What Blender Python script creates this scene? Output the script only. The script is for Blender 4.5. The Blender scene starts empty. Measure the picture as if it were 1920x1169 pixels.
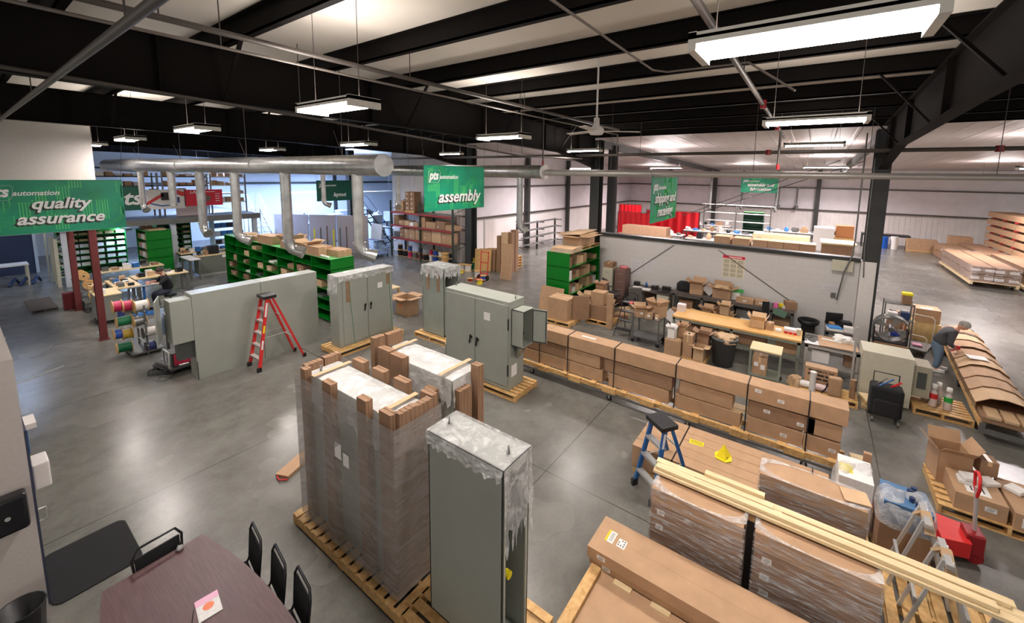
import bpy, bmesh, math, random
from mathutils import Vector, Matrix
random.seed(7)
SC = bpy.context.scene
COL = SC.collection
PI = math.pi
# ------------------------------------------------------------------ camera, world, exposure
CAM_H = 4.9
F_PX, PPX, PPY, PITCH, ROLL, YAW = 770.81, 984.87, 423.91, .1241, .0147, .6143
_f = Vector((math.cos(YAW)*math.cos(PITCH), math.sin(YAW)*math.cos(PITCH), -math.sin(PITCH)))
_r = Vector((math.sin(YAW), -math.cos(YAW), 0)); _u = _r.cross(_f)
_r2 = _r*math.cos(ROLL) + _u*math.sin(ROLL); _u2 = _u*math.cos(ROLL) - _r*math.sin(ROLL)
cam_d = bpy.data.cameras.new('camera'); cam = bpy.data.objects.new('camera', cam_d); COL.objects.link(cam)
mt = Matrix((_r2, _u2, -_f)).transposed().to_4x4(); mt.translation = Vector((0, 0, CAM_H))
cam.matrix_world = mt
cam_d.sensor_fit = 'HORIZONTAL'; cam_d.sensor_width = 36; cam_d.lens = F_PX/1920*36
cam_d.shift_x = (960-PPX)/1920; cam_d.shift_y = (PPY-584.5)/1920
cam_d.clip_start = .05; cam_d.clip_end = 200
SC.camera = cam
w = bpy.data.worlds.new('world'); SC.world = w; w.use_nodes = True
w.node_tree.nodes['Background'].inputs[0].default_value = (1, .93, .87, 1)
w.node_tree.nodes['Background'].inputs[1].default_value = .5
SC.view_settings.view_transform = 'Standard'; SC.view_settings.look = 'None'
SC.view_settings.exposure = 0.84; SC.view_settings.gamma = 1; SC.view_settings.use_curve_mapping = False
try:
    SC.cycles.use_denoising = True; SC.cycles.max_bounces = 7; SC.cycles.diffuse_bounces = 4
    SC.cycles.transparent_max_bounces = 12; SC.cycles.sample_clamp_indirect = 4; SC.cycles.caustics_reflective = False
except Exception: pass

def ray(x, y): return _r2*((x-PPX)/F_PX) - _u2*((y-PPY)/F_PX) + _f
def at(x, y, z=0.):          # the point at height z that lies behind a pixel of the photograph
    d = ray(x, y); t = (z-CAM_H)/d.z; return Vector((d.x*t, d.y*t, z))
def onX(x, y, X): d = ray(x, y); t = X/d.x; return Vector((X, d.y*t, CAM_H+d.z*t))
def onY(x, y, Y): d = ray(x, y); t = Y/d.y; return Vector((d.x*t, Y, CAM_H+d.z*t))

# ------------------------------------------------------------------ materials
MATS = {}
def mat(name, col, rough=.6, metal=0, noise=0, nscale=8, bump=0, bscale=60, emit=0, coat=0, stretch=None, col2=None, spec=.5):
    if name in MATS: return MATS[name]
    m = bpy.data.materials.new(name); m.use_nodes = True; nt = m.node_tree; N = nt.nodes; L = nt.links
    b = N['Principled BSDF']; b.inputs['Base Color'].default_value = (*col, 1)
    b.inputs['Roughness'].default_value = rough; b.inputs['Metallic'].default_value = metal
    b.inputs['Specular IOR Level'].default_value = spec
    if coat: b.inputs['Coat Weight'].default_value = coat
    tc = N.new('ShaderNodeTexCoord'); src = tc.outputs['Object']
    if stretch:
        mp = N.new('ShaderNodeMapping'); mp.inputs['Scale'].default_value = stretch; L.new(src, mp.inputs[0]); src = mp.outputs[0]
    if noise or col2:
        n = N.new('ShaderNodeTexNoise'); n.inputs['Scale'].default_value = nscale; n.inputs['Detail'].default_value = 5
        L.new(src, n.inputs['Vector'])
        mx = N.new('ShaderNodeMix'); mx.data_type = 'RGBA'
        c2 = col2 if col2 else tuple(min(1, c*(1+noise)) for c in col)
        c1 = col if col2 else tuple(c*(1-noise) for c in col)
        mr = N.new('ShaderNodeMapRange'); mr.inputs[1].default_value = .3; mr.inputs[2].default_value = .7
        L.new(n.outputs['Fac'], mr.inputs[0]); L.new(mr.outputs[0], mx.inputs['Factor'])
        mx.inputs[6].default_value = (*c1, 1); mx.inputs[7].default_value = (*c2, 1)
        L.new(mx.outputs[2], b.inputs['Base Color'])
    if bump:
        n2 = N.new('ShaderNodeTexNoise'); n2.inputs['Scale'].default_value = bscale; L.new(src, n2.inputs['Vector'])
        bp = N.new('ShaderNodeBump'); bp.inputs['Strength'].default_value = bump; bp.inputs['Distance'].default_value = .02
        L.new(n2.outputs['Fac'], bp.inputs['Height']); L.new(bp.outputs[0], b.inputs['Normal'])
    if emit:
        b.inputs['Emission Color'].default_value = (*col, 1); b.inputs['Emission Strength'].default_value = emit
    MATS[name] = m; return m

def concrete():
    m = bpy.data.materials.new('polished_concrete'); m.use_nodes = True; N = m.node_tree.nodes; L = m.node_tree.links
    b = N['Principled BSDF']; tc = N.new('ShaderNodeTexCoord'); b.inputs['Specular IOR Level'].default_value = .38
    def noise(s, d, dist=0, r=.5):
        n = N.new('ShaderNodeTexNoise'); n.inputs['Scale'].default_value = s; n.inputs['Detail'].default_value = d
        n.inputs['Distortion'].default_value = dist; n.inputs['Roughness'].default_value = r
        L.new(tc.outputs['Object'], n.inputs['Vector']); return n
    n1 = noise(.5, 3, 0, .5); n2 = noise(2.2, 8, .2, .72); n3 = noise(26, 4, 0, .6)
    cr = N.new('ShaderNodeValToRGB'); e = cr.color_ramp.elements
    e[0].position = .3; e[0].color = (.085, .082, .07, 1); e[1].position = .72; e[1].color = (.24, .23, .2, 1)
    a = N.new('ShaderNodeMath'); a.operation = 'MULTIPLY_ADD'; a.inputs[1].default_value = .5; L.new(n2.outputs['Fac'], a.inputs[0])
    a2 = N.new('ShaderNodeMath'); a2.operation = 'MULTIPLY'; a2.inputs[1].default_value = .45; L.new(n1.outputs['Fac'], a2.inputs[0])
    L.new(a2.outputs[0], a.inputs[2]); L.new(a.outputs[0], cr.inputs[0])
    mx = N.new('ShaderNodeMix'); mx.data_type = 'RGBA'; mx.blend_type = 'MULTIPLY'; mx.inputs['Factor'].default_value = .35
    L.new(cr.outputs[0], mx.inputs[6]); L.new(n3.outputs['Color'], mx.inputs[7])
    hs = N.new('ShaderNodeHueSaturation'); hs.inputs['Saturation'].default_value = .75; hs.inputs['Value'].default_value = 1.15; L.new(mx.outputs[2], hs.inputs['Color'])
    # sawn joints every 4.55 m
    sx = N.new('ShaderNodeSeparateXYZ'); L.new(tc.outputs['Object'], sx.inputs[0])
    def joint(o, off, per=2.275):
        p = N.new('ShaderNodeMath'); p.operation = 'PINGPONG'; p.inputs[1].default_value = per
        s = N.new('ShaderNodeMath'); s.operation = 'SUBTRACT'; s.inputs[1].default_value = off; L.new(sx.outputs[o], s.inputs[0]); L.new(s.outputs[0], p.inputs[0])
        l = N.new('ShaderNodeMath'); l.operation = 'LESS_THAN'; l.inputs[1].default_value = .007; L.new(p.outputs[0], l.inputs[0]); return l
    j1, j2 = joint('X', 5.38, 4.55), joint('Y', 3.3)
    mxx = N.new('ShaderNodeMath'); mxx.operation = 'MAXIMUM'; L.new(j1.outputs[0], mxx.inputs[0]); L.new(j2.outputs[0], mxx.inputs[1])
    m3 = N.new('ShaderNodeMix'); m3.data_type = 'RGBA'; L.new(mxx.outputs[0], m3.inputs['Factor']); L.new(hs.outputs[0], m3.inputs[6]); m3.inputs[7].default_value = (.04, .036, .03, 1)
    L.new(m3.outputs[2], b.inputs['Base Color'])
    rr = N.new('ShaderNodeMapRange'); rr.inputs[1].default_value = .35; rr.inputs[2].default_value = .65; rr.inputs[1].default_value = .25; rr.inputs[2].default_value = .75; rr.inputs[3].default_value = .24; rr.inputs[4].default_value = .29
    L.new(n1.outputs['Fac'], rr.inputs[0]); L.new(rr.outputs[0], b.inputs['Roughness'])
    bp = N.new('ShaderNodeBump'); bp.inputs['Strength'].default_value = .05; bp.inputs['Distance'].default_value = .02
    L.new(n2.outputs['Fac'], bp.inputs['Height']); L.new(bp.outputs[0], b.inputs['Normal'])
    return m

def ribbed(name, col, axis, pitch=.3, rough=.5, depth=.02, noise=.06):
    m = mat(name, col, rough, noise=noise, nscale=1.2); N = m.node_tree.nodes; L = m.node_tree.links
    tc = N.new('ShaderNodeTexCoord'); wv = N.new('ShaderNodeTexWave'); wv.bands_direction = axis
    wv.inputs['Scale'].default_value = .314/pitch; L.new(tc.outputs['Object'], wv.inputs['Vector'])
    cr = N.new('ShaderNodeValToRGB'); cr.color_ramp.elements[0].position = .85; cr.color_ramp.elements[1].position = .97; L.new(wv.outputs['Fac'], cr.inputs[0])
    bp = N.new('ShaderNodeBump'); bp.inputs['Strength'].default_value = .6; bp.inputs['Distance'].default_value = depth
    L.new(cr.outputs[0], bp.inputs['Height']); L.new(bp.outputs[0], N['Principled BSDF'].inputs['Normal']); return m

def blockwall():
    m = bpy.data.materials.new('painted_block'); m.use_nodes = True; N = m.node_tree.nodes; L = m.node_tree.links; b = N['Principled BSDF']
    tc = N.new('ShaderNodeTexCoord'); mp = N.new('ShaderNodeMapping'); mp.inputs['Rotation'].default_value = (PI/2, 0, PI/2)
    sp = N.new('ShaderNodeSeparateXYZ'); cb = N.new('ShaderNodeCombineXYZ'); L.new(tc.outputs['Object'], sp.inputs[0]); L.new(sp.outputs['Y'], cb.inputs['X']); L.new(sp.outputs['Z'], cb.inputs['Y'])
    br = N.new('ShaderNodeTexBrick'); br.inputs['Scale'].default_value = 1; br.inputs['Brick Width'].default_value = .4; br.inputs['Row Height'].default_value = .2
    br.inputs['Mortar Size'].default_value = .006; br.inputs['Color1'].default_value = (.60, .585, .57, 1); br.inputs['Color2'].default_value = (.59, .575, .56, 1); br.inputs['Mortar'].default_value = (.54, .52, .5, 1)
    L.new(cb.outputs[0], br.inputs['Vector']); L.new(br.outputs['Color'], b.inputs['Base Color']); b.inputs['Roughness'].default_value = .6; return m

def film(name='stretch_film', lo=.06, hi=.95, scale=(3, 3, 22), tint=(.86, .86, .88), bumpd=.03):
    m = bpy.data.materials.new(name); m.use_nodes = True; N = m.node_tree.nodes; L = m.node_tree.links
    for n in list(N): N.remove(n)
    out = N.new('ShaderNodeOutputMaterial'); tr = N.new('ShaderNodeBsdfTransparent'); pr = N.new('ShaderNodeBsdfPrincipled'); mx = N.new('ShaderNodeMixShader')
    pr.inputs['Base Color'].default_value = (*tint, 1); pr.inputs['Roughness'].default_value = .18
    tr.inputs[0].default_value = (.97, .97, .97, 1)
    tc = N.new('ShaderNodeTexCoord'); mp = N.new('ShaderNodeMapping'); mp.inputs['Scale'].default_value = scale
    mp.inputs['Rotation'].default_value = (.12, .1, .3)
    L.new(tc.outputs['Object'], mp.inputs[0])
    n = N.new('ShaderNodeTexNoise'); n.inputs['Scale'].default_value = 1.2; n.inputs['Detail'].default_value = 7; n.inputs['Roughness'].default_value = .65; n.inputs['Distortion'].default_value = .7; L.new(mp.outputs[0], n.inputs['Vector'])
    cr = N.new('ShaderNodeValToRGB'); e = cr.color_ramp.elements; e[0].position = .46; e[0].color = (lo,)*3+(1,); e[1].position = .8; e[1].color = (hi,)*3+(1,)
    L.new(n.outputs['Fac'], cr.inputs[0]); L.new(cr.outputs[0], mx.inputs[0]); L.new(tr.outputs[0], mx.inputs[1]); L.new(pr.outputs[0], mx.inputs[2])
    bp = N.new('ShaderNodeBump'); bp.inputs['Strength'].default_value = .9; bp.inputs['Distance'].default_value = bumpd; L.new(n.outputs['Fac'], bp.inputs['Height']); L.new(bp.outputs[0], pr.inputs['Normal'])
    L.new(mx.outputs[0], out.inputs[0]); MATS[name] = m; return m

def wood(name, c1, c2, stretch=(14, 1.2, 14), rough=.6, planks=None):
    m = mat(name, c1, rough, col2=c2, nscale=3, stretch=stretch)
    return m

def hexc(r, g, b):
    f = lambda v: (v/255/12.92) if v/255 <= .04045 else ((v/255+.055)/1.055)**2.4
    return (f(r), f(g), f(b))
M_FLOOR = concrete()
M_CEIL = mat('white_roof_liner', (.70, .645, .575), .8, noise=.06, nscale=.8, bump=.15, bscale=4)
M_BLACK = mat('dark_brown_steel', hexc(15, 11, 9), .75, noise=.2, nscale=3, spec=.15)
M_BLACK2 = mat('dark_grey_steel', hexc(44, 46, 45), .5, noise=.15, nscale=4)
M_PIPE = mat('grey_pipe', hexc(82, 76, 72), .45, metal=.3)
M_WALLW = ribbed('ribbed_wall_y', (.76, .71, .7), 'X', .3)
M_WALLX = ribbed('ribbed_wall_x', (.76, .71, .69), 'Y', .3)
M_INSUL = mat('wall_insulation', (.72, .68, .71), .45, noise=.06, nscale=1.5, bump=.3, bscale=3)
M_DECK = ribbed('lean_to_deck', (.46, .41, .39), 'Y', .6, depth=.04)
M_BLOCK = blockwall()
M_WHITE = mat('white_paint', (.72, .69, .66), .5, noise=.03)
M_OFFW = mat('beige_grey_wall', (.47, .43, .40), .6, noise=.04, nscale=30, bump=.1, bscale=200)
M_BLUEW = mat('blue_white_panel', (.62, .66, .74), .5, noise=.04)
M_CARD = mat('cardboard', hexc(176, 142, 110), .75, noise=.09, nscale=5, bump=.05, bscale=30)
M_CARD2 = mat('light_cardboard', hexc(200, 168, 132), .75, noise=.08, nscale=5)
M_CARD3 = mat('dark_cardboard', hexc(146, 114, 88), .8, noise=.1, nscale=6)
M_TAPE = mat('packing_tape', hexc(205, 172, 132), .3)
M_PAPER = mat('paper_label', (.8, .78, .76), .6, noise=.1, nscale=40)
M_INK = mat('black_ink', (.02, .02, .02), .6)
M_PINE = wood('pine', hexc(218, 182, 124), hexc(190, 145, 88), (6, 6, 6))
M_PINEL = wood('pale_pine', hexc(232, 212, 172), hexc(212, 186, 140), (14, 1, 14))
M_BUTCH = wood('butcher_block', hexc(232, 190, 122), hexc(206, 152, 86), (22, .8, 3))
M_TABLE = wood('mahogany_laminate', hexc(92, 62, 64), hexc(72, 46, 50), (30, 1.5, 3), .45)
M_GREY = mat('enclosure_grey', hexc(150, 154, 145), .42, noise=.04, nscale=3)
M_GREYD = mat('enclosure_dark_grey', hexc(70, 72, 70), .5)  # dark grey of back panels, flanges and small housings
M_GALV = mat('galvanised_sheet', hexc(170, 170, 168), .28, metal=.85, noise=.18, nscale=6, bump=.25, bscale=9)
M_ALU = mat('aluminium', hexc(196, 196, 194), .32, metal=.45)
M_STEEL = mat('dull_steel', hexc(120, 120, 118), .4, metal=.6, noise=.1)
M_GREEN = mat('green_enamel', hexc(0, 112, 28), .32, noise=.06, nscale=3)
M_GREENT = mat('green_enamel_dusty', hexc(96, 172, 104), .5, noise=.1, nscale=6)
M_BRED = mat('maroon_steel', hexc(104, 42, 42), .5, noise=.1)
M_RED = mat('red_paint', hexc(205, 40, 40), .4, noise=.05)
M_REDD = mat('dark_red_paint', hexc(140, 22, 30), .4)
M_BLUE = mat('blue_fibreglass', hexc(38, 96, 160), .4)
M_BLK = mat('black_plastic', hexc(28, 28, 30), .42, spec=.4)
M_BLKF = mat('black_fabric', hexc(22, 22, 24), .9, bump=.2, bscale=150)
M_BEIGE = mat('beige_metal', hexc(196, 192, 172), .45, noise=.04)
M_BROWN = mat('brown_metal', hexc(120, 92, 84), .5, noise=.05)
M_SKIN = mat('skin', hexc(205, 150, 128), .55)
M_YEL = mat('yellow_plastic', hexc(238, 220, 30), .5)
M_FILM = film()
M_FILM2 = film('loose_poly_film', .3, .9, (5, 5, 5), (.9, .9, .9), .05)
M_FILM3 = film('frosty_poly_film', .55, .95, (5, 5, 5), (.93, .93, .92), .03)

# ------------------------------------------------------------------ mesh builder
class MB:
    def __init__(s): s.bm = bmesh.new()
    def _mk(s, vs, fs, m=0, M=None, sm=False):
        v = [s.bm.verts.new(M @ Vector(p) if M else Vector(p)) for p in vs]
        for f in fs:
            try:
                fc = s.bm.faces.new([v[i] for i in f]); fc.material_index = m; fc.smooth = sm
            except ValueError: pass
        return s
    def box(s, x0, y0, z0, x1, y1, z1, m=0, M=None):
        if x0 > x1: x0, x1 = x1, x0
        if y0 > y1: y0, y1 = y1, y0
        if z0 > z1: z0, z1 = z1, z0
        return s._mk([(x0,y0,z0),(x1,y0,z0),(x1,y1,z0),(x0,y1,z0),(x0,y0,z1),(x1,y0,z1),(x1,y1,z1),(x0,y1,z1)],
                     [(3,2,1,0),(4,5,6,7),(0,1,5,4),(1,2,6,5),(2,3,7,6),(3,0,4,7)], m, M)
    def cb(s, c, d, m=0, rz=0, rx=0, ry=0):
        M = Matrix.Translation(c) @ Matrix.Rotation(rz,4,'Z') @ Matrix.Rotation(ry,4,'Y') @ Matrix.Rotation(rx,4,'X')
        return s.box(-d[0]/2,-d[1]/2,-d[2]/2,d[0]/2,d[1]/2,d[2]/2,m,M)
    def cyl(s, p0, p1, r, r1=None, n=12, m=0, caps=True, sm=True):
        p0 = Vector(p0); p1 = Vector(p1); r1 = r if r1 is None else r1
        d = p1-p0; q = d.to_track_quat('Z','Y').to_matrix()
        vs = []
        for p, rr in ((p0, r), (p1, r1)):
            for i in range(n): vs.append(p + q @ Vector((rr*math.cos(2*PI*i/n), rr*math.sin(2*PI*i/n), 0)))
        s._mk(vs, [(i,(i+1)%n,n+(i+1)%n,n+i) for i in range(n)], m, None, sm)
        if caps: s._mk(vs[:n], [tuple(range(n))[::-1]], m); s._mk(vs[n:], [tuple(range(n))], m)
        return s
    def tube(s, pts, r, n=8, m=0):
        pts = [Vector(p) for p in pts]
        rings = []; prev = None
        for i, p in enumerate(pts):
            d = ((pts[min(i+1,len(pts)-1)]-p).normalized() + (p-pts[max(i-1,0)]).normalized())
            if d.length < 1e-6: d = Vector((0,0,1))
            d.normalize()
            if prev is None: a = d.orthogonal().normalized()
            else: a = (prev - d*prev.dot(d)).normalized()
            prev = a; b = d.cross(a); rr = r[i] if isinstance(r,(list,tuple)) else r
            rings.append([p + a*rr*math.cos(2*PI*k/n) + b*rr*math.sin(2*PI*k/n) for k in range(n)])
        vs = [v for rg in rings for v in rg]; fs = []
        for i in range(len(rings)-1):
            for k in range(n): fs.append((i*n+k, i*n+(k+1)%n, (i+1)*n+(k+1)%n, (i+1)*n+k))
        s._mk(vs, fs, m, None, True)
        s._mk(rings[0], [tuple(range(n))[::-1]], m); s._mk(rings[-1], [tuple(range(n))], m); return s
    def bar(s, p0, p1, w, h, m=0):
        p0 = Vector(p0); p1 = Vector(p1); d = p1-p0; L = d.length; z = d.normalized()
        up = Vector((0,0,1)) if abs(z.z) < .95 else Vector((1,0,0))
        x = up.cross(z).normalized(); y = z.cross(x)
        M = Matrix((x,y,z)).transposed().to_4x4(); M.translation = p0
        return s.box(-w/2,-h/2,0,w/2,h/2,L,m,M)
    def prism(s, poly, z0, z1, m=0, M=None, m2=None):
        n = len(poly); vs = [(x,y,z0) for x,y in poly]+[(x,y,z1) for x,y in poly]
        s._mk(vs, [tuple(range(n))[::-1]] + [(i,(i+1)%n,n+(i+1)%n,n+i) for i in range(n)], m, M)
        return s._mk([(x,y,z1) for x,y in poly], [tuple(range(n))], m if m2 is None else m2, M)
    def quad(s, pts, m=0, M=None): return s._mk(pts, [tuple(range(len(pts)))], m, M)
    def lathe(s, prof, n=20, m=0, M=None, sm=True):
        vs = [(r*math.cos(2*PI*i/n), r*math.sin(2*PI*i/n), z) for r,z in prof for i in range(n)]
        fs = [(j*n+i, j*n+(i+1)%n, (j+1)*n+(i+1)%n, (j+1)*n+i) for j in range(len(prof)-1) for i in range(n)]
        return s._mk(vs, fs, m, M, sm)
    def grid(s, P, m=0, sm=True):     # P[i][j] points
        a = len(P); b = len(P[0]); vs = [p for r in P for p in r]
        return s._mk(vs, [(i*b+j,(i+1)*b+j,(i+1)*b+j+1,i*b+j+1) for i in range(a-1) for j in range(b-1)], m, None, sm)
def tag(o, label=None, cat=None, group=None, kind=None):
    if label: o['label'] = label
    if cat: o['category'] = cat
    if group: o['group'] = group
    if kind: o['kind'] = kind
    return o
def O(name, mb, mats, parent=None, label=None, cat=None, group=None, kind=None, loc=None, rz=0, bev=0):
    me = bpy.data.meshes.new(name)
    bmesh.ops.recalc_face_normals(mb.bm, faces=mb.bm.faces) if not getattr(mb,'keep',False) else None
    mb.bm.to_mesh(me); mb.bm.free()
    for m in (mats if isinstance(mats,(list,tuple)) else [mats]): me.materials.append(m)
    o = bpy.data.objects.new(name, me); COL.objects.link(o)
    if parent: o.parent = parent
    if loc is not None: o.location = loc
    if rz: o.rotation_euler = (0,0,rz)
    if bev:
        b = o.modifiers.new('bevel','BEVEL'); b.width = bev; b.segments = 2; b.limit_method = 'ANGLE'
    return tag(o, label, cat, group, kind)
def E(name, label, cat, loc=(0,0,0), rz=0, group=None):
    o = bpy.data.objects.new(name, None); COL.objects.link(o); o.location = loc; o.rotation_euler = (0,0,rz)
    o.empty_display_size = .1
    return tag(o, label, cat, group)
def copy_tree(o, parent=None):
    c = o.copy(); COL.objects.link(c); c.parent = parent
    for ch in [x for x in KIDS.get(o.name, list(o.children))]: copy_tree(ch, c)
    return c
KIDS = {}
def dup(o, loc, rz=0, label=None, group=None):
    c = copy_tree(o); c.location = loc; c.rotation_euler = (0,0,rz)
    if label: c['label'] = label
    if group: c['group'] = group
    elif 'group' in c and group == '': del c['group']
    return c
def text(body, size, m, parent, loc, rot=(PI/2,0,0), shear=0, off=0, name='lettering', align='CENTER', ext=.002, label=None, sx=1):
    c = bpy.data.curves.new(name,'FONT'); c.body = body; c.size = size; c.align_x = align; c.align_y = 'CENTER'; c.shear = shear; c.offset = off
    c.extrude = ext; c.materials.append(m); c.resolution_u = 3; c.space_line = .95
    t = bpy.data.objects.new('text_tmp', c); COL.objects.link(t); bpy.context.view_layer.update()
    me = bpy.data.meshes.new_from_object(t.evaluated_get(bpy.context.evaluated_depsgraph_get())); bpy.data.objects.remove(t)
    me.materials.clear(); me.materials.append(m)
    o = bpy.data.objects.new(name, me); COL.objects.link(o); o.parent = parent; o.location = loc; o.rotation_euler = rot; o.scale = (sx,1,1)
    if label: o['label'] = label
    return o
ORD = ['first','second','third','fourth','fifth','sixth','seventh','eighth','ninth','tenth','eleventh','twelfth','thirteenth','fourteenth','fifteenth','sixteenth','seventeenth','eighteenth','nineteenth','twentieth']

# ------------------------------------------------------------------ lamps
M_TUBE = mat('lit_tube', (1, .93, .95), emit=26)
M_TUBEB = mat('lit_tube_cool', (.75, .87, 1), emit=18)
M_FIX = mat('fixture_white', (.7, .68, .62), .4)
def fixture(x, y, z, label, power=95, L=1.22, W=.42, tubes=6, color=(1,.915,.85), rz=PI/2, cool=False, hang=.9, body=True, up=.24):
    r = E('high_bay_light', label, 'ceiling light', (x,y,z), rz, 'fluorescent high bay lights')
    mb = MB(); mb.box(-L/2,-W/2,.03,L/2,W/2,.07)
    for sx_ in (-1,1): mb.box(sx_*L/2,-W/2,-.045,sx_*(L/2-.05),W/2,.075)
    mb.box(-L/2+.05,-W/2,.0,L/2-.05,-W/2+.015,.05); mb.box(-L/2+.05,W/2,.0,L/2-.05,W/2-.015,.05)
    O('housing', mb, M_FIX, r)
    for k in range(tubes):
        yy = -W/2+.05+(W-.1)*k/max(1,tubes-1) if tubes > 1 else 0
        t = MB(); t.cyl((-L/2+.05,yy,-.01),(L/2-.05,yy,-.01),.0125,n=8); O('tube', t, M_TUBEB if cool else M_TUBE, r)
    top = (6.93 if x < 7 else 6.93-.035*(x-7)) if x < 15.3 else 6.45-.0323*(x-15.3)
    if y > 20 and x > 15: top = 6.5
    if z < 3: top = 2.36
    for sx_ in (-1,1):
        mb = MB(); mb.cyl((sx_*L*.4,0,.06),(sx_*L*.4,0,top-z+.01),.004,n=5); O('hanging_cable', mb, M_PIPE, r)
    ld = bpy.data.lights.new('lamp_light','AREA'); ld.shape = 'RECTANGLE'; ld.size = L*.9; ld.size_y = W*.9; ld.energy = power*1.35; ld.color = color
    lo = bpy.data.objects.new('lamp_light', ld); COL.objects.link(lo); lo.parent = r; lo.location = (0,0,.028)
    # fill light added above each closed housing to brighten the roof
    lu = bpy.data.lights.new('added_roof_light','AREA'); lu.shape = 'RECTANGLE'; lu.size = L*.9; lu.size_y = W*.9; lu.energy = power*up; lu.color = color
    uo = bpy.data.objects.new('added_roof_light', lu); COL.objects.link(uo); uo.parent = r; uo.location = (0,0,.08); uo.rotation_euler = (PI,0,0)
    return r
# lamps in rows under the main roof (z 5.7) and in the lean-to
LROW = [
 (3.08,.15,5.75,'closest and largest bright light, six tubes, top right of the photo',6,62,0),
 (2.95,5.0,5.7,'wide bright light hanging left of the photo centre before the big dark beam',6,80,0),
 (3.04,10.2,5.7,'bright light third along the left row, above the quality assurance sign post',6,80,0),
 (3.06,15.3,5.7,'small bright light fourth along the left row',6,80,0),
 (3.12,20.0,5.7,'tiny bright light at the far end of the left row beside the white wall',6,80,0),
 (7.15,.12,5.7,'long light strip directly below the closest light on the right',4,60,0),
 (7.19,5.7,5.7,'light strip above the assembly sign, right of it',4,60,0),
 (7.09,10.96,5.7,'light strip above the round end of the large duct',4,60,0),
 (7.37,17.0,5.7,'small light strip over the middle of the large duct',4,60,0),
 (12.15,.16,5.7,'thin light strip below the long strip on the right',2,55,0),
 (12.2,6.3,5.7,'light strip close to the ceiling fan',2,55,0),
 (12.23,12.4,5.7,'pair of short strips just above the assembly sign',2,55,0),
 (12.3,18.5,5.7,'far light strip over the red pallet rack',2,55,0)]
for x,y,z,l,t,p,c in LROW: fixture(x,y,z,'white '+l,p*(1.0 if x < 5 else 1.45),tubes=t,W=.42 if t>2 else .2,hang=.85)
for x,y,z,l in ((19.5,5.8,5.3,'left lean-to light strip just above the shipping and receiving sign'),(24,7.2,5.1,'second lean-to light strip, behind the shipping and receiving sign'),
  (20,-.2,5.35,'lean-to light strip behind the upper right column brace'),(26.5,-.4,5.15,'lower lean-to light strip left of the tall column'),
  (18.8,-5.6,5.3,'lean-to light strip at the right edge of the photo above the long pipe'),(33,4,5.0,'distant lean-to light strip over the far work tables'),(31,-7.5,5.0,'distant lean-to light strip over the stacked crates'),(34,11,5.0,'distant lean-to light strip in the back corner'),(37,-1,4.95,'farthest lean-to light strip, added to brighten the far wall'),(22,11.5,5.3,'lean-to light strip added near the back wall to brighten it')):  # last two strips are added to brighten the far and back walls
    fixture(x,y,z,'thin white '+l,430,up=.1,tubes=2,W=.2,color=(1,.9,.9),hang=.7,L=1.5)
for x,y,z,l in ((8.5,28,5.3,'added cool light over the far stairs'),(13,28.5,5.0,'added cool light tube in the blue-lit layout bay'),(18,30,5.0,'second added cool light in the blue-lit layout bay'),(5,28,1.98,'added cool light under the mezzanine'),(1.2,26,4.9,'added cool light above the far left door')):
    fixture(x,y,z,l,(1000 if x>8 else (200 if x>4 else 40)) if z>4 else 200,tubes=2,W=.25,color=(.42,.6,1),cool=True,hang=.3 if z<3 else .8,L=2.2)  # cool fixtures added to give the left back its blue light

# ------------------------------------------------------------------ setting
def S(name, mb, m, bev=0): return O(name, mb, m, kind='structure', bev=bev)
mb = MB(); mb.box(-6,-16,-.1,45,50,0); S('floor', mb, M_FLOOR)
def zroof(X): return 6.93 if X < 7 else 6.93-.035*(X-7)
mb = MB(); mb.keep=1
mb.prism([(-6,-16),(7,-16),(7,37),(-6,37)],6.93,7.0)
mb._mk([(7,-16,6.93),(15.4,-16,6.63),(15.4,37,6.63),(7,37,6.93),(7,-16,7),(15.4,-16,6.73),(15.4,37,6.73),(7,37,7)],[(0,1,2,3)[::-1],(4,5,6,7),(0,1,5,4),(1,2,6,5),(2,3,7,6),(3,0,4,7)])
mb._mk([(15.4,16,6.63),(28,16,6.2),(28,37,6.2),(15.4,37,6.63)],[(0,1,2,3)])
S('ceiling', mb, M_CEIL)
mb = MB(); mb._mk([(15.3,-16,6.45),(41.6,-16,5.6),(41.6,16,5.6),(15.3,16,6.45),(15.3,-16,6.55),(41.6,-16,5.7),(41.6,16,5.7),(15.3,16,6.55)],[(3,2,1,0),(4,5,6,7),(0,1,5,4),(1,2,6,5),(2,3,7,6),(3,0,4,7)])
S('ceiling_lean_to', mb, M_DECK)
for i,X in enumerate([-2.3,-.7,.9,2.5,4.12,5.8,7.38,8.95,10.5,12.05,13.6,15.05]):
    zt = zroof(X)-.005; mb = MB(); mb.box(X-.004,-15.5,zt-.26,X+.004,36.5,zt); mb.box(X-.004,-15.5,zt-.262,X+.085,36.5,zt-.252); mb.box(X-.004,-15.5,zt-.262,X+.004,36.5,zt-.23)
    mb.box(X-.085,-15.5,zt-.01,X+.004,36.5,zt)
    for yy in (-1.43,7.3,14.2,24.7):
        for dy in (-.5,.5): mb.cyl((X-.012,yy+dy,zt-.2),(X-.003,yy+dy,zt-.2),.012,n=6)
    S('roof_purlin_beam', mb, M_BLACK)
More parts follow.
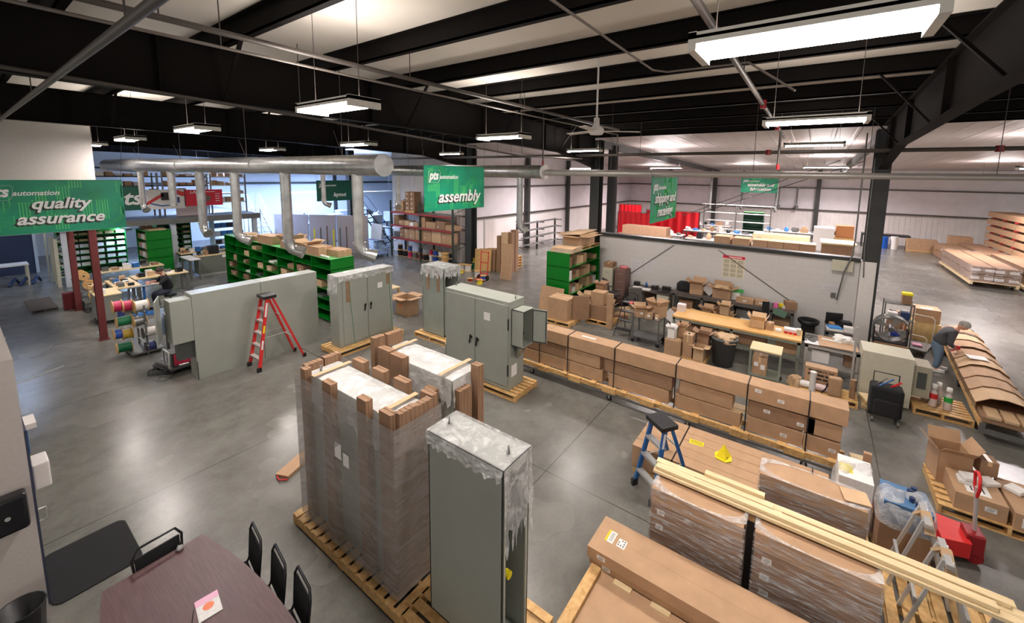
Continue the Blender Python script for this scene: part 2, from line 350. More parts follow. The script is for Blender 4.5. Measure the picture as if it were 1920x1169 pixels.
for i,Y in enumerate((-1.43,7.3,14.2,24.7,33.4)):
    mb = MB()
    xs = [-6,0,7,12.3,15.05]; tp = [zroof(x)-.27 for x in xs]; bt = [5.95,5.93,5.85,5.68,5.2]
    for k in range(4):
        a,b = xs[k],xs[k+1]
        mb._mk([(a,Y-.006,bt[k]),(b,Y-.006,bt[k+1]),(b,Y-.006,tp[k+1]),(a,Y-.006,tp[k]),(a,Y+.006,bt[k]),(b,Y+.006,bt[k+1]),(b,Y+.006,tp[k+1]),(a,Y+.006,tp[k])],[(0,1,2,3),(7,6,5,4)])
        mb.bar((a,Y,tp[k]-.007),(b,Y,tp[k+1]-.007),.2,.014); mb.bar((a,Y,bt[k]),(b,Y,bt[k+1]),.2,.014)
    for x in (-2,1.8,5,8.3,11.3,13.6):
        j = max(k for k in range(4) if xs[k] <= x); u = (x-xs[j])/(xs[j+1]-xs[j]); zb = bt[j]+u*(bt[j+1]-bt[j])
        mb.box(x-.006,Y-.09,zb,x+.006,Y+.09,tp[j]+u*(tp[j+1]-tp[j]))
    for X in (2.5,5.8,8.95,12.05):
        j = max(k for k in range(4) if xs[k] <= X); u = (X-xs[j])/(xs[j+1]-xs[j]); zb = bt[j]+u*(bt[j+1]-bt[j])
        for s_ in (-1,1): mb.bar((X+.03,Y+s_*.75,zroof(X)-.26),(X+.03,Y+s_*.09,zb+.02),.05,.03)
    S('rafter_beam', mb, M_BLACK)
    if Y < 30:
        mb = MB(); c = 15.32
        mb.box(c-.2,Y-.19,0,c-.18,Y+.19,6.3); mb.box(c+.18,Y-.19,0,c+.2,Y+.19,6.3); mb.box(c-.18,Y-.01,0,c+.18,Y+.01,6.3)
        S('steel_column', mb, M_BLACK2 if i else M_BLACK2)
for Y in (7.35,15.6):
    mb = MB(); c=17.0; mb.box(c-.17,Y-.16,0,c-.155,Y+.16,6.2); mb.box(c+.155,Y-.16,0,c+.17,Y+.16,6.2); mb.box(c-.155,Y-.008,0,c+.155,Y+.008,6.2); S('steel_column', mb, M_BLACK2)
    mb = MB(); mb.tube([(16.7,Y-.3,0),(16.7,Y-.3,5.9)],.055); O('downpipe', mb, M_PIPE, label='grey round downpipe strapped beside the %s lean-to column' % ('front' if Y<8 else 'back'), cat='pipe')
# white boxed foot of the front column
mb = MB(); mb.box(15.1,-1.56,0,15.54,-1.22,2.56); S('column_casing', mb, M_WHITE)
# low block wall between the bays
mb = MB(); mb.box(15.28,-1.2,0,15.48,7.05,2.5); S('wall_divider', mb, M_BLOCK)
mb = MB(); mb.box(15.22,-1.2,2.5,15.54,7.05,2.62); S('trim_1', mb, M_BLACK2)
mb = MB(); mb.tube([(15.265,5.95,.9),(15.265,4.1,2.42)],.012); S('trim_2', mb, M_PIPE)
mb = MB(); mb.tube([(15.265,2.6,2.42),(15.265,.2,.9)],.012); S('trim_3', mb, M_PIPE)
# walls
mb = MB(); mb.box(41.5,-16,0,41.6,16,5.7); S('wall_far', mb, M_WALLX)
mb = MB(); mb.box(41.44,-16,2.36,41.5,16,5.6); S('wall_far_insulation', mb, M_INSUL)
mb = MB(); mb.box(16.3,15.9,0,41.5,16,6.4); S('wall_back', mb, M_WALLW)
mb = MB(); mb.box(17.5,15.86,2.36,41.4,15.9,6.2); S('wall_back_insulation', mb, M_INSUL)
for n,z in ((1,2.36),(2,4.15)):
    mb = MB(); mb.box(41.3,-16,z-.05,41.46,15.8,z+.05); S('trim_%d' % (3+n), mb, M_PIPE)
    mb = MB(); mb.box(17.4,15.72,z-.05,41.3,15.88,z+.05); S('trim_%d' % (5+n), mb, M_PIPE)
for y in (7.7,-.1,-13.2,11.8):
    mb = MB(); mb.box(41.0,y-.15,0,41.3,y+.15,5.6); S('wall_column', mb, M_BLACK2)
for x in (22.4,27.8,33.4):
    mb = MB(); mb.box(x-.12,15.5,0,x+.12,15.75,6); S('wall_column', mb, M_BLACK2)
mb = MB()
for Y in (7.35,-1.43):
    for k in range(6): a=15.6+k*4.2; mb.bar((a,Y,6.2-.032*(a-15.4)),(a+4.2,Y,6.2-.032*(a+4.2-15.4)),.16,.3)
S('lean_to_rafter_beam', mb, M_BLACK2)
# white office volume carried on two maroon posts, and the far walls
mb = MB(); mb.box(-6,16.35,3.2,2.48,20.9,6.9); S('wall_office_upper', mb, M_OFFW)
mb = MB(); mb.box(16.2,16,0,16.3,21.6,6.6); S('wall_side', mb, M_WALLX)
mb = MB(); mb.box(-6,35,0,28,35.1,7); S('wall_back_left', mb, M_BLUEW)
mb = MB(); mb.box(28,16,0,28.1,35,7); S('wall_layout_side', mb, M_BLUEW)
mb = MB(); mb.box(-6,34.85,3.9,28,35,4.05); mb.box(20,34.8,0,20.25,35,6.9); S('trim_8', mb, M_BLACK2)
mb = MB(); mb.box(-6,34.8,4.9,28,34.9,5.0); S('trim_9', mb, M_BLACK2)
# near office partition on the left
mb = MB(); mb.box(-6,6.46,0,.25,6.6,2.98); S('wall_left', mb, M_OFFW)
mb = MB(); mb.box(-.2,6.6,0,.25,11,2.98); S('wall_left_side', mb, M_OFFW)
mb = MB(); mb.box(.25,6.7,0,.28,7.75,2.1); S('door_1', mb, mat('blue_grey_door', hexc(52,58,78), .5))
mb = MB(); mb.box(-.5,7.2,2.98,.0,10.4,3.0); S('trim_10', mb, M_BLK)
# ------------------------------------------------------------------ builders for repeated kinds
def pallet(x0, y0, x1, y1, z0=0, label='', h=.14, along='Y', mats=None, nb=7, group=None, dirty=False, name='wooden_pallet'):
    m = mats or M_PINE; w = x1-x0; d = y1-y0
    r = E(name, label, 'pallet', ((x0+x1)/2,(y0+y1)/2,z0), 0, group)
    mb = MB(); st = []; bb = MB()
    if along == 'Y':      # deck boards run along X, stringers along Y
        n = max(nb, int(d/.16)); bw = d/n*.72
        for i in range(n): c = -d/2+bw/2+(d-bw)*i/(n-1); mb.box(-w/2,c-bw/2,h-.02,w/2,c+bw/2,h)
        for i in range(3): c = -w/2+.02+(w-.04)*i/2; s = MB(); s.box(c-.02,-d/2,.015,c+.02,d/2,h-.02); st.append(s)
        for i in range(3): c = -d/2+.05+(d-.1)*i/2; bb.box(-w/2,c-.05,0,w/2,c+.05,.015)
    else:
        n = max(nb, int(w/.16)); bw = w/n*.72
        for i in range(n): c = -w/2+bw/2+(w-bw)*i/(n-1); mb.box(c-bw/2,-d/2,h-.02,c+bw/2,d/2,h)
        for i in range(3): c = -d/2+.02+(d-.04)*i/2; s = MB(); s.box(-w/2,c-.02,.015,w/2,c+.02,h-.02); st.append(s)
        for i in range(3): c = -w/2+.05+(w-.1)*i/2; bb.box(c-.05,-d/2,0,c+.05,d/2,.015)
    O('deck_boards', mb, m, r); O('base_boards', bb, m, r)
    for s in st: O('stringer', s, m, r)
    return r
def _lab(mb, side, w, d, h, u, v, lw, lh, m=2):
    e = .0015
    if side == '-x': mb.box(-w/2-e,u-lw/2,v-lh/2,-w/2,u+lw/2,v+lh/2,m)
    if side == '+x': mb.box(w/2,u-lw/2,v-lh/2,w/2+e,u+lw/2,v+lh/2,m)
    if side == '-y': mb.box(u-lw/2,-d/2-e,v-lh/2,u+lw/2,-d/2,v+lh/2,m)
    if side == 'top': mb.box(u-lw/2,v-lh/2,h,u+lw/2,v+lh/2,h+e,m)
def carton(x, y, z, w, d, h, label, rz=0, tape=True, labs=(), op=0, m=None, cat='box', group=None, name='cardboard_box', slits=0, detail=True):
    """x, y: centre of the base"""
    m = m or M_CARD; r = MB()
    if op:
        t = .006
        for a in ((-w/2,-d/2,-w/2+t,d/2),(w/2-t,-d/2,w/2,d/2),(-w/2,-d/2,w/2,-d/2+t),(-w/2,d/2-t,w/2,d/2)): r.box(a[0],a[1],0,a[2],a[3],h)
        r.box(-w/2,-d/2,0,w/2,d/2,t)
    else: r.box(-w/2,-d/2,0,w/2,d/2,h)
    o = O(name, r, m, label=label, cat=cat, group=group, loc=(x,y,z), rz=rz, bev=.004 if detail and not op else 0)
    if op:
        q = min(w,d)*.48
        for k,(cx,cy,ax) in enumerate(((-w/2,0,'l'),(w/2,0,'r'),(0,-d/2,'f'),(0,d/2,'b'))):
            an = op*(.75+.5*((k*37+int(abs(x)*100)) % 10)/10); f = MB(); dz = q*math.sin(an); dx = q*math.cos(an)
            if ax in 'lr':
                s_ = -1 if ax == 'l' else 1; P = [(cx,-d/2,h),(cx,d/2,h),(cx+s_*dx,d/2,h+dz),(cx+s_*dx,-d/2,h+dz)]
            else:
                s_ = -1 if ax == 'f' else 1; P = [(-w/2,cy,h),(w/2,cy,h),(w/2,cy+s_*dx,h+dz),(-w/2,cy+s_*dx,h+dz)]
            nrm = (Vector(P[1])-Vector(P[0])).cross(Vector(P[2])-Vector(P[1])).normalized()*.005
            f._mk([Vector(p) for p in P]+[Vector(p)+nrm for p in P],[(0,1,2,3),(7,6,5,4),(0,1,5,4),(1,2,6,5),(2,3,7,6),(3,0,4,7)])
            O('flap', f, m, o)
    if tape and not op:
        t = MB()
        if w > d: t.box(-w/2-.001,-.025,h,w/2+.001,.025,h+.0015); t.box(-w/2-.0015,-.025,h*.7,-w/2,.025,h)
        else: t.box(-.025,-d/2-.001,h,.025,d/2+.001,h+.0015); t.box(-.025,-d/2-.0015,h*.7,.025,-d/2,h)
        O('tape', t, M_TAPE, o)
    for L_ in labs:
        t = MB(); _lab(t, L_[0], w, d, h, *L_[1:5], m=0); O('paper_label', t, M_PAPER, o)
        if L_[3] > .07 and detail:
            t = MB()
            for k in range(3): _lab(t, L_[0], w+.002, d+.002, h+.0015, L_[1]+((-.1+.1*k)*L_[3] if L_[0] != 'top' else 0), L_[2]+(.25-.25*k)*L_[4], L_[3]*.6, L_[4]*.07, 0)
            O('print', t, M_INK, o)
    return o
def enclosure_body(w, d, h, openside=None, t=.02):
    mb = MB()
    if openside is None: mb.box(0,0,0,w,d,h)
    else:
        mb.box(0,0,0,w,t,h) if openside != '-y' else None
        mb.box(0,d-t,0,w,d,h); mb.box(0,0,0,t,d,h); mb.box(w-t,0,0,w,d,h); mb.box(0,0,0,w,d,t); mb.box(0,0,h-t,w,d,h)
        if openside == '-y':
            mb.box(0,0,0,.05,t,h); mb.box(w-.05,0,0,w,t,h); mb.box(0,0,0,w,t,.08); mb.box(0,0,h-.08,w,t,h)
    return mb
def eye_bolt(p, r, s=.035, name='eye_bolt'):
    mb = MB(); c = Vector(p); mb.tube([c+Vector((s*math.cos(a)*.7,s*math.cos(a)*.7,s+.01+s*math.sin(a))) for a in [2*PI*k/12-PI/2 for k in range(13)]], .007, 6); mb.cyl(c,c+Vector((0,0,.02)),.018,n=8)
    O(name, mb, M_STEEL, r)
def door_handle(parent, base, n, s=1):      # black T lever on a door; n = outward axis
    mb = MB(); b = Vector(base); nx, ny = n
    mb.cyl(b,b+Vector((nx*.03,ny*.03,0)),.03,n=12); o_ = b+Vector((nx*.035,ny*.035,0))
    tx, ty = -ny, nx
    mb.bar(o_+Vector((0,0,.06)),o_-Vector((tx*.03,ty*.03,.15)),.03,.022)
    O('door_handle', mb, M_BLK, parent)
def wrap_sheet(x0,y0,x1,y1,z, drops, name, label, m, amp=.02, parent=None, cat='plastic wrap', seed=1, sag=0, n=14):
    """film laid over a top face; drops = hanging length on sides (-x,+x,-y,+y)"""
    rnd = random.Random(seed); root = E(name, label, cat, ((x0+x1)/2,(y0+y1)/2,z)) if parent is None else parent
    cx, cy = ((x0+x1)/2,(y0+y1)/2) if parent is None else (0,0)
    zz = 0 if parent is None else z
    def top():
        P = []
        for i in range(n+1):
            row = []
            for j in range(n+1):
                u, v = i/n, j/n; e = min(u,1-u,v,1-v)*4
                row.append((x0+(x1-x0)*u-cx, y0+(y1-y0)*v-cy, zz+.006+min(1,e)*(rnd.random()*amp+sag*math.sin(u*PI)*math.sin(v*PI))))
            P.append(row)
        mb = MB(); mb.keep = 1; mb.grid(P); return mb
    O('top_film', top(), m, root)
    for k, dr in enumerate(drops):
        if not dr: continue
        P = []
        for i in range(n*2+1):
            u = i/(n*2); row = []
            L_ = dr*(.7+.5*rnd.random()) if dr < 1.5 else dr
            for j in range(9):
                v = j/8; off = .008+amp*(.5+rnd.random()*1.6)*v
                if k == 0: p = (x0-cx-off, y0+(y1-y0)*u-cy, zz+.005-L_*v)
                elif k == 1: p = (x1-cx+off, y0+(y1-y0)*u-cy, zz+.005-L_*v)
                elif k == 2: p = (x0+(x1-x0)*u-cx, y0-cy-off, zz+.005-L_*v)
                else: p = (x0+(x1-x0)*u-cx, y1-cy+off, zz+.005-L_*v)
                row.append(p)
            P.append(row)
        mb = MB(); mb.keep = 1; mb.grid(P); O('hanging_film', mb, m, root)
    return root
def shell(x0,y0,z0,x1,y1,z1,m,label,amp=.012,seed=3,name='stretch_wrap'):
    """film stretched right round a stack"""
    rnd = random.Random(seed); mb = MB(); mb.keep = 1; cs = [(x0,y0),(x1,y0),(x1,y1),(x0,y1),(x0,y0)]; P = []
    for a in range(4):
        for i in range(8):
            u = i/8; e = min(u,1-u)*3; P.append([(cs[a][0]+(cs[a+1][0]-cs[a][0])*u+rnd.uniform(-amp,amp)*e,cs[a][1]+(cs[a+1][1]-cs[a][1])*u+rnd.uniform(-amp,amp)*e,z0+(z1-z0)*j/8) for j in range(9)])
    P.append(P[0]); mb.grid(P); return O(name, mb, m, label=label, cat='plastic wrap')

# ------------------------------------------------------------------ tall enclosure in the foreground, half under poly film
pallet(2.45,1.95,3.4,3.3,0,'wooden pallet under the tall grey enclosure nearest the camera',along='X')
r = E('electrical_enclosure','tall narrow grey electrical enclosure under loose clear film, nearest the camera','electrical cabinet',(2.69,2.1,.14))
O('body', enclosure_body(.42,1.0,2.1,'-y'), M_GREY, r, bev=.004)
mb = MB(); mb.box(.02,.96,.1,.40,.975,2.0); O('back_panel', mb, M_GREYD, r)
mb = MB(); mb.tube([(.2,.3,.1),(.25,.2,.5),(.15,.4,.9),(.25,.3,1.5),(.2,.5,1.9)],.02); O('cable', mb, M_BLK, r)
mb = MB(); mb.cyl((.25,.1,.75),(.25,.16,.75),.04,n=12); O('yellow_knob', mb, M_YEL, r)
for y in (.1,.9): eye_bolt((.21,y,2.1), r)
wrap_sheet(2.68,2.09,3.12,3.11,2.245,(.12,.5,.75,.3),'poly_film','clear crinkled film draped over the tall enclosure nearest the camera',M_FILM2,seed=5,amp=.022)

# ------------------------------------------------------------------ two wrapped cabinets with corrugated corner posts
def corrugated(parent, x, y, z0, z1, w=.16, d=.1, rz=0):
    if w > .15: w *= 1.2
    mb = MB(); n = max(3,int(w/.028)); M = Matrix.Translation((x,y,0)) @ Matrix.Rotation(rz,4,'Z')
    for i in range(n):
        a = -w/2+w*i/n; mb.box(a+.0006,-d/2-(.003 if i%2 else 0),z0,a+w/n-.0006,d/2+(.003 if i%2 else 0),z1-(.005 if i%2 else 0),0,M)
    O('corner_post', mb, M_CARD3, parent)
def wrapped(x0,y0,x1,y1,H,label,labf,posts,lowfilm=.14,seed=2,sag=.03,pz=.14):
    r = E('wrapped_cabinet',label,'wrapped cabinet',(x0,y0,pz)); w = x1-x0; d = y1-y0
    mb = MB(); mb.box(0,0,0,w,d,H-pz); O('body', mb, M_GREY, r, bev=.006)
    wrap_sheet(.0,.0,w,d,H-pz,(.4,.3,.35,.3),'','',M_FILM3,amp=.015,parent=r,seed=seed,sag=sag)
    for (x,y,ww,dd,z1) in posts: corrugated(r,x,y,.02,z1-pz,ww,dd)
    for yy in (d*.12,d*.88):
        mb = MB(); mb.box(-.05,yy-.035,H-pz+.03+sag*.3,w+.05,yy+.035,H-pz+.036+sag*.3); O('cardboard_strip', mb, M_CARD2, r)
    eye_bolt((w*.3,d*.95,H-pz), r)
    return r
wrapped(2.62,3.55,3.06,5.4,2.2,'nearest shrink-wrapped cabinet with cardboard posts round it, on a pallet','',
  [(-.05,.05,.09,.2,2.33),(-.05,.48,.09,.18,2.34),(-.05,1.22,.09,.2,2.3),(-.05,1.8,.09,.12,2.31),(.10,-.06,.2,.09,2.33),(.33,-.06,.18,.09,2.31),(.5,.02,.09,.2,2.32),(.5,.5,.1,.24,2.33),(.5,.95,.1,.24,2.33),(.5,1.4,.1,.24,2.33),(.36,1.9,.2,.09,2.32),(.1,1.9,.2,.09,2.31)],seed=8,sag=.03)
o = shell(2.5,3.42,.16,3.18,5.52,2.2,film('side_film',.42,.72,(2,2,12),(.5,.48,.46),.03),'streaky stretch wrap round the nearest wrapped cabinet',seed=4)
mb = MB(); mb.box(2.492,4.44,1.42,2.495,4.58,1.62); mb.box(2.492,4.28,1.38,2.495,4.40,1.54); O('shipping_notice', mb, M_PAPER, label='pair of white notices on the film of the nearest wrapped cabinet', cat='label')
pallet(2.42,3.28,3.22,5.62,0,'long pallet under the nearest shrink-wrapped cabinet',along='Y')
wrapped(3.78,3.85,4.3,5.45,2.08,'second shrink-wrapped cabinet with a bulging film top, behind the first','',
  [(-.06,.35,.1,.2,1.9),(-.06,1.05,.12,.3,2.2),(-.06,1.35,.12,.28,2.22),(.0,1.66,.16,.1,2.32),(.3,1.66,.24,.1,2.3),(.15,-.06,.2,.1,1.95),(.42,-.08,.12,.14,2.2)],seed=12,sag=.09)
pallet(3.6,3.6,4.45,5.75,0,'pallet under the second shrink-wrapped cabinet',along='Y')
mb = MB(); mb.box(-.3,-.12,0,.3,.12,.05); o = O('cardboard_scrap', mb, M_CARD, label='flattened cardboard piece on the floor left of the wrapped cabinet', cat='cardboard', loc=(3.0,6.75,0.0), rz=.4)
mb = MB(); mb.tube([(2.75,6.5,.02),(2.66,6.58,.03),(2.68,6.7,.02),(2.8,6.74,.02)],.012); O('red_strap', mb, M_RED, label='red strap loop beside the cardboard piece on the floor', cat='strap')

# ------------------------------------------------------------------ two-door enclosure in the middle (doors face the camera side)
pallet(6.72,4.95,7.6,7.25,0,'pallet under the two-door enclosure in the middle',along='X')
r = E('two_door_enclosure','large grey two-door enclosure with side box, middle of the floor','electrical cabinet',(6.82,5.2,.14))
mb = MB(); mb.box(0,0,0,.56,1.95,2.02); O('body', mb, M_GREY, r, bev=.005)
for k,(a,b) in enumerate(((.03,.965),(.985,1.92))):
    mb = MB(); mb.box(-.022,a,.09,-.001,b,1.95); dr = O('door', mb, M_GREY, r, bev=.005)
    door_handle(dr,(-.022,b-.08 if k == 0 else a+.1,1.0 if k else .98),(-1,0))
    mb = MB(); mb.box(-.03,.0 if k == 0 else 1.93,.35,-.005,.02 if k == 0 else 1.95,.6); mb.box(-.03,.0 if k == 0 else 1.93,1.4,-.005,.02 if k == 0 else 1.95,1.65); O('hinge', mb, M_BLK if k == 0 else M_GREY, dr)
mb = MB(); mb.box(-.025,.52,1.5,-.0235,.7,1.68); O('paper_notice', mb, M_PAPER, r)
mb = MB(); mb.box(.1,-.002,.28,.3,0,.55); O('paper_notice', mb, M_PAPER, r)
eye_bolt((.3,.06,2.02), r); eye_bolt((.3,1.88,2.02), r)
mb = enclosure_body(.42,.3,.82,None); mb.bm.clear()
for a in ((0,-.3,0,.02,0,.82),(.40,-.3,0,.42,0,.82),(0,-.3,0,.42,0,.02),(0,-.3,.8,.42,0,.82),(0,-.02,0,.42,0,.82)): mb.box(a[0]+.08,a[1],a[2]+1.03,a[3]+.08,a[4],a[5]+1.03)
O('side_box', mb, M_GREY, r, bev=.003)
mb = MB(); mb.cb((.51,-.45,1.44),(.02,.36,.76),rz=.25); sd = O('side_box_door', mb, M_GREY, r)
mb = MB(); [mb.cb((.495,-.46,1.44+q_),(.008,.32,.015),rz=.25) for q_ in (-.36,.36)]; [mb.cb((.495-.155*s_*math.sin(.25),-.46+.155*s_*math.cos(.25),1.44),(.008,.015,.72),rz=.25) for s_ in (-1,1)]; O('gasket', mb, M_BLK, sd)
mb = MB(); mb.tube([(.2,-.1,1.05),(.25,-.2,1.3),(.2,-.15,1.7)],.02); O('cable_whip', mb, M_BLK, r)
mb = MB(); mb.cyl((.25,-.16,1.03),(.3,0,.7),.12,.05,n=10); O('transition_duct', mb, M_GALV, r)

# ------------------------------------------------------------------ left two-door enclosure under film
pallet(5.65,9.95,7.75,10.85,0,'pallet below the film-covered two-door enclosure',along='Y')
r = E('film_topped_enclosure','grey two-door enclosure with torn film on top and green straps, left of centre','electrical cabinet',(5.85,10.22,.14))
mb = MB(); mb.box(0,0,0,1.72,.44,1.98); O('body', mb, M_GREY, r, bev=.005)
for k,(a,b) in enumerate(((.12,.86),(.88,1.66))):
    mb = MB(); mb.box(a,-.022,.06,b,-.001,1.9); dr = O('door', mb, M_GREY, r, bev=.005); door_handle(dr,(b-.08 if k == 0 else a+.08,-.022,1.02),(0,-1))
mb = MB(); mb.box(1.2,-.026,1.42,1.36,-.0235,1.58); O('paper_notice', mb, M_PAPER, r)
for x,L_ in ((.22,.75),(1.5,.5)):
    mb = MB(); mb.box(x,-.035,1.98-L_,x+.11,-.024,1.99); O('cardboard_strip', mb, M_CARD3, r)
for x,b in ((.28,.42),(1.56,1.66)):
    mb = MB(); mb.bar((x,-.04,1.97),(b,-.04,.0),.014,.003); O('green_strap', mb, mat('green_strap', hexc(40,140,90), .4), r)
wrap_sheet(5.84,10.19,7.58,10.67,2.125,(.5,.25,.16,.2),'poly_film','ragged clear film over the left two-door enclosure',M_FILM2,seed=9,amp=.02)

# ------------------------------------------------------------------ narrow galvanised cabinet
pallet(7.86,8.25,8.95,9.6,0,'pallet under the narrow enclosure with dark window',along='X')
r = E('narrow_enclosure','narrow pale cabinet with dark open side, under torn film, behind the middle enclosure','electrical cabinet',(8.05,8.5,.14))
O('body', enclosure_body(.62,.92,2.06,'-y'), mat('pale_galvanised', hexc(150,158,150), .38, metal=.25, noise=.08, nscale=3), r, bev=.004)
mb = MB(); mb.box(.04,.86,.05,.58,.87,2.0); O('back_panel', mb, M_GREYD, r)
for y in (.18,.62):
    mb = MB(); mb.box(-.012,y,1.35,-.002,y+.1,2.04); O('cardboard_strip', mb, M_CARD3, r)
wrap_sheet(8.04,8.49,8.68,9.43,2.205,(.3,.45,.3,.3),'poly_film','torn clear film over the narrow dark-windowed cabinet',M_FILM2,seed=15,amp=.03)

# ------------------------------------------------------------------ long low enclosure and its side boxes, left
r = E('long_grey_enclosure','long plain grey enclosure standing on the floor behind the red ladder','electrical cabinet',(3.06,11.49,0))
mb = MB(); mb.box(0,0,.0,1.44,.44,2.06); O('left_panel', mb, M_GREY, r, bev=.006)
mb = MB(); mb.box(1.45,0,.0,2.9,.44,2.06); O('right_panel', mb, M_GREY, r, bev=.006)
mb = MB(); mb.box(-.4,-.02,.98,-.01,.36,1.98); O('side_box', mb, M_GREY, r, bev=.006)
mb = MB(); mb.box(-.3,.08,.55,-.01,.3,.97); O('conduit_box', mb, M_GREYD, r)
mb = MB(); mb.cb((-.52,.42,1.5),(.025,.6,1.0),rz=-.35); sd = O('open_door', mb, M_GREY, r, bev=.003)
mb = MB(); mb.cb((-.545,.40,1.62),(.02,.1,.05),rz=-.35); mb.cb((-.545,.40,1.3),(.02,.05,.05),rz=-.35); O('latch', mb, M_ALU, sd)
mb = MB(); mb.tube([(-.3,.1,.45),(-.12,.1,.45)],.02); O('conduit_nipple', mb, M_ALU, r)
mb = MB(); mb.box(.0,-.01,.0,.02,.0,.45); O('side_flange', mb, M_GREYD, r)

# ------------------------------------------------------------------ step ladders
def ladder(name, label, loc, rz, H, base, width, steps, mc, tread, capc=M_BLK, topw=.3):
    r = E(name, label, 'ladder', loc, rz); W = width/2; T = topw/2; ax = base*.30
    for s in (-1,1):
        mb = MB(); mb.bar((-ax,s*W,0),(0,s*T,H),.03,.075); rl = O('front_rail', mb, mc, r)
        mb = MB(); mb.box(-ax-.05,s*W-.025,0,-ax+.05,s*W+.025,.11); O('rubber_foot', mb, M_BLK, rl)
        mb = MB(); mb.bar((base-ax,s*W*.95,0),(.12,s*T*.95,H-.02),.028,.05); rl = O('rear_rail', mb, mc, r)
        mb = MB(); mb.box(base-ax-.04,s*W*.95-.02,0,base-ax+.04,s*W*.95+.02,.1); O('rubber_foot', mb, M_BLK, rl)
    for k in range(1,steps+1):
        u = k/(steps+1); x = -ax*(1-u); z = H*u; hw = W+(T-W)*u
        mb = MB(); mb.box(x-.045,-hw,z-.012,x+.05,hw,z+.012); mb.box(x-.045,-hw,z-.03,x-.035,hw,z); O('step', mb, tread, r)
    for u in (.35,.7):
        hw = (W+(T-W)*u)*.95; x = base-ax+(.12-base+ax)*u; mb = MB(); mb.bar((x,-hw,H*u),(x,hw,H*u),.03,.02); O('rear_brace', mb, tread, r)
    for s in (-1,1):
        mb = MB(); hw = W+(T-W)*.45; mb.bar((-ax*.55,s*hw,H*.45),(base-ax+(.12-base+ax)*.45,s*hw*.95,H*.45),.02,.006); O('spreader', mb, tread, r)
    mb = MB(); mb.box(-.1,-T-.05,H-.03,.2,T+.05,H+.045); mb.cyl((.05,0,H+.046),(.05,0,H+.05),.03); O('top_cap', mb, capc, r, bev=.01)
    for s in (-1,):
        a = .86; x = -ax*(1-a); hw = (W+(T-W)*a)+.017
        for (u0,u1,c) in ((.74,.93,M_PAPER),(.3,.42,M_PAPER),(.52,.62,M_YEL)):
            p = [(-ax*(1-u)*1.0, s*((W+(T-W)*u)+.018), H*u) for u in (u0,u1)]
            mb = MB(); mb.bar(p[0],p[1],.003,.04); O('sticker', mb, c, r)
    return r
ladder('step_ladder','red six-foot step ladder with black top in front of the long grey enclosure',(4.4,11.05,0),0,1.78,1.1,.55,5,M_RED,M_ALU)
ladder('step_ladder','blue four-foot step ladder between the low crate and the wrapped cartons',(6.02,1.68,0),math.atan2(-.28,.4),1.15,.75,.46,3,M_BLUE,M_ALU)
# ------------------------------------------------------------------ long row of strapped cartons on a wheeled skid
def long_carton(x0,y0,z0,x1,y1,z1,label,labs=(),group=None,m=None,**k):
    return carton((x0+x1)/2,(y0+y1)/2,z0,x1-x0,y1-y0,z1-z0,label,tape=False,labs=labs,group=group,m=m,**k)
r = E('wheeled_skid','long pine skid on casters under the row of strapped cartons','skid',(8.25,2.4,0))
for x in (-.2,.2):
    mb = MB(); mb.box(x-.03,-3.15,.2,x+.03,3.45,.3); O('stringer', mb, M_PINE, r)
mb = MB(); [mb.box(-.28,-3.05+k*.72,.3,.28,-2.92+k*.72,.32) for k in range(9)]; O('deck_boards', mb, M_PINE, r)
for k in range(7): mb = MB(); mb.box(-.27,-2.6+k*.85,.19,-.17,-2.3+k*.85,.31); O('block', mb, M_PINE, r)
mb = MB(); mb.box(-.27,-3.1,.15,-.24,3.4,.19); O('steel_runner', mb, M_STEEL, r)
for x in (-.2,.2):
    for y in (.95,-.7,3.0,-2.6):
        mb = MB(); mb.cyl((x-.018,y,.055),(x+.018,y,.055),.055,n=14); cw = O('caster_wheel', mb, M_BLK, r)
        mb = MB(); mb.box(x-.028,y-.02,.05,x-.02,y+.02,.2); mb.box(x+.02,y-.02,.05,x+.028,y+.02,.2); mb.box(x-.04,y-.04,.16,x+.04,y+.04,.2); O('caster_fork', mb, M_ALU, cw)
TOPC = [(5.75,4.42,'leftmost'),(4.41,3.27,'second'),(3.26,1.98,'third'),(1.97,.72,'fourth'),(.71,-.2,'fifth'),(-.21,-.72,'last and shortest')]
for k,(a,b,n) in enumerate(TOPC):
    labs = [('-x',.3,.2,.1,.06),('-x',-.05,.12,.1,.06)] if k == 4 else ([('top',.0,.15,.06,.35)] if k == 1 else [])
    long_carton(8.06,b,.935,8.44,a,1.215,'%s long carton in the strapped top layer, counted from the left' % n,labs,'long strapped cartons')
for k,(a,b,n) in enumerate([(5.75,4.5,'leftmost'),(4.49,3.62,'second'),(3.5,2.05,'third'),(1.9,.95,'fourth'),(.7,-.3,'fifth'),(-.2,-.66,'last')]):
    long_carton(8.085,b,.63,8.42,a,.9,'%s long carton in the strapped middle layer, counted from the left' % n,[('-x',.2,.16,.1,.06),('-x',-.3,.1,.1,.06)] if k in (4,) else (),'long strapped cartons',m=M_CARD if k % 2 else M_CARD3)
for k,(a,b,n) in enumerate([(5.75,4.4,'leftmost'),(4.39,3.55,'second'),(3.4,2.1,'third'),(2.0,.8,'fourth'),(.7,-.15,'fifth'),(-.16,-.66,'last')]):
    long_carton(8.085,b,.325,8.42,a,.6,'%s long carton in the strapped bottom layer, counted from the left' % n,[('-x',-.15,.12,.1,.06)] if k > 3 else (),'long strapped cartons')
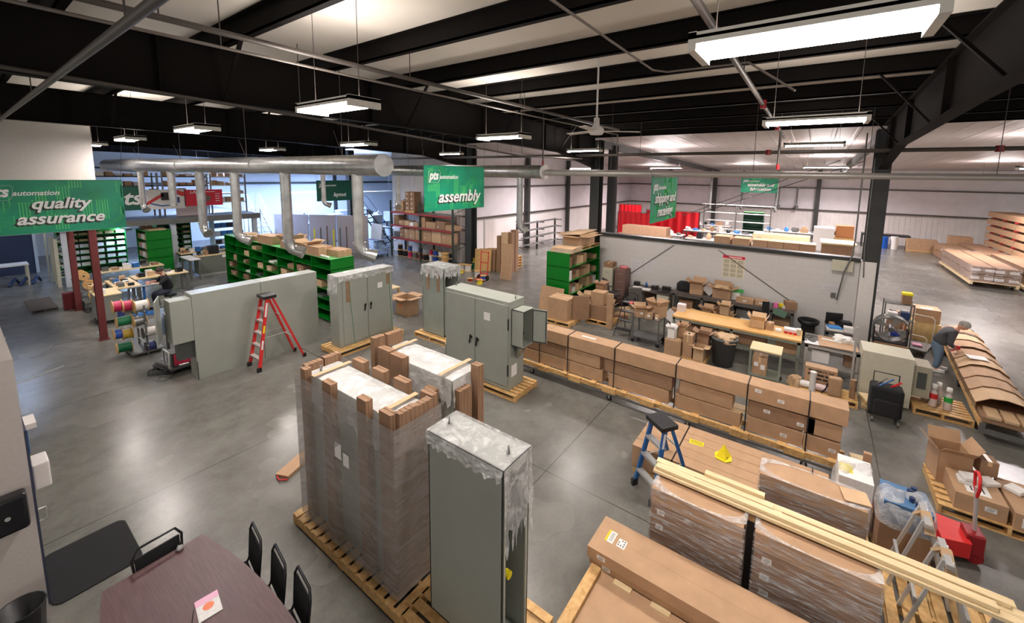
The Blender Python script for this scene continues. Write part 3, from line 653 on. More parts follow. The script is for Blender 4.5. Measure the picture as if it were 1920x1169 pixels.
for z,nn in ((.9,'upper'),(.6,'lower')):
    for k,(a,b) in enumerate(((5.7,3.7),(3.45,2.1),(1.85,.1))):
        mb = MB(); mb.box(8.12,b,z+.002,8.38,a,z+.03); O('spacer_strip', mb, M_PINEL, label='%s pale wood spacer in the %s gap of the strapped row, from the left' % (ORD[k],nn), cat='wood strip')
for k_,y in enumerate((5.2,4.42,3.27,1.98,.72,-.2)):
    mb = MB(); mb.box(8.045,y-.01,.2,8.055,y+.01,1.225); mb.box(8.045,y-.01,1.219,8.455,y+.01,1.225); mb.box(8.445,y-.01,.2,8.455,y+.01,1.225)
    O('black_strap', mb, M_BLK, label='%s black plastic strap from the left round the long row of cartons' % ORD[k_], cat='strap', group='black straps round the carton row')

# ------------------------------------------------------------------ flat crate topped with cartons and the yellow warning cone
pallet(6.22,-.45,7.3,2.12,0,'long pallet under the row of flat cartons that carry the yellow cone',along='Y')
for k in range(5):
    a = 6.2+k*.22
    long_carton(a,-.5,.14,a+.214,2.14,.5,'flat carton %s of the five side by side under the yellow cone' % ['nearest','second','middle','fourth','farthest'][k],(),'flat cartons under the yellow cone')
for y in (1.5,-.3):
    mb = MB(); mb.box(6.19,y-.01,.14,6.195,y+.01,.505); mb.box(6.19,y-.01,.501,7.305,y+.01,.506); O('black_strap', mb, M_BLK, label='black strap across the flat cartons, %s the yellow cone' % ('left of' if y > 0 else 'right of'), cat='strap', group='straps on the flat cartons')
mb = MB(); c = at(1356,858,.5); mb.prism([(-.13,-.06),(-.05,-.13),(.1,-.1),(.14,.05),(.03,.13),(-.1,.1)],0,.012)
rt = E('pop_up_cone','yellow fabric pop-up warning cone standing on the flat cartons','warning cone',(c.x,c.y,.506)); O('base', mb, M_YEL, rt)
mb = MB(); mb._mk([(-.11,-.05,.012),(.08,-.1,.012),(.1,.08,.012),(-.06,.1,.012),(0,0,.22)],[(0,1,4),(1,2,4),(2,3,4),(3,0,4),(0,3,2,1)]); O('cone', mb, M_YEL, rt)
mb = MB()
for k in range(4): mb.bar((-.09+k*.012,-.045+k*.015,.03+k*.03),(-.02+k*.012,-.068+k*.015,.03+k*.03),.003,.012)
O('lettering_marks', mb, M_INK, rt)
c = at(1306,831,.5); mb = MB(); mb.box(-.06,-.11,0,.06,.11,.003); o = O('yellow_sign', mb, M_YEL, label='flat yellow card lying left of the cone', cat='sign', loc=(c.x,c.y,.501), rz=.1)
mb = MB(); [mb.box(-.03+.03*k,-.09,.003,-.02+.03*k,.09,.004) for k in range(3)]; O('print', mb, M_INK, o)

# ------------------------------------------------------------------ shrink-wrapped stacks of wide cartons
def stack(x0,y0,x1,y1,H,n,name,seed,labs,M0=None):
    z = .12; h = (H-z)/n
    pallet(x0-.03,y0-.03,x1+.03,y1+.03,0,'pallet under the '+name,h=.12,along='X')
    for k in range(n):
        long_carton(x0+.004*(k%2),y0+.006*(k%3),z+k*h,x1,y1-.005*(k%2),z+(k+1)*h-.006,'wide flat carton %s in the %s' % (('topmost' if k == n-1 else ORD[n-1-k]+' from the top' if k else 'lowest'),name),[('-x',(y1-y0)*.38,h*.5,.09,.07)] if k in labs else (),'cartons of the '+name, m=M_CARD if k == n-1 else M_CARD3)
    shell(x0-.012,y0-.012,.13,x1+.012,y1+.012,H+.006,M_FILM,'glossy stretch wrap round the '+name,.006,seed)
    mb = MB(); mb.keep = 1; N_ = 20; P = []
    for i in range(N_+1):          # a ring of film pulled over the top edge
        u = 2*PI*i/N_; cx,cy = (x0+x1)/2,(y0+y1)/2; a = (x1-x0)/2+.012; b = (y1-y0)/2+.012
        c_, s_ = math.cos(u), math.sin(u); q = 1/max(abs(c_),abs(s_)); P.append([(cx+a*c_*q,cy+b*s_*q,H+.006),(cx+a*c_*(q*.35+.6),cy+b*s_*(q*.35+.6),H+.014),(cx+a*c_*.93,cy+b*s_*.93,H+.004)])
    mb.grid(P); O('wrap_overlap', mb, M_FILM2, label='rim of film pulled over the top of the '+name, cat='plastic wrap')
stack(4.72,.34,5.17,1.36,1.1,5,'wrapped stack beside the blue ladder',21,(2,3))
stack(4.75,-.82,5.12,.24,1.1,5,'wrapped stack at the bottom centre right',22,(1,2,3))
stack(5.8,-.8,6.18,.3,1.1,5,'wrapped stack behind the lumber',23,())
mb = MB(); c = at(1606,920,1.1); mb.box(-.12,-.13,0,.12,.13,.012); O('cardboard_pad', mb, M_CARD2, label='small square cardboard pad on the stack behind the lumber', cat='cardboard', loc=(5.98,-.68,1.12), rz=.2)
mb = MB(); mb.box(4.9,.25,.12,4.93,.33,1.05); O('black_post', mb, M_BLK, label='black strip standing between the two front wrapped stacks', cat='post')
# lumber lying across the stacks
L0 = [(4.99,1.42,-1.9,0,.09),(5.085,1.38,-1.85,0,.09),(5.18,1.44,-1.75,0,.09),(5.12,.95,.1,.04,.085),(5.02,1.4,-1.6,.04,.085),(5.13,.02,-1.7,.04,.085),(5.2,.85,.2,.08,.07)]
for k,(x,a,b,dz,w) in enumerate(L0):
    mb = MB(); mb.box(-w/2,b,0,w/2,a,.038)
    O('lumber_board', mb, M_PINEL, label=['longest low board on the near edge of the lumber pile','low board in the middle of the lumber pile','low board on the far edge of the lumber pile','short board on top of the lumber by its left end','board on the second tier at the near edge of the lumber','board on the second tier running to the right end','short top board highest on the lumber pile'][k], cat='lumber', loc=(x,0,1.125+dz), bev=.003)
# ------------------------------------------------------------------ long carton and open crate in the bottom right corner
r = pallet(2.9,-.9,4.4,1.75,0,'pine pallet under the flat crate in the bottom right corner',h=.16,along='X')
mb = MB()
r = E('flat_crate','pine-framed flat crate with a cardboard top at the bottom edge of the photo','crate',(3.5,.4,.16))
mb = MB(); mb.box(-.62,1.27,0,.5,1.39,.24); O('end_beam', mb, M_PINE, r, bev=.004)
mb = MB(); mb.box(-.62,-1.3,0,-.54,1.27,.22); O('side_beam', mb, M_PINE, r, bev=.004)
mb = MB(); mb.box(-.54,-1.3,0,.5,1.26,.2); O('cardboard_top', mb, M_CARD, r)
for k in range(6): mb = MB(); mb.box(.43,-1.2+k*.42,.2,.495,-1.0+k*.42,.215); O('wood_slat', mb, M_PINEL, r)
long_carton(4.0,-.9,.37,4.5,1.83,.455,'lower long flat carton at the bottom right, under its twin',[('-x',1.15,.04,.1,.05)],'long flat cartons at bottom right')
o = long_carton(3.98,-.9,.46,4.5,1.85,.6,'upper long flat carton at the bottom right with yellow warning label',[('-x',1.2,.07,.1,.05)],'long flat cartons at bottom right')
c1 = at(1146,1007,.6)-Vector((4.24,.475,.46)); c2 = at(1166,1021,.6)-Vector((4.24,.475,.46))
mb = MB(); mb.box(c1.x-.085,c1.y-.05,.1405,c1.x+.085,c1.y+.05,.142); O('warning_label', mb, M_PAPER, o)
mb = MB(); mb.box(c2.x-.06,c2.y-.05,.1405,c2.x+.06,c2.y+.05,.142); O('care_label', mb, M_PAPER, o)
mb = MB(); [mb.box(c2.x-.04+.035*i,c2.y-.035+.03*j,.142,c2.x-.02+.035*i,c2.y-.018+.03*j,.1432) for i in range(3) for j in range(3) if (i*j)%3 != 1]; [mb.box(c1.x-.065,c1.y-.03+.014*j,.142,c1.x+.065,c1.y-.024+.014*j,.1432) for j in range(3)]; O('print', mb, M_STEEL, o)
mb = MB(); mb.box(c1.x-.085,c1.y+.022,.142,c1.x+.085,c1.y+.05,.1435); O('yellow_band', mb, mat('amber',hexc(235,190,40),.5), o)
mb = MB(); mb.box(-.001,-1.3,.1402,.001,1.37,.1408)
O('flap_seam', mb, M_CARD3, o)

# ------------------------------------------------------------------ film bundles behind the stack, aluminium trestles, pallet at the edge
def blob(loc, d, m, name, label, cat, seed=1, amp=.12, parent=None, n=14):
    rnd = random.Random(seed); mb = MB(); mb.keep = 1; P = []
    ph = [rnd.uniform(0,6.28) for _ in range(6)]
    for i in range(n+1):
        v = i/n*PI*.5; row = []
        for j in range(n*2+1):
            u = (j % (n*2))/(n*2)*2*PI; q = 1+amp*(math.sin(3*u+ph[0]+2*v)+.6*math.sin(7*u+ph[1]-4*v)+.5*math.sin(11*u+ph[2]+9*v))
            c_ = math.cos(v)**.35; sq = (abs(math.cos(u))**4+abs(math.sin(u))**4)**-.25
            row.append((d[0]/2*math.cos(u)*sq*c_*q, d[1]/2*math.sin(u)*sq*c_*q, d[2]*math.sin(v)**.7*(.92+.12*math.sin(2*u+ph[3]))))
        P.append(row)
    mb.grid(P); return O(name, mb, m, parent, label=label, cat=cat, loc=loc)
long_carton(6.5,-1.5,.12,7.0,-1.0,.58,'brown carton under the blue equipment behind the lumber',(),m=M_CARD3)
pallet(6.45,-1.55,7.45,-.55,0,'pallet under the film-wrapped goods behind the lumber',h=.12)
for k,(a,b,c_,d_,h,m_,lb) in enumerate([(6.85,-.96,7.4,-.58,.7,M_PAPER,'white carton under clear film with a yellow note, behind the lumber'),(6.52,-1.48,6.98,-1.02,.3,mat('dusty_blue',hexc(70,110,150),.5),'blue equipment under clear film behind the lumber')]):
    zb = .12 if k == 0 else .585; o = long_carton(a,b,zb,c_,d_,zb+h,lb,(),m=m_)
    if k == 0: mb = MB(); mb.box(-.15,.03,h,.05,.18,h+.004); O('yellow_note', mb, M_YEL, o)
    else:
        for q in range(5): mb = MB(); mb.cyl((-.15+.08*q,-.1+.05*(q%2),h),(-.15+.08*q,-.1+.05*(q%2),h+.06),.03,n=10); O('fitting', mb, mat('navy',hexc(30,50,90),.4), o)
    blob(((a+c_)/2,(b+d_)/2,zb),(c_-a+.12,d_-b+.12,h+.06),M_FILM2,'loose_film',['crumpled clear bag over the white carton behind the lumber','crumpled clear bag over the blue equipment behind the lumber'][k],'plastic wrap',k+30,.03)
c = at(1612,860,0); carton(8.05,-1.0,0,.07,.1,.62,'thin brown carton standing upright at the end of the strapped row',tape=False,m=M_CARD)
mb = MB(); mb.box(-.15,-.12,0,.15,.12,.3); O('wooden_block', mb, M_PINEL, label='pale wooden box at the right end of the strapped row', cat='box', loc=(8.35,-.95,0), rz=.1)
r = pallet(5.25,-2.0,6.42,-1.02,0,'worn pallet on the floor beneath the aluminium trestles, bottom right',along='Y')
def trestle(loc, rz, label, H=1.1, w=.9):
    r = E('aluminium_trestle', label, 'trestle', loc, rz)
    for s in (-1,1):
        for t in (-1,1): mb = MB(); mb.bar((s*.26,t*w/2,0),(s*.03,t*w/2*.8,H-.03),.03,.03); O('leg', mb, M_ALU, r)
        mb = MB(); mb.bar((s*.2,-w/2*.9,H*.4),(s*.2,w/2*.9,H*.4),.03,.03); O('brace', mb, M_ALU, r)
    mb = MB(); mb.box(-.03,-w/2-.05,H-.06,.03,w/2+.05,H-.012); O('top_bar', mb, M_ALU, r)
    return r
trestle((4.97,-1.7,0),PI/2,'bright aluminium trestle holding the lumber by its right end',1.12,.44)
trestle((5.66,-1.4,.14),PI/2,'aluminium A-frame with cardboard padding behind the lumber',.96,.3)
trestle((6.2,-1.33,.14),PI/2,'aluminium A-frame standing farthest from the lumber',.96,.3)
for k,(x,y) in enumerate(((5.66,-1.4),(6.2,-1.33))):
    mb = MB(); mb.bar((-.16,0,-.16),(0,0,.0),.09,.03); mb.bar((0,0,0),(.16,0,-.16),.09,.03); O('cardboard_padding', mb, M_CARD2, label='folded cardboard pad over the top of the %s A-frame' % ['nearer','farther'][k], cat='cardboard', loc=(x,y,1.105), rz=.2)
mb = MB(); mb.bar((5.15,-2.05,1.25),(4.3,-2.3,.2),.08,.05); O('leaning_post', mb, M_STEEL, label='grey channel leaning at the right end of the lumber', cat='post')
# pallet jack
r = E('pallet_jack','red pallet jack with upright handle behind the lumber on the right','pallet jack',(7.3,-1.62,0),math.radians(95))
mb = MB(); mb.box(-.05,-.26,.09,.55,-.1,.17); mb.box(-.05,.1,.09,.55,.26,.17); O('forks', mb, M_RED, r, bev=.01)
mb = MB(); mb.prism([(-.35,-.2),(-.05,-.26),(-.05,.26),(-.35,.2)],.1,.32); O('frame', mb, M_RED, r, bev=.02)
mb = MB(); mb.box(-.5,-.12,.12,-.32,.12,.4); O('pump', mb, M_REDD, r, bev=.02)
mb = MB(); mb.cyl((-.42,-.1,.09),(-.42,.1,.09),.09,n=16); O('steer_wheel', mb, M_REDD, r)
h_ = MB(); h_.tube([(-.42,0,.35),(-.38,0,1.0)],.022); hd = O('handle_bar', h_, M_ALU, r)
mb = MB(); mb.tube([(-.39,0,.85),(-.38,-.07,1.0),(-.37,-.07,1.16),(-.37,0,1.2),(-.37,.07,1.16),(-.38,.07,1.0),(-.39,0,.85)],.018); O('grip_loop', mb, M_RED, hd)
# pallet of cartons at the right edge
pallet(8.12,-3.3,9.2,-1.86,0,'pallet of open and flat cartons at the right edge beside the red pallet jack',along='X')
long_carton(8.15,-2.55,.14,8.95,-2.02,.4,'wide brown carton with label on the pallet by the red jack',[('-x',-.1,.14,.12,.07),('top',-.15,.0,.3,.25)])
long_carton(8.12,-3.25,.14,8.98,-2.6,.38,'wide brown carton with white end label at the right edge',[('-x',.1,.12,.3,.14)])
carton(9.0,-2.1,.14,.42,.4,.5,'open brown carton with raised flaps on the pallet by the red jack',op=1.0,rz=.15)
carton(8.98,-2.5,.4,.22,.2,.24,'small brown carton behind the open one',rz=.1,m=M_CARD3)
for k,(x,y,z) in enumerate(((8.5,-2.2,.4),(8.52,-2.24,.46),(8.66,-2.46,.4),(8.7,-2.75,.385))):
    mb = MB(); mb.box(-.09,-.1,0,.09,.1,.055); O('white_foam_pad', mb, M_WHITE, label=['lower white packet on the wide carton by the jack','upper white packet on the wide carton by the jack','white packet in the middle of the right pallet','white packet nearest the right edge'][k], cat='packet', loc=(x,y,z), rz=.3*k, bev=.01)

# ------------------------------------------------------------------ meeting table, chairs, mat, things on the left edge
r = E('meeting_table','dark mahogany boat-shaped meeting table, bottom left of the photo','table',(.95,3.9,0))
def boat(off=0):
    P = []
    for k in range(13): t = -1+2*k/12; P.append((.58-.17*t*t+off, t*1.53))
    return P + [(-x,y) for x,y in P[::-1]]
mb = MB(); mb.prism(boat(),.715,.75); O('tabletop', mb, M_TABLE, r, bev=.006)
for y in (-.9,.9):
    mb = MB(); mb.box(-.3,y-.04,.0,.3,y+.04,.715); O('leg_panel', mb, M_TABLE, r)
def stack_chair(loc, rz, label):
    r = E('stacking_chair', label, 'chair', loc, rz, 'black stacking chairs')
    mb = MB(); mb.box(-.21,-.2,.42,.21,.22,.48); O('seat', mb, M_BLKF, r, bev=.02)
    mb = MB(); P = [(-.19,.24,.52),(-.21,.27,.84),(-.16,.285,.93),(.16,.285,.93),(.21,.27,.84),(.19,.24,.52)]; mb.tube(P,.013); O('back_frame', mb, M_BLK, r)
    mb = MB(); mb._mk([(-.18,.225,.5),(.18,.225,.5),(.19,.26,.84),(-.19,.26,.84),(-.18,.255,.5),(.18,.255,.5),(.19,.285,.84),(-.19,.285,.84)],[(0,1,2,3),(7,6,5,4),(0,4,5,1),(1,5,6,2),(2,6,7,3),(3,7,4,0)]); O('backrest', mb, M_BLKF, r, bev=.008)
    for sx_ in (-1,1):
        mb = MB(); mb.tube([(sx_*.2,-.2,.44),(sx_*.22,-.24,0)],.012); O('leg', mb, M_BLK, r)
        mb = MB(); mb.tube([(sx_*.19,.24,.52),(sx_*.19,.2,.44),(sx_*.22,.26,0)],.012); O('leg', mb, M_BLK, r)
    return r
stack_chair((1.0,5.24,0),0.05,'black stacking chair at the far end of the meeting table')
for k,y in enumerate((4.8,4.3,3.85)):
    stack_chair((1.38+.02*k,y,0),-PI/2-.14,'black stacking chair on the right of the meeting table, %s from the far end' % ['first','second','third'][k])
stack_chair((.42,4.95,0),PI/2,'black stacking chair at the left corner of the meeting table')
c = at(338,1031,.75); rt = E('glass_ornament','small shiny ornament near the far corner of the meeting table','ornament',(c.x,c.y,.752))
mb = MB(); mb.lathe([(0,0),(.03,0),(.035,.02),(.02,.05),(0,.06)],10); O('bowl', mb, M_ALU, rt); mb = MB(); mb.cyl((.0,0,.05),(.02,.01,.075),.012,n=8); O('stopper', mb, M_BLK, rt)
c = at(391,1138,.75); o = MB(); o.box(-.09,-.13,0,.09,.13,.006); o = O('magazine', o, M_PAPER, label='glossy magazine with orange and pink cover on the meeting table', cat='magazine', loc=(c.x,c.y,.752), rz=-.15)
mb = MB(); mb.lathe([(0,.0065),(.045,.0065)],12); O('cover_picture', mb, mat('orange_print',hexc(225,110,60),.4), o); mb = MB(); mb.box(-.09,.05,.0065,.09,.13,.0075); O('cover_band', mb, mat('pink_print',hexc(230,170,200),.4), o)
mb = MB(); mb.cyl((-.14,-.05,.006),(-.1,.06,.006),.004,n=6); O('pen', mb, M_BLK, label='thin black pen beside the magazine', cat='pen', loc=(c.x,c.y,.752))
mb = MB(); P = []
for (cx,cy,a0) in ((.95,7.5,0),(.38,7.5,PI/2),(.38,6.68,PI),(.95,6.68,1.5*PI)):
    for k in range(5): a = a0+k*PI/8; P.append((cx+.1*math.cos(a),cy+.1*math.sin(a)))
mb.prism(P,0,.012); O('floor_mat', mb, M_BLKF, label='black rubber floor mat with rounded corners by the left wall', cat='mat')
r = E('paper_dispenser','black towel dispenser on the near left wall','dispenser',(.07,6.455,1.24)); mb = MB(); mb.box(-.14,-.16,0,.14,.0,.38); O('cover', mb, mat('gloss_black',(.015,.015,.017),.15), r, bev=.03); mb = MB(); mb.cyl((0,-.165,.18),(0,-.16,.18),.02); O('lock', mb, M_ALU, r)
r = E('hand_dryer','white box dispenser sticking out from the left wall by the door','dispenser',(.25,6.9,1.35)); mb = MB(); mb.box(0.03,-.14,0,.16,.14,.3); O('cover', mb, M_WHITE, r, bev=.015)
mb = MB(); mb.box(-.0,-.1,.05,.03,.1,.25); O('bracket', mb, M_GREYD, r)
mb = MB(); mb.tube([(.28,6.78,.98),(.34,6.78,.98),(.34,6.78,1.12),(.28,6.78,1.12)],.008); O('door_pull', mb, M_ALU, label='small chrome door pull low on the left edge', cat='handle')
r = E('wall_holder','white wall holder with a blue tray near the left edge','holder',(.25,8.3,1.15)); mb = MB(); mb.box(0,-.12,0,.1,.12,.35); O('blue_tray', mb, M_BLUE, r); mb = MB(); mb.box(0,-.16,.35,.18,.16,.42); O('white_lid', mb, M_WHITE, r); mb = MB(); mb.box(0,-.05,.42,.06,.05,.95); O('white_post', mb, M_WHITE, r)
mb = MB(); mb.tube([(.25,8.7,1.95),(.45,8.7,1.98),(.78,8.7,2.05)],.008); O('wall_rod', mb, M_ALU, label='thin metal rod sticking out from the left wall above the holder', cat='rod')
r = E('waste_bin','dark waste bin at the bottom left corner','bin',(.06,6.1,0)); mb = MB(); mb.lathe([(0,.02),(.13,.02),(.17,.55),(.18,.56),(.165,.56),(.12,.05),(0,.05)],16); O('body', mb, M_BLK, r)
# ------------------------------------------------------------------ hanging green signs
M_SIGN = mat('sign_green', hexc(10,150,112), .45, col2=hexc(6,122,92), nscale=1.5)
M_SIGND = mat('sign_dark_green', hexc(6,84,66), .5)
M_TRACE = mat('sign_trace', hexc(90,205,110), .45)
M_LETT = mat('letter_white', (.85,.85,.85), .5)
def sign(cx, cy, zt, W, H, rz, lines, label, size, dark=False, seed=1, hang=1.0, lx=0.1, ly=.42, lgx=None, traces=True):
    r = E('hanging_sign', label, 'sign', (cx,cy,zt-H), rz)
    mb = MB(); mb.box(-W/2,-.006,0,W/2,.006,H); O('panel', mb, M_SIGND if dark else M_SIGN, r)
    if traces:
        rnd = random.Random(seed); mb = MB(); T = (W/2-.03)
        def seg(a,b,w=.013):
            a = (max(-T,min(T,a[0])),max(.02,min(H-.02,a[1]))); b = (max(-T,min(T,b[0])),max(.02,min(H-.02,b[1])))
            if (a[0]-b[0])**2+(a[1]-b[1])**2 < 1e-4: return
            mb.bar((a[0],-.0075,a[1]),(b[0],-.0075,b[1]),w,.0015) if abs(a[0]-b[0]) > 1e-3 else mb.box(a[0]-w/2,-.008,min(a[1],b[1]),a[0]+w/2,-.0065,max(a[1],b[1]))
        for g in range(20):
            x = rnd.uniform(-T,T); z = rnd.uniform(.05,H-.05); n = rnd.randint(3,6); vert = rnd.random()<.45; L1 = rnd.uniform(.15,.5); L2 = rnd.uniform(.08,.25); sg = rnd.choice((-1,1)); s2 = rnd.choice((-1,1))
            for k in range(n):
                o_ = k*.046
                if vert: a = (x+o_,z); b = (x+o_,z+sg*L1); c = (b[0]+s2*L2,b[1]+sg*L2)
                else: a = (x,z+o_); b = (x+s2*L1,z+o_); c = (b[0]+s2*L2,b[1]+sg*L2)
                seg(a,b); seg(b,c)
                if abs(a[0])<T and .03<a[1]<H-.03: mb.cyl((a[0],-.009,a[1]),(a[0],-.0065,a[1]),.013,n=8)
        O('circuit_pattern', mb, M_TRACE, r)
    if lgx is None: lgx = -W/2+.32
    lz = H-.27; s_ = W/2.25
    mb = MB()
    a = [(-.2,-.16),(.14,-.16),(.19,-.11),(.22,.1),(.18,.15),(-.12,.15),(-.17,.1),(-.2,-.16)]
    for k in range(7): mb.bar((lgx+a[k][0]*s_,-.012,lz+a[k][1]*s_),(lgx+a[k+1][0]*s_,-.012,lz+a[k+1][1]*s_),.022*s_,.003)
    O('logo_frame', mb, M_LETT, r)
    text('pts',.3*s_,M_LETT,r,(lgx,-.012,lz+.01),shear=.25,off=.012,name='logo_lettering',sx=.8)
    text('automation',.15*s_,M_LETT,r,(lgx+.2*s_,-.012,lz-.02),shear=.25,off=.003,name='logo_lettering',align='LEFT',sx=.95)
    for k,t in enumerate(lines):
        z = H*ly-(k*size*.98)
        text(t,size,M_INK,r,(lx-.035,-.0095,z-.028),shear=.28,off=.014,name='letter_shadow',ext=.0012)
        text(t,size,M_LETT,r,(lx,-.013,z),shear=.28,off=.008)
    for x in (-W/2+.02,W/2-.02):
        mb = MB(); mb.cyl((x,0,H-.01),(x+(-.18 if x<0 else .12),0,H+hang),.004,n=5); O('hanging_wire', mb, M_PIPE, r)
    return r
sign(1.42,14,4.63,2.3,1.18,0,['quality','assurance'],'wide green sign reading quality assurance, hanging at the left edge of the photo',.34,seed=4,hang=1.3,lx=.1,ly=.55,lgx=-.78)
sign(8.07,8,5.1,2.27,1.17,0,['assembly'],'bright green sign reading assembly, hanging near the middle of the photo',.44,seed=9,hang=1.84,lx=.12,ly=.3)
sign(13.45,23.3,4.4,2.25,1.2,0,['layout'],'dark green sign reading layout, in the blue-lit bay behind the duct',.32,dark=True,hang=2.3,lx=.25,ly=.3,traces=False)
sign(11.45,3.4,4.9,2.3,1.2,0,['shipping and','receiving'],'green sign reading shipping and receiving, over the low block wall',.37,seed=6,hang=.15,lx=.05,ly=.52)
sign(36,3.65,4.95,2.45,1.15,-PI/2,['assembly and','fabrication'],'far green sign reading assembly and fabrication, in the lean-to bay',.33,seed=2,hang=.8,lx=.1,ly=.5)
# ------------------------------------------------------------------ ducts with their drops
def spiral(mb, p0, p1, r0, r1=None, n=28, step=.12):
    r1 = r0 if r1 is None else r1; L = (Vector(p1)-Vector(p0)).length; k = max(2,int(L/step)); pts = []; rr = []
    for i in range(k+1):
        u = i/k; pts.append(Vector(p0).lerp(Vector(p1),u)); rr.append(r0+(r1-r0)*u+(.0015 if i%2 else 0))
    mb.tube(pts, rr, n)
def drop(r, x, y, z1, z0, rad, dirx=.7, diry=-.7, elbow=True):
    mb = MB(); spiral(mb,(x,y,z1),(x,y,z0),rad,n=16)
    O('drop_pipe', mb, M_GALV, r)
    if elbow:
        mb = MB(); pts = [Vector((x+rad*1.6*(1-math.cos(a))*dirx,y+rad*1.6*(1-math.cos(a))*diry,z0+.01-rad*2.2*math.sin(a))) for a in [PI/2*k/5 for k in range(6)]]
        pts.append(pts[-1]+Vector((dirx,diry,-.35)).normalized()*rad*1.4); mb.tube(pts,[rad*1.03]*5+[rad*1.1,rad*1.35],16); O('outlet_elbow', mb, M_GALV, r)
        mb = MB(); mb.cyl((x,y,z0-.015),(x,y,z0+.03),rad*1.18,n=16); O('collar', mb, M_GALV, r)
r = E('spiral_duct','large round galvanised duct with six drops, nearest of the overhead ducts','duct',(0,0,0))
XA, ZA = 4.2, 5.02
for k,(ya,yb,ra) in enumerate(((5.83,10.5,.178),(10.5,15.5,.19),(15.5,20,.21),(20,25,.24))):
    mb = MB(); spiral(mb,(XA,ya,ZA),(XA,yb,ZA+.01*k),ra,ra); O('duct_section', mb, M_GALV, r)
    mb = MB(); mb.cyl((XA,yb-.04,ZA),(XA,yb+.04,ZA),ra+.012,n=28); O('joint_band', mb, M_GALV, r)
mb = MB(); mb.cyl((XA,5.8,ZA),(XA,5.835,ZA),.186,n=28); O('end_cap', mb, M_GALV, r)
for px,py,rad in ((265,390,.09),(322,398,.1),(375,432,.1),(440,448,.095),(535,470,.1),(606,384,.04),(670,478,.095)):
    p = onX(px,345,XA); q = onX(px+(py-345)*.06,py,XA); drop(r,XA,p.y,ZA-.1,max(q.z+rad*2,2.7),rad,.75 if px>400 else .1,-.65,elbow=px not in (322,))
for y in (7,11,15.6,20): 
    mb = MB(); mb.cyl((XA,y,ZA+.16),(XA,y,6.95),.006,n=5); mb.cyl((XA,y,ZA+.17),(XA-.15,y,ZA+.6),.004,n=5); O('hanger', mb, M_PIPE, r)
r = E('spiral_duct','round galvanised duct behind the assembly sign, ending in a white cap','duct',(0,0,0))
XB, ZB = 10.5, 4.99
mb = MB(); spiral(mb,(XB,6.75,ZB),(XB,21,ZB),.2); O('duct_section', mb, M_GALV, r)
mb = MB(); mb.cyl((XB,6.7,ZB),(XB,6.76,ZB),.215,n=28); O('end_cap', mb, M_WHITE, r)
for px,py,rad in ((746,385,.09),(848,372,.11),(975,428,.1)):
    p = onX(px,345,XB); q = onX(px,py,XB); drop(r,XB,p.y,ZB-.1,q.z+rad*2,rad,-.5 if px<900 else .2,-.6)
for y in (8,13,18):
    mb = MB(); mb.cyl((XB,y,ZB+.19),(XB,y,6.82),.006,n=5); O('hanger', mb, M_PIPE, r)
r = E('overhead_pipe','long pale pipe running right from the white duct cap across the photo','pipe',(0,0,0))
for ya,yb,ra in ((6.7,2.9,.09),(2.9,-.5,.075),(-.5,-9,.06)):
    mb = MB(); mb.tube([(XB,ya,ZB-.02),(XB,yb,ZB-.02)],ra,14); O('pipe_section', mb, mat('pale_pipe',hexc(176,172,166),.35,metal=.4), r)
for y in (4.6,1.2,-2.5,-6.5):
    mb = MB(); mb.cyl((XB,y,ZB+.03),(XB,y,6.81),.006,n=5); O('hanger', mb, M_PIPE, r)
def pipe(pts, rad, label, m=None, cat='pipe', fit=(), hang=()):
    r = E('service_pipe', label, cat, (0,0,0)); mb = MB(); mb.tube(pts,rad,10); O('run', mb, m or M_PIPE, r)
    for p in fit: mb = MB(); mb.cyl((p[0],p[1],p[2]-.07),(p[0],p[1],p[2]+.07),rad*1.5,n=10); O('fitting', mb, M_REDD if len(p) < 4 else M_PIPE, r)
    for p in hang: mb = MB(); mb.cyl(p,(p[0],p[1],(6.93 if p[0] < 7 else 6.93-.035*(p[0]-7))),.007,n=5); O('hanger', mb, M_PIPE, r)
    return r
pipe([(.84,2.2,5.9),(.84,17,5.9)],.035,'thick dark pipe crossing the top left corner of the photo',hang=((.84,4,5.9),(.84,9,5.9),(.84,14,5.9)))
pipe([(-3,5.72,6.3),(13.5,5.72,6.3),(13.5,5.72,5.62)],.02,'pale conduit sloping down from the top left, lower of two parallel ones',mat('pale_conduit',hexc(120,112,106),.4,metal=.3),hang=((2,5.72,6.3),(8,5.72,6.3)))
pipe([(-3,5.48,6.4),(13,5.48,6.4)],.034,'dark pipe with sprinkler heads, upper of two parallel ones at top left',hang=((1.4,5.48,6.4),(4.5,5.48,6.4),(7.5,5.48,6.4)))
pipe([(1.8,1.88,6.32),(5.5,1.88,6.28),(5.7,1.75,6.28),(5.75,.8,6.28),(5.75,.3,5.9)],.013,'thin conduit from the top centre that bends toward the nearest light',mat('pale_conduit',(.2,.2,.2)),hang=((3,1.88,6.32),))
pipe([(1.5,.85,6.24),(15.1,.95,6.14)],.034,'dark pipe with red fittings running under the nearest light',fit=((8.5,.9,6.19),(12,.93,6.16)),hang=((6,.88,6.2),(11,.92,6.16)))
pipe([(-3,7.0,6.03),(.5,7.0,5.93),(3.5,7.0,5.8),(9.7,7.0,5.43),(13.4,7.0,5.5)],.025,'slanting pipe clipped below the second big beam',hang=((3.5,7.0,5.8),(9.7,7,5.43)))
pipe([(13.5,-9,5.62),(13.5,24,5.62)],.05,'long dark sprinkler main crossing above the pale pipe',fit=((13.5,-3.2,5.62),(13.5,1.2,5.62)),hang=((13.5,-6,5.6),(13.5,-1,5.6),(13.5,4.9,5.6),(13.5,11,5.6)))
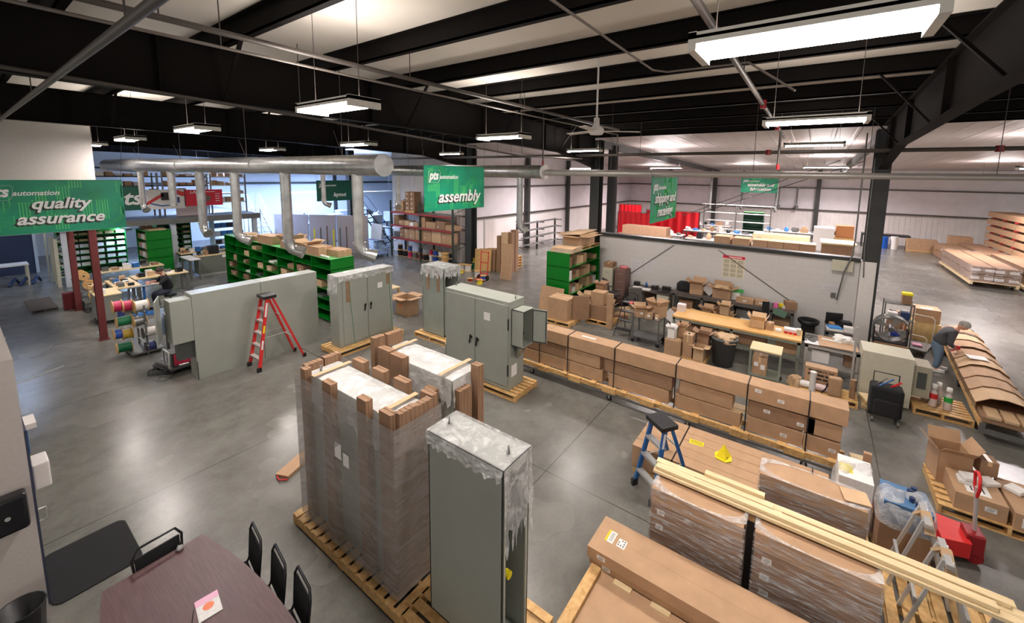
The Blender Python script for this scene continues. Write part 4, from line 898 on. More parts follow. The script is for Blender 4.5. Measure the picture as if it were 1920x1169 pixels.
pipe([(12.8,.9,6.1),(12.8,.9,5.15)],.03,'short dark sprinkler drop with red end, left of the long light strip',fit=((12.8,.9,5.2),),hang=((12.8,.9,6.1),))
pipe([(10.2,6.6,6.5),(10.2,6.6,5.2)],.02,'short dark sprinkler drop with red end above the white duct cap',fit=((10.2,6.6,5.25),),hang=((10.2,6.6,6.5),))
# ceiling fan
c = at(1118,247,5.62); r = E('ceiling_fan','white three-blade ceiling fan on a long rod','ceiling fan',(c.x,c.y,5.62))
zt = 6.93-.035*(c.x-7)-5.62
mb = MB(); mb.cyl((0,0,.1),(0,0,zt),.016,n=8); O('down_rod', mb, M_WHITE, r)
mb = MB(); mb.lathe([(0,-.06),(.1,-.05),(.13,0),(.12,.05),(.05,.1),(.045,.22),(0,.22)],16); O('motor', mb, M_WHITE, r)
mb = MB(); mb.lathe([(0,zt-.15),(.03,zt-.15),(.1,zt-.02),(.1,zt)],12); O('canopy', mb, M_WHITE, r)
for k in range(3):
    a = k*2*PI/3-.9; mb = MB(); mb.cb((.42*math.cos(a),.42*math.sin(a),.01),(.6,.1,.008),rz=a,rx=.2); O('blade', mb, M_WHITE, r)
# cabling on the front column
mb = MB()
mb.tube([(15.1,-1.02,6.2),(15.1,-1.02,3.2),(15.12,-1.0,2.7),(15.1,-.85,2.2),(15.2,-.75,1.3)],.02)
O('grey_cable', mb, M_STEEL, label='grey cable looping down the left side of the front column', cat='cable')
mb = MB(); mb.tube([(15.09,-1.25,5.5),(15.09,-1.25,2.9),(15.09,-1.3,2.1)],.016); O('grey_cable', mb, M_STEEL, label='thin conduit on the face of the front column', cat='cable')
mb = MB(); mb.box(15.16,-1.05,2.2,15.27,-.55,2.52); O('junction_box', mb, M_BEIGE, label='beige electrical box on the low wall by the front column', cat='box')
mb = MB(); mb.box(15.5,-1.62,2.1,15.58,-1.56,2.4); O('fire_extinguisher_sign', mb, M_RED, label='red marker on the side of the white column casing', cat='marker')
# ------------------------------------------------------------------ green steel shelving and what lies on it
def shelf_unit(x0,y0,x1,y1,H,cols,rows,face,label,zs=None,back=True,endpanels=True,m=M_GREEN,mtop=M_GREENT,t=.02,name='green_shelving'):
    r = E(name,label,'shelving',(x0,y0,0)); w = x1-x0; d = y1-y0
    zs = zs or [.06+(H-.06-t)*k/rows for k in range(rows+1)]
    for k,z in enumerate(zs):
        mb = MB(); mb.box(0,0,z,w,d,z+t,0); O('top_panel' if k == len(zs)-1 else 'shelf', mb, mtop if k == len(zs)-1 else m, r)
    L_ = d if face in ('-x','+x') else w
    for k in range(cols+1):
        a = (L_-t)*k/cols; mb = MB()
        if face == '-x': mb.box(.0,a,0,w,a+t,H-.001)
        else: mb.box(a,0,0,a+t,d,H-.001)
        O('upright_panel', mb, m, r)
    if back:
        mb = MB()
        if face == '-x': mb.box(w-.005,0,0,w,d,H-.001)
        else: mb.box(0,d-.005,0,w,d,H-.001)
        O('back_panel', mb, m, r)
    return r,zs
COLW = [M_CARD,M_CARD2,M_CARD3,M_PAPER,M_CARD]
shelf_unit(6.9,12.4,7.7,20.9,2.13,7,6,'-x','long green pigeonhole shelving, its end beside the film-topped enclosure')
rnd = random.Random(3)
zs = [.06+(2.13-.08)*k/6 for k in range(7)]
rown = ['bottom','second','third','fourth','fifth','top']; M_BLUET = mat('blue_tray',hexc(60,130,200),.5)
for c_ in range(7):
    for q in range(6):
        if q == 0 or rnd.random() < .22 or (q == 5 and rnd.random() < .75): continue
        y = 20.9-.61-c_*1.214; z = zs[q]+.02; kind = rnd.random()
        side = rnd.choice(['on the left','in the middle','on the right']); yo = {'on the left':.26,'in the middle':0,'on the right':-.26}[side]
        pos = '%s of bin %s, %s row, long green pigeonhole shelving' % (side, ORD[c_], rown[q])
        if kind < .6: carton(7.12,y+yo,z,.34,rnd.uniform(.3,.55),rnd.uniform(.1,.24),'brown carton '+pos,rz=rnd.uniform(-.1,.1),m=rnd.choice([M_CARD,M_CARD2,M_CARD3]),detail=False,labs=[('-x',0,.06,.08,.05)] if rnd.random()<.5 else ())
        else:
            mb = MB(); mb.box(-.16,-.2,0,.16,.2,.05); mb.box(-.15,-.19,.05,.15,.19,.06)
            O('parts_tray', mb, rnd.choice([M_BLUET,M_PAPER,M_STEEL]), label='flat parts tray '+pos, cat='tray', loc=(7.1,y+yo,z))
for (px,py,w,d,h,lb,op,m_) in ((470,470,.4,.5,.22,'small carton with slots at the far end on top of the pigeonhole shelving',0,M_CARD2),(486,472,.35,.5,.18,'dark carton behind the slotted one on top of the pigeonhole shelving',0,M_CARD3),
    (510,476,.7,1.0,.32,'wide carton in the middle of the pigeonhole shelving top',0,M_CARD),(548,478,.6,.7,.3,'open carton with flaps on top of the pigeonhole shelving',.9,M_CARD),(578,474,.5,.6,.28,'dark-slotted carton on top of the pigeonhole shelving',.5,M_CARD2),(597,478,.5,.95,.3,'long carton right of the open one on the pigeonhole shelving',0,M_CARD),(634,474,.5,.75,.22,'carton at the near end on top of the pigeonhole shelving',0,M_CARD)):
    c = at(px,py,2.15); X = min(max(c.x,7.15),7.45); c = onX(px,py,X); carton(X,c.y,2.135,w if X-w/2>6.9 else .5,d,h,lb,op=op,m=m_,rz=rnd.uniform(-.1,.1))
mb = MB(); mb.tube([(7.02,13.9,2.17),(6.98,12.65,2.17)],.035); O('paper_roll', mb, M_PAPER, label='long white paper tube lying at the near end of the pigeonhole shelving', cat='tube')

shelf_unit(12.6,6.95,15.1,7.9,2.13,1,4,'-y','green shelving with a solid end panel, left of the low block wall',zs=[.08,.6,1.1,1.6,2.11])
for q,z in enumerate((.62,1.12,1.62)):
    cnt = -1
    for k in range(8):
        if rnd.random() < .12: continue
        cnt += 1
        x = 12.82+k*.29; h = rnd.uniform(.16,.38); m_ = rnd.choice([M_CARD,M_CARD3,M_PAPER,M_CARD2])
        carton(x,7.2,z,.24,.35,h,'%s carton, %s from the end panel, %s green shelf by the low wall' % ({'cardboard':'brown','dark_cardboard':'dark brown','paper_label':'white','light_cardboard':'light brown'}[m_.name],ORD[cnt],['second','third','upper'][q]),m=m_,detail=False,tape=False,rz=rnd.uniform(-.1,.1))
# on top: wrapped flat carton, long crate carton with a raised lid on a pallet
o = carton(13.05,7.35,2.13,.8,.85,.16,'flat film-wrapped carton on the near end of the green shelving by the low wall',m=M_CARD2,rz=.1)
shell(12.62,6.9,2.13,13.48,7.8,2.31,M_FILM,'clear film round the flat carton on the green shelving',seed=41)
pallet(13.5,6.95,15.0,7.85,2.13,'pallet lying on top of the green shelving by the low wall',h=.12,along='Y')
r = carton(14.15,7.4,2.26,1.2,.75,.36,'large open carton with a tilted lid on top of the green shelving',op=.05,m=M_CARD)
mb = MB(); mb.cb((0,0,.46),(1.3,.84,.03),ry=-.04,rx=-.1); O('lid', mb, M_CARD2, r)
mb = MB(); mb.box(-.6,-.38,.36,.65,-.34,.44); mb.box(.2,-.3,.3,.6,.3,.44); O('inner_packing', mb, M_PINEL, r)

# cartons before the green end panel
mb = MB(); mb.cb((0,0,.45),(.03,.95,.9),ry=.22); O('flat_cardboard', mb, M_CARD, label='big cardboard sheet leaning against the green end panel', cat='cardboard', loc=(12.32,7.5,0))
pallet(11.25,6.15,12.05,7.2,0,'small pallet under the big closed carton before the green shelving',along='X')
carton(11.68,6.68,.14,.62,.75,.72,'big plain carton on a pallet before the green shelving',m=M_CARD)
mb = MB(); mb.box(-.02,-.45,0,.02,.1,.8); O('flat_cardboard', mb, M_CARD3, label='folded cardboard standing beside the big plain carton', cat='cardboard', loc=(11.75,6.2,.15), rz=.6)
pallet(12.1,5.1,12.9,6.0,0,'small pallet under the stack of two cartons before the green shelving',along='X')
carton(12.45,5.6,.14,.6,.7,.5,'lower dark carton of the stack before the green shelving',m=M_CARD3)
carton(12.4,5.65,.65,.42,.45,.42,'upper carton of the stack before the green shelving')
carton(12.75,5.75,.65,.3,.3,.55,'narrow tall carton behind the upper one before the green shelving',m=M_CARD3,op=.8)
mb = MB(); mb.box(-.04,-.1,0,.04,.1,1.15); O('corner_board', mb, M_CARD, label='tall folded corner board standing beside the stacked cartons', cat='cardboard', loc=(12.05,5.12,0), rz=.2)
for k,(x,y,w,h) in enumerate(((13.2,5.85,.6,.32),(13.35,6.5,.45,.5),(13.1,5.2,.45,.2),(13.75,5.2,.35,.22))):
    carton(x,y,0,w,.5,h,'%s of the loose cartons on the floor behind the corner board' % ['widest','tallest','lowest','smallest'][k],op=.6 if k in (0,1) else 0,rz=.3*k,m=[M_CARD,M_CARD2,M_CARD3,M_CARD2][k])

# ------------------------------------------------------------------ office corner along the block wall
def file_cabinet(loc, m, label, n=4, w=.42, d=.55, h=1.34):
    r = E('file_cabinet',label,'file cabinet',loc)
    mb = MB(); mb.box(0,-w,0,d,0,h); O('body', mb, m, r, bev=.004)
    for k in range(n):
        z = .05+k*(h-.08)/n; mb = MB(); mb.box(-.012,-w+.02,z,0,-.02,z+(h-.08)/n-.015); dr = O('drawer', mb, m, r, bev=.003)
        mb = MB(); mb.box(-.03,-w/2-.06,z+.18,-.012,-w/2+.06,z+.2); O('handle', mb, M_ALU, dr)
    return r
file_cabinet((14.7,6.62,0),M_BEIGE,'beige four-drawer file cabinet against the block wall')
file_cabinet((14.7,6.1,0),M_BROWN,'brown four-drawer file cabinet beside the beige one')
carton(14.97,6.42,1.34,.4,.36,.2,'small carton on top of the beige file cabinet',m=M_CARD3)
mb = MB(); mb.lathe([(0,0),(.14,0),(.17,.06),(.16,.11),(.0,.13)],14); O('pinkish_bundle', mb, mat('pink_red',hexc(200,120,125),.6), label='pinkish bundle on top of the brown file cabinet', cat='bundle', loc=(14.95,5.85,1.34))
def office_chair(loc, rz, label, m):
    r = E('office_chair',label,'chair',loc,rz)
    mb = MB(); mb.box(-.25,-.24,.44,.25,.24,.52); O('seat', mb, m, r, bev=.03)
    mb = MB(); mb.cb((0,.27,.83),(.44,.07,.5),rx=-.15); O('backrest', mb, m, r, bev=.03)
    mb = MB(); mb.tube([(0,.05,.44),(0,.26,.46),(0,.3,.7)],.018); mb.cyl((0,0,.08),(0,0,.45),.028); O('column', mb, M_BLK, r)
    for k in range(5):
        a = 2*PI*k/5+.3; mb = MB(); mb.bar((0,0,.1),(.28*math.cos(a),.28*math.sin(a),.06),.035,.03); b_ = O('base_arm', mb, M_BLK, r)
        mb = MB(); mb.cyl((.28*math.cos(a)-.015,.28*math.sin(a),.03),(.28*math.cos(a)+.015,.28*math.sin(a),.03),.03,n=10); O('caster', mb, M_BLK, b_)
    for s in (-1,1):
        mb = MB(); mb.tube([(s*.26,.1,.46),(s*.3,.08,.66),(s*.3,-.16,.68)],.018); O('armrest', mb, M_BLK, r)
    return r
office_chair((14.25,6.0,0),.9,'dark office chair beside the green shelving',mat('brown_grey_fabric',hexc(72,64,62),.9))
office_chair((13.85,4.95,0),1.9,'grey office chair pulled up to the steel desk',mat('grey_fabric',hexc(96,92,90),.9))
r = E('steel_desk','steel desk with dark top and beige drawers against the block wall','desk',(14.45,3.95,0))
mb = MB(); mb.box(0,0,.72,.8,1.5,.76); O('desktop', mb, mat('dark_laminate',hexc(82,70,66),.4), r)
for a,nm in ((.02,0),(1.06,1)):
    mb = MB(); mb.box(.03,a,.1,.75,a+.42,.72); p = O('drawer_pedestal', mb, M_BEIGE, r, bev=.004)
    for k in range(2): mb = MB(); mb.box(.018,a+.02,.14+.29*k,.03,a+.4,.41+.29*k); dd = O('drawer', mb, M_BEIGE, p); 
mb = MB(); mb.box(.7,.44,.3,.72,1.06,.7); O('modesty_panel', mb, M_BROWN, r)
for (x,y,w,d,h,m_,nm,lb) in ((14.7,5.2,.25,.3,.03,M_PAPER,'paper_stack','paper stack at the left end of the steel desk'),(14.65,4.85,.3,.35,.02,M_PAPER,'paper_stack','spread papers in the middle of the steel desk'),(14.9,4.6,.2,.25,.12,M_BLK,'desk_phone','black telephone on the steel desk'),(15.0,4.95,.1,.1,.2,M_BLUE,'blue_bottle','small blue spray bottle on the steel desk'),
     (14.65,4.2,.2,.4,.03,M_BLK,'keyboard','black keyboard at the right end of the steel desk'),(15.0,4.2,.15,.3,.14,M_BLK,'desk_printer','black device at the right end of the steel desk'),(14.95,5.3,.2,.2,.16,M_BLK,'desk_organizer','black organizer at the back left of the steel desk')):
    mb = MB(); mb.box(-w/2,-d/2,0,w/2,d/2,h) if nm != 'blue_bottle' else mb.lathe([(0,0),(.045,0),(.045,.12),(.015,.17),(.015,.2),(0,.2)],12)
    if nm == 'desk_phone': mb.box(-w/2,-d/2-.02,h,w/2-.1,-d/2+.05,h+.04)
    O(nm, mb, m_, label=lb, cat=nm.replace('_',' '), loc=(x,y,.761), rz=.1)
def bench(x0,y0,x1,y1,H,top,legm,label,t=.045,shelf=None,legs=3,name='work_bench',shm=None):
    r = E(name,label,'work bench',(x0,y0,0)); w=x1-x0; d=y1-y0
    mb = MB(); mb.box(0,0,H-t,w,d,H); O('bench_top', mb, top, r, bev=.003)
    for k in range(legs):
        y = .05+(d-.1)*k/(legs-1)
        for x in (.05,w-.05):
            mb = MB(); mb.box(x-.03,y-.03,0,x+.03,y+.03,H-t); O('leg', mb, legm, r)
    if shelf is not None:
        mb = MB(); mb.box(.02,.02,shelf-.02,w-.02,d-.02,shelf); O('lower_shelf', mb, shm or legm, r)
    mb = MB(); mb.box(.02,.02,H-t-.07,.05,d-.02,H-t); O('apron_rail', mb, legm, r)
    return r
M_DTOP = mat('dark_bench_top',hexc(88,80,76),.5)
bench(14.45,.95,15.25,3.85,.9,M_DTOP,M_STEEL,'long dark-topped bench full of cartons along the block wall',shelf=.25,legs=4,shm=M_DTOP)
bench(14.5,.25,15.25,.9,.88,M_DTOP,M_STEEL,'short dark bench at the right end of the long wall bench',shelf=.2,legs=2,shm=M_DTOP)
r = E('duffel_bag','bulky black bag on the left end of the long wall bench','bag',(14.9,3.55,.9)); mb = MB(); mb.box(-.2,-.24,0,.2,.24,.3); O('bag_body', mb, M_BLKF, r, bev=.07); mb = MB(); mb.tube([(-.1,-.15,.28),(-.1,-.1,.36),(-.1,.1,.36),(-.1,.15,.28)],.012); O('bag_handle', mb, M_BLK, r)
carton(14.8,3.1,.9,.42,.42,.36,'open brown carton beside the black bag on the wall bench',op=.8)
mb = MB(); mb.cb((0,0,.16),(.04,.32,.3),rx=.7); O('white_board', mb, M_PAPER, label='tilted white board between two cartons on the wall bench', cat='panel', loc=(14.75,2.72,.95))
carton(14.8,2.3,.9,.45,.55,.32,'carton filled with brown paper on the wall bench',op=.5,m=M_CARD)
blob((14.8,2.3,1.18),(.36,.42,.14),M_CARD2,'crumpled_paper','crumpled packing paper in the open carton on the wall bench','paper',51,.2)
carton(15.0,2.35,1.22,.1,.5,.2,'cardboard flap standing behind the paper-filled carton',tape=False)
mb = MB(); mb.box(-.12,-.12,0,.12,.12,.25); O('green_lidded_tub', mb, M_PAPER, label='white tub with a green lid right of the paper-filled carton', cat='tub', loc=(14.9,1.9,.9)); 
mb = MB(); mb.box(-.13,-.2,0,.13,.14,.06); O('green_cloth', mb, mat('bright_green',hexc(60,170,80),.6), label='bright green cover on the white tub', cat='cover', loc=(14.9,1.9,1.152), rz=.2)
for k,(x,y,w,d,h) in enumerate(((14.7,1.6,.35,.5,.15),(14.75,1.15,.35,.35,.14))): carton(x,y,.9,w,d,h,['low carton with white labels on the wall bench','small low carton at the right end of the long wall bench'][k],labs=[('-x',0,.08,.1,.05)])
for k,(x,y,m_) in enumerate(((14.75,.75,mat('pink',hexc(225,100,160),.5)),(14.9,.6,M_YEL),(14.8,.5,M_PAPER))): 
    mb = MB(); mb.box(-.07,-.05,0,.07,.05,.14-.03*k); O('small_package', mb, m_, label='small %s package on the short dark bench' % ['pink','yellow','white'][k], cat='package', loc=(x,y,.88), rz=k)
carton(14.85,.38,.88,.3,.3,.24,'dark carton at the right end of the short dark bench',m=M_CARD3,rz=.3)
mb = MB(); mb.box(-.03,-.1,-.35,.0,.1,.25); O('hanging_jacket', mb, M_BLKF, label='black jacket hanging at the corner of the short dark bench', cat='jacket', loc=(14.45,1.0,.85), rz=.2, bev=.02)
mb = MB(); mb.cb((0,0,0),(.02,.35,.2),rx=.3); O('green_folder', mb, mat('folder_green',hexc(90,120,100),.6), label='green folder hanging over the edge of the short bench', cat='folder', loc=(14.49,.62,.8))
n_ = 0
for (x,y,z,w,d,h,op,m_) in ((14.15,3.55,0,.4,.4,.42,0,M_CARD3),(14.1,3.08,0,.38,.34,.35,.6,M_CARD),(14.75,3.4,.26,.4,.45,.35,0,M_CARD3),(14.15,2.6,0,.42,.42,.3,.5,M_CARD2),(14.2,2.62,.31,.3,.3,.3,.7,M_CARD),(14.15,2.08,0,.4,.4,.5,.7,M_CARD),(14.2,2.1,.51,.28,.28,.3,.9,M_CARD2),(13.65,2.4,0,.35,.4,.25,.4,M_CARD),(14.75,2.5,.26,.4,.45,.4,0,M_CARD),(14.15,1.5,0,.4,.42,.32,.6,M_PAPER),(14.75,1.6,.26,.4,.45,.4,0,M_STEEL),(13.6,1.75,0,.38,.4,.25,.8,M_CARD),(14.85,.57,.21,.4,.45,.3,0,M_CARD),(13.65,3.0,0,.36,.36,.28,.5,M_CARD2)):
    lb = ['dark carton at the left end of the pile under the wall bench','open carton second from the left under the wall bench','dark carton on the shelf at the left under the wall bench','flat open carton left of centre under the wall bench','small open carton on top of the flat one under the wall bench','tall open carton in the middle before the wall bench','small open carton atop the tall one before the wall bench','low carton on the floor before the bench pile','carton on the shelf under the middle of the wall bench','open white carton near the right of the bench pile','grey case on the shelf under the wall bench','open carton on the floor near the long wooden bench','plain carton on the shelf of the short dark bench','flat open carton nearest the desk chair'][n_]; n_ += 1
    carton(x,y,z,w,d,h,lb,op=op,m=m_,rz=rnd.uniform(-.2,.2) if z==0 else 0,detail=False,name='metal_case' if m_ is M_STEEL else 'cardboard_box')
mb = MB(); mb.cb((0,0,.2),(.03,.5,.36),rx=.6); O('picture_board', mb, M_PAPER, label='white-edged frame leaning on the cartons left of the long wooden bench', cat='frame', loc=(13.75,3.6,.02))
# wall papers, calendar, notices
r = E('wall_calendar','large year calendar with a red heading on the block wall','calendar',(15.275,1.9,1.15))
c0 = onX(1356,478,15.275); c1 = onX(1394,524,15.275); hy = (c0.y-c1.y)/2; yc = (c0.y+c1.y)/2; r.location = (15.275,yc,c1.z); hh = c0.z-c1.z
mb = MB(); mb.box(-.004,-hy,0,.004,hy,hh); O('sheet', mb, mat('calendar_cream',hexc(214,206,184),.6), r)
mb = MB(); mb.box(-.007,-hy,hh*.87,-.004,hy,hh); O('red_heading', mb, mat('calendar_red',hexc(214,30,60),.5), r)
mb = MB()
for i in range(3):
    for j in range(4): mb.box(-.006,-hy+.04+i*(2*hy-.04)/3,.03+j*hh*.205,-.0045,-hy+(i+1)*(2*hy-.04)/3,.03+j*hh*.205+hh*.165)
O('month_blocks', mb, mat('calendar_print',hexc(176,170,150),.6), r)
mb = MB()
for k in range(9): mb.box(-.009,-hy*.7+k*hy*.13,hh*.9,-.007,-hy*.7+k*hy*.13+.03,hh*.96)
O('heading_print', mb, M_PAPER, r)
k=0
for (px,py,w,h,lb) in ((1192,500,.4,.55,'large sheet of drawings on the block wall above the desk'),(1218,498,.35,.45,'smaller sheet of drawings right of the large one on the block wall'),(1555,540,.42,.16,'long white notice on the block wall near the column')):
    c = onX(px,py,15.275); mb = MB(); mb.box(-.003,-w/2,-h/2,.003,w/2,h/2); o = O('wall_sheet', mb, mat('wall_paper_sheet',(.62,.6,.62),.6), label=lb, cat='paper', loc=c)
    mb = MB(); [mb.box(-.005,-w*.35,-h*.35+j*h*.2,-.003,w*.3,-h*.34+j*h*.2) for j in range(4)]; O('print', mb, M_STEEL, o)
c = onX(1562,554,15.275); mb = MB(); mb.box(-.02,-.06,-.08,0,.06,.08); O('switch_box', mb, M_STEEL, label='small grey switch box below the long white notice', cat='switch', loc=c)
# bins
r = E('trash_can','black lined bin against the wall right of the benches','bin',(14.85,-.12,0)); mb = MB(); mb.lathe([(0,0),(.2,0),(.26,.62),(.25,.64),(.24,.6),(.18,.04)],4,M=Matrix.Rotation(PI/4,4,'Z'),sm=False); O('body', mb, M_BLK, r); mb = MB(); mb.lathe([(.27,.55),(.285,.65),(.24,.66),(.22,.5)],12,sm=True); O('liner_bag', mb, M_BLK, r)
r = E('trash_can','big round grey bin of crumpled paper before the wooden bench','bin',(11.5,1.66,0)); mb = MB(); mb.lathe([(0,.02),(.24,.02),(.3,.7),(.33,.7),(.33,.76),(.3,.76),(.285,.7),(.22,.08),(0,.08)],24); O('body', mb, mat('bin_grey',hexc(92,96,98),.6), r); mb = MB(); mb.tube([(.0,.32,.62),(.03,.36,.6),(.06,.32,.62)],.012); O('handle', mb, M_BLK, r)
blob((11.5,1.66,.66),(.5,.5,.16),M_CARD2,'crumpled_paper','crumpled brown paper heaped in the round grey bin','paper',61,.25)
r = E('waste_basket','small dark waste basket between cabinets and desk','bin',(14.55,5.52,0)); mb = MB(); mb.lathe([(0,.02),(.13,.02),(.16,.36),(.15,.36),(.12,.05)],14); O('body', mb, M_BLK, r)

# ------------------------------------------------------------------ long wooden packing bench and neighbours
M_GLEG = mat('grey_green_steel',hexc(128,136,124),.5)
bench(11.85,-.0,12.75,3.12,.93,M_BUTCH,M_GLEG,'long packing bench with a pale wooden top',t=.05,shelf=.45,legs=3)
for (x,y,z,w,d,h,op,m_,lb) in ((12.35,1.0,.93,.32,.34,.22,.9,M_CARD2,'open carton on the long packing bench'),(12.3,.72,.93,.2,.18,.2,0,M_CARD,'small carton beside the open one on the packing bench'),
    (12.3,1.2,.46,.5,.9,.3,0,M_CARD3,'dark carton on the lower shelf of the packing bench'),(12.3,.3,.46,.4,.5,.3,0,M_CARD,'carton at the right of the packing bench shelf'),(12.2,2.7,.46,.4,.5,.25,0,M_CARD3,'carton at the left of the packing bench shelf')):
    carton(x,y,z,w,d,h,lb,op=op,m=m_,detail=False)
for k,(x,y,m_,w,d,h,lb,nm) in enumerate(((12.3,.52,M_PAPER,.16,.14,.06,'small white packet pile on the packing bench','packet'),(12.35,.25,mat('clear_bin',hexc(225,215,215),.3),.2,.3,.12,'clear parts bin with red front on the packing bench','parts_bin'),(12.3,.08,M_BEIGE,.14,.1,.16,'beige tape gun box at the right end of the packing bench','tape_dispenser'),(12.4,3.0,mat('clear_bin',(.7,.7,.7)),.2,.22,.22,'white jug at the left end of the packing bench','jug'))):
    mb = MB(); mb.box(-w/2,-d/2,0,w/2,d/2,h); o = O(nm, mb, m_, label=lb, cat=nm.replace('_',' '), loc=(x,y,.932), bev=.006)
    if k == 1:
        for yy in (-.1,0,.1): mb = MB(); mb.box(-w/2-.03,yy-.04,0,-w/2,yy+.04,.05); O('red_front', mb, M_RED, o)
mb = MB(); mb.cb((0,0,0),(.5,.5,.02),rx=.25); 
bench(11.9,-1.15,12.75,-.06,.9,M_STEEL,M_ALU,'steel-framed bench covered with a cardboard sheet, right of the packing bench',t=.03,shelf=.42,legs=2)
mb = MB(); mb.box(-.38,-.38,0,.38,.38,.01); O('cardboard_sheet', mb, M_CARD, label='cardboard sheet with a white slip on the steel-framed bench', cat='cardboard', loc=(12.3,-.72,.905), rz=.05)
mb = MB(); mb.box(-.05,-.2,0,.05,.2,.004); O('paper_slip', mb, M_PAPER, label='white slip lying on the cardboard sheet', cat='paper', loc=(12.42,-.6,.917), rz=-.1)
for k in range(9):
    mb = MB(); mb.bar((-.05,0,0),(.06,.02,.01),.02,.015); O('hand_tool', mb, M_STEEL if k%3 else M_BLK, label='small metal part among the loose ones left of the cardboard sheet', cat='part', loc=(12.15+.18*(k%3),-.1-.07*(k//3),.91), rz=k*1.3, group='loose parts on the steel-framed bench')
mb = MB(); mb.box(-.025,-.02,0,.025,.02,1.6); O('aluminium_post', mb, M_ALU, label='tall aluminium post at the corner of the steel-framed bench', cat='post', loc=(11.62,-1.0,0))
carton(12.3,-1.0,.43,.3,.25,.35,'dark open-fronted box under the steel-framed bench',m=M_CARD3,detail=False)
carton(12.2,-.4,.43,.35,.35,.3,'white case under the steel-framed bench',m=M_PAPER,tape=False,detail=False)
bench(13.6,-1.1,14.6,-.5,.8,M_DTOP,M_STEEL,'cluttered dark desk by the column casing',legs=2)
for k,(x,y,z,w,d,h,m_,lb) in enumerate(((13.8,-.7,.8,.3,.35,.05,M_PAPER,'thick white paper pile on the cluttered desk'),(13.8,-.7,.855,.25,.3,.03,M_BLUET,'blue folder on the white paper pile'),(14.1,-.95,.8,.2,.25,.2,M_BLK,'black device at the back of the cluttered desk'),(13.8,-1.0,.8,.2,.2,.14,M_WHITE,'white box on the cluttered desk'),(14.35,-.7,.8,.05,.4,.32,M_BLK,'monitor turned away on the cluttered desk'),(14.1,-.65,.8,.2,.12,.1,M_CARD3,'brown box on the cluttered desk'))):
    mb = MB(); mb.box(-w/2,-d/2,0,w/2,d/2,h); O('desk_clutter_box' if k in (3,5) else ['paper_pile','folder','device','box','monitor','box'][k], mb, m_, label=lb, cat=['paper','folder','device','box','monitor','box'][k], loc=(x,y,z), rz=[.1,.3,.2,0,.3,.1][k])
blob((12.55,-.85,.915),(.3,.35,.14),M_PAPER,'plastic_bag','white plastic bag on the back of the steel-framed bench','bag',71,.2)
# pallet of mixed cartons, grey cart, rolling steps, small cart
pallet(10.95,2.0,11.65,3.05,0,'pallet under the mixed cartons before the packing bench',along='X')
for (x,y,z,w,d,h,op,lb,m_) in ((11.12,2.82,.14,.4,.42,.2,0,'lower left carton of the mixed pallet',M_CARD),(11.12,2.82,.345,.4,.42,.2,0,'upper left carton of the mixed pallet',M_CARD),(11.15,2.9,.55,.25,.2,.26,.9,'open white-sided carton on the left of the mixed pallet',M_PAPER),(11.4,2.68,.55,.25,.2,.3,.9,'open carton behind the white-sided one on the mixed pallet',M_CARD),(11.15,2.46,.14,.3,.24,.62,0,'tall narrow carton in the middle of the mixed pallet',M_CARD),(11.45,2.15,.14,.3,.3,.62,.5,'tall carton at the back right of the mixed pallet',M_CARD3),(11.12,2.17,.14,.3,.26,.36,.1,'small carton at the front right of the mixed pallet',M_CARD2)):
    carton(x,y,z,w,d,h,lb,op=op,m=m_,detail=False,labs=[('top',0,0,.1,.1)] if 'tall narrow' in lb else ())
def cart(x0,y0,x1,y1,H,label,m,zlow=.18,top=None,caster=.06):
    r = E('utility_cart',label,'cart',((x0+x1)/2,(y0+y1)/2,0)); w=x1-x0; d=y1-y0
    mb = MB(); mb.box(-w/2,-d/2,H-.03,w/2,d/2,H); O('top_shelf', mb, top or m, r)
    mb = MB(); mb.box(-w/2,-d/2,zlow,w/2,d/2,zlow+.03); O('lower_shelf', mb, m, r)
    for sx_ in (-1,1):
        for sy in (-1,1):
            mb = MB(); mb.box(sx_*(w/2-.02)-.018,sy*(d/2-.02)-.018,.1,sx_*(w/2-.02)+.018,sy*(d/2-.02)+.018,H-.03); lg = O('leg', mb, m, r)
            mb = MB(); mb.cyl((sx_*(w/2-.03)-.015,sy*(d/2-.03),caster),(sx_*(w/2-.03)+.015,sy*(d/2-.03),caster),caster,n=12); O('caster_wheel', mb, M_BLK, lg)
    return r
cart(11.45,3.35,12.05,4.15,.8,'grey two-shelf cart with tipped cartons, left of the mixed pallet',mat('cart_grey',hexc(92,92,92),.6))
for (x,y,w,d,h,op,rz,lb) in ((11.6,3.95,.3,.35,.25,.7,.5,'open carton at the left of the grey cart'),(11.6,3.7,.25,.22,.18,0,.2,'small labelled carton at the front of the grey cart'),(11.85,3.55,.35,.4,.36,.9,-.4,'largest open carton on the grey cart'),(11.53,3.45,.1,.1,.14,0,0,'tiny carton at the front edge of the grey cart')):
    carton(x,y,.8,w,d,h,lb,op=op,rz=rz,labs=[('-x',0,h*.5,.08,.06)],detail=False)
r = E('rolling_steps','black rolling step ladder beside the grey cart','step ladder',(12.1,4.5,0))
for s in (-1,1):
    mb = MB(); mb.tube([(-.6,s*.24,0),(.1,s*.22,1.0),(.1,s*.22,1.25)],.014); O('side_rail', mb, M_BLK, r)
    mb = MB(); mb.tube([(.35,s*.24,0),(.12,s*.22,1.0)],.014); O('rear_rail', mb, M_BLK, r)
for k in range(4):
    mb = MB(); mb.box(-.55+.17*k,-.23,.23+.24*k,-.36+.17*k,.23,.25+.24*k); O('step', mb, M_BLK, r)
mb = MB(); mb.tube([(.1,-.22,1.2),(.12,-.1,1.28),(.12,.1,1.28),(.1,.22,1.2)],.014); O('top_rail', mb, M_BLK, r)
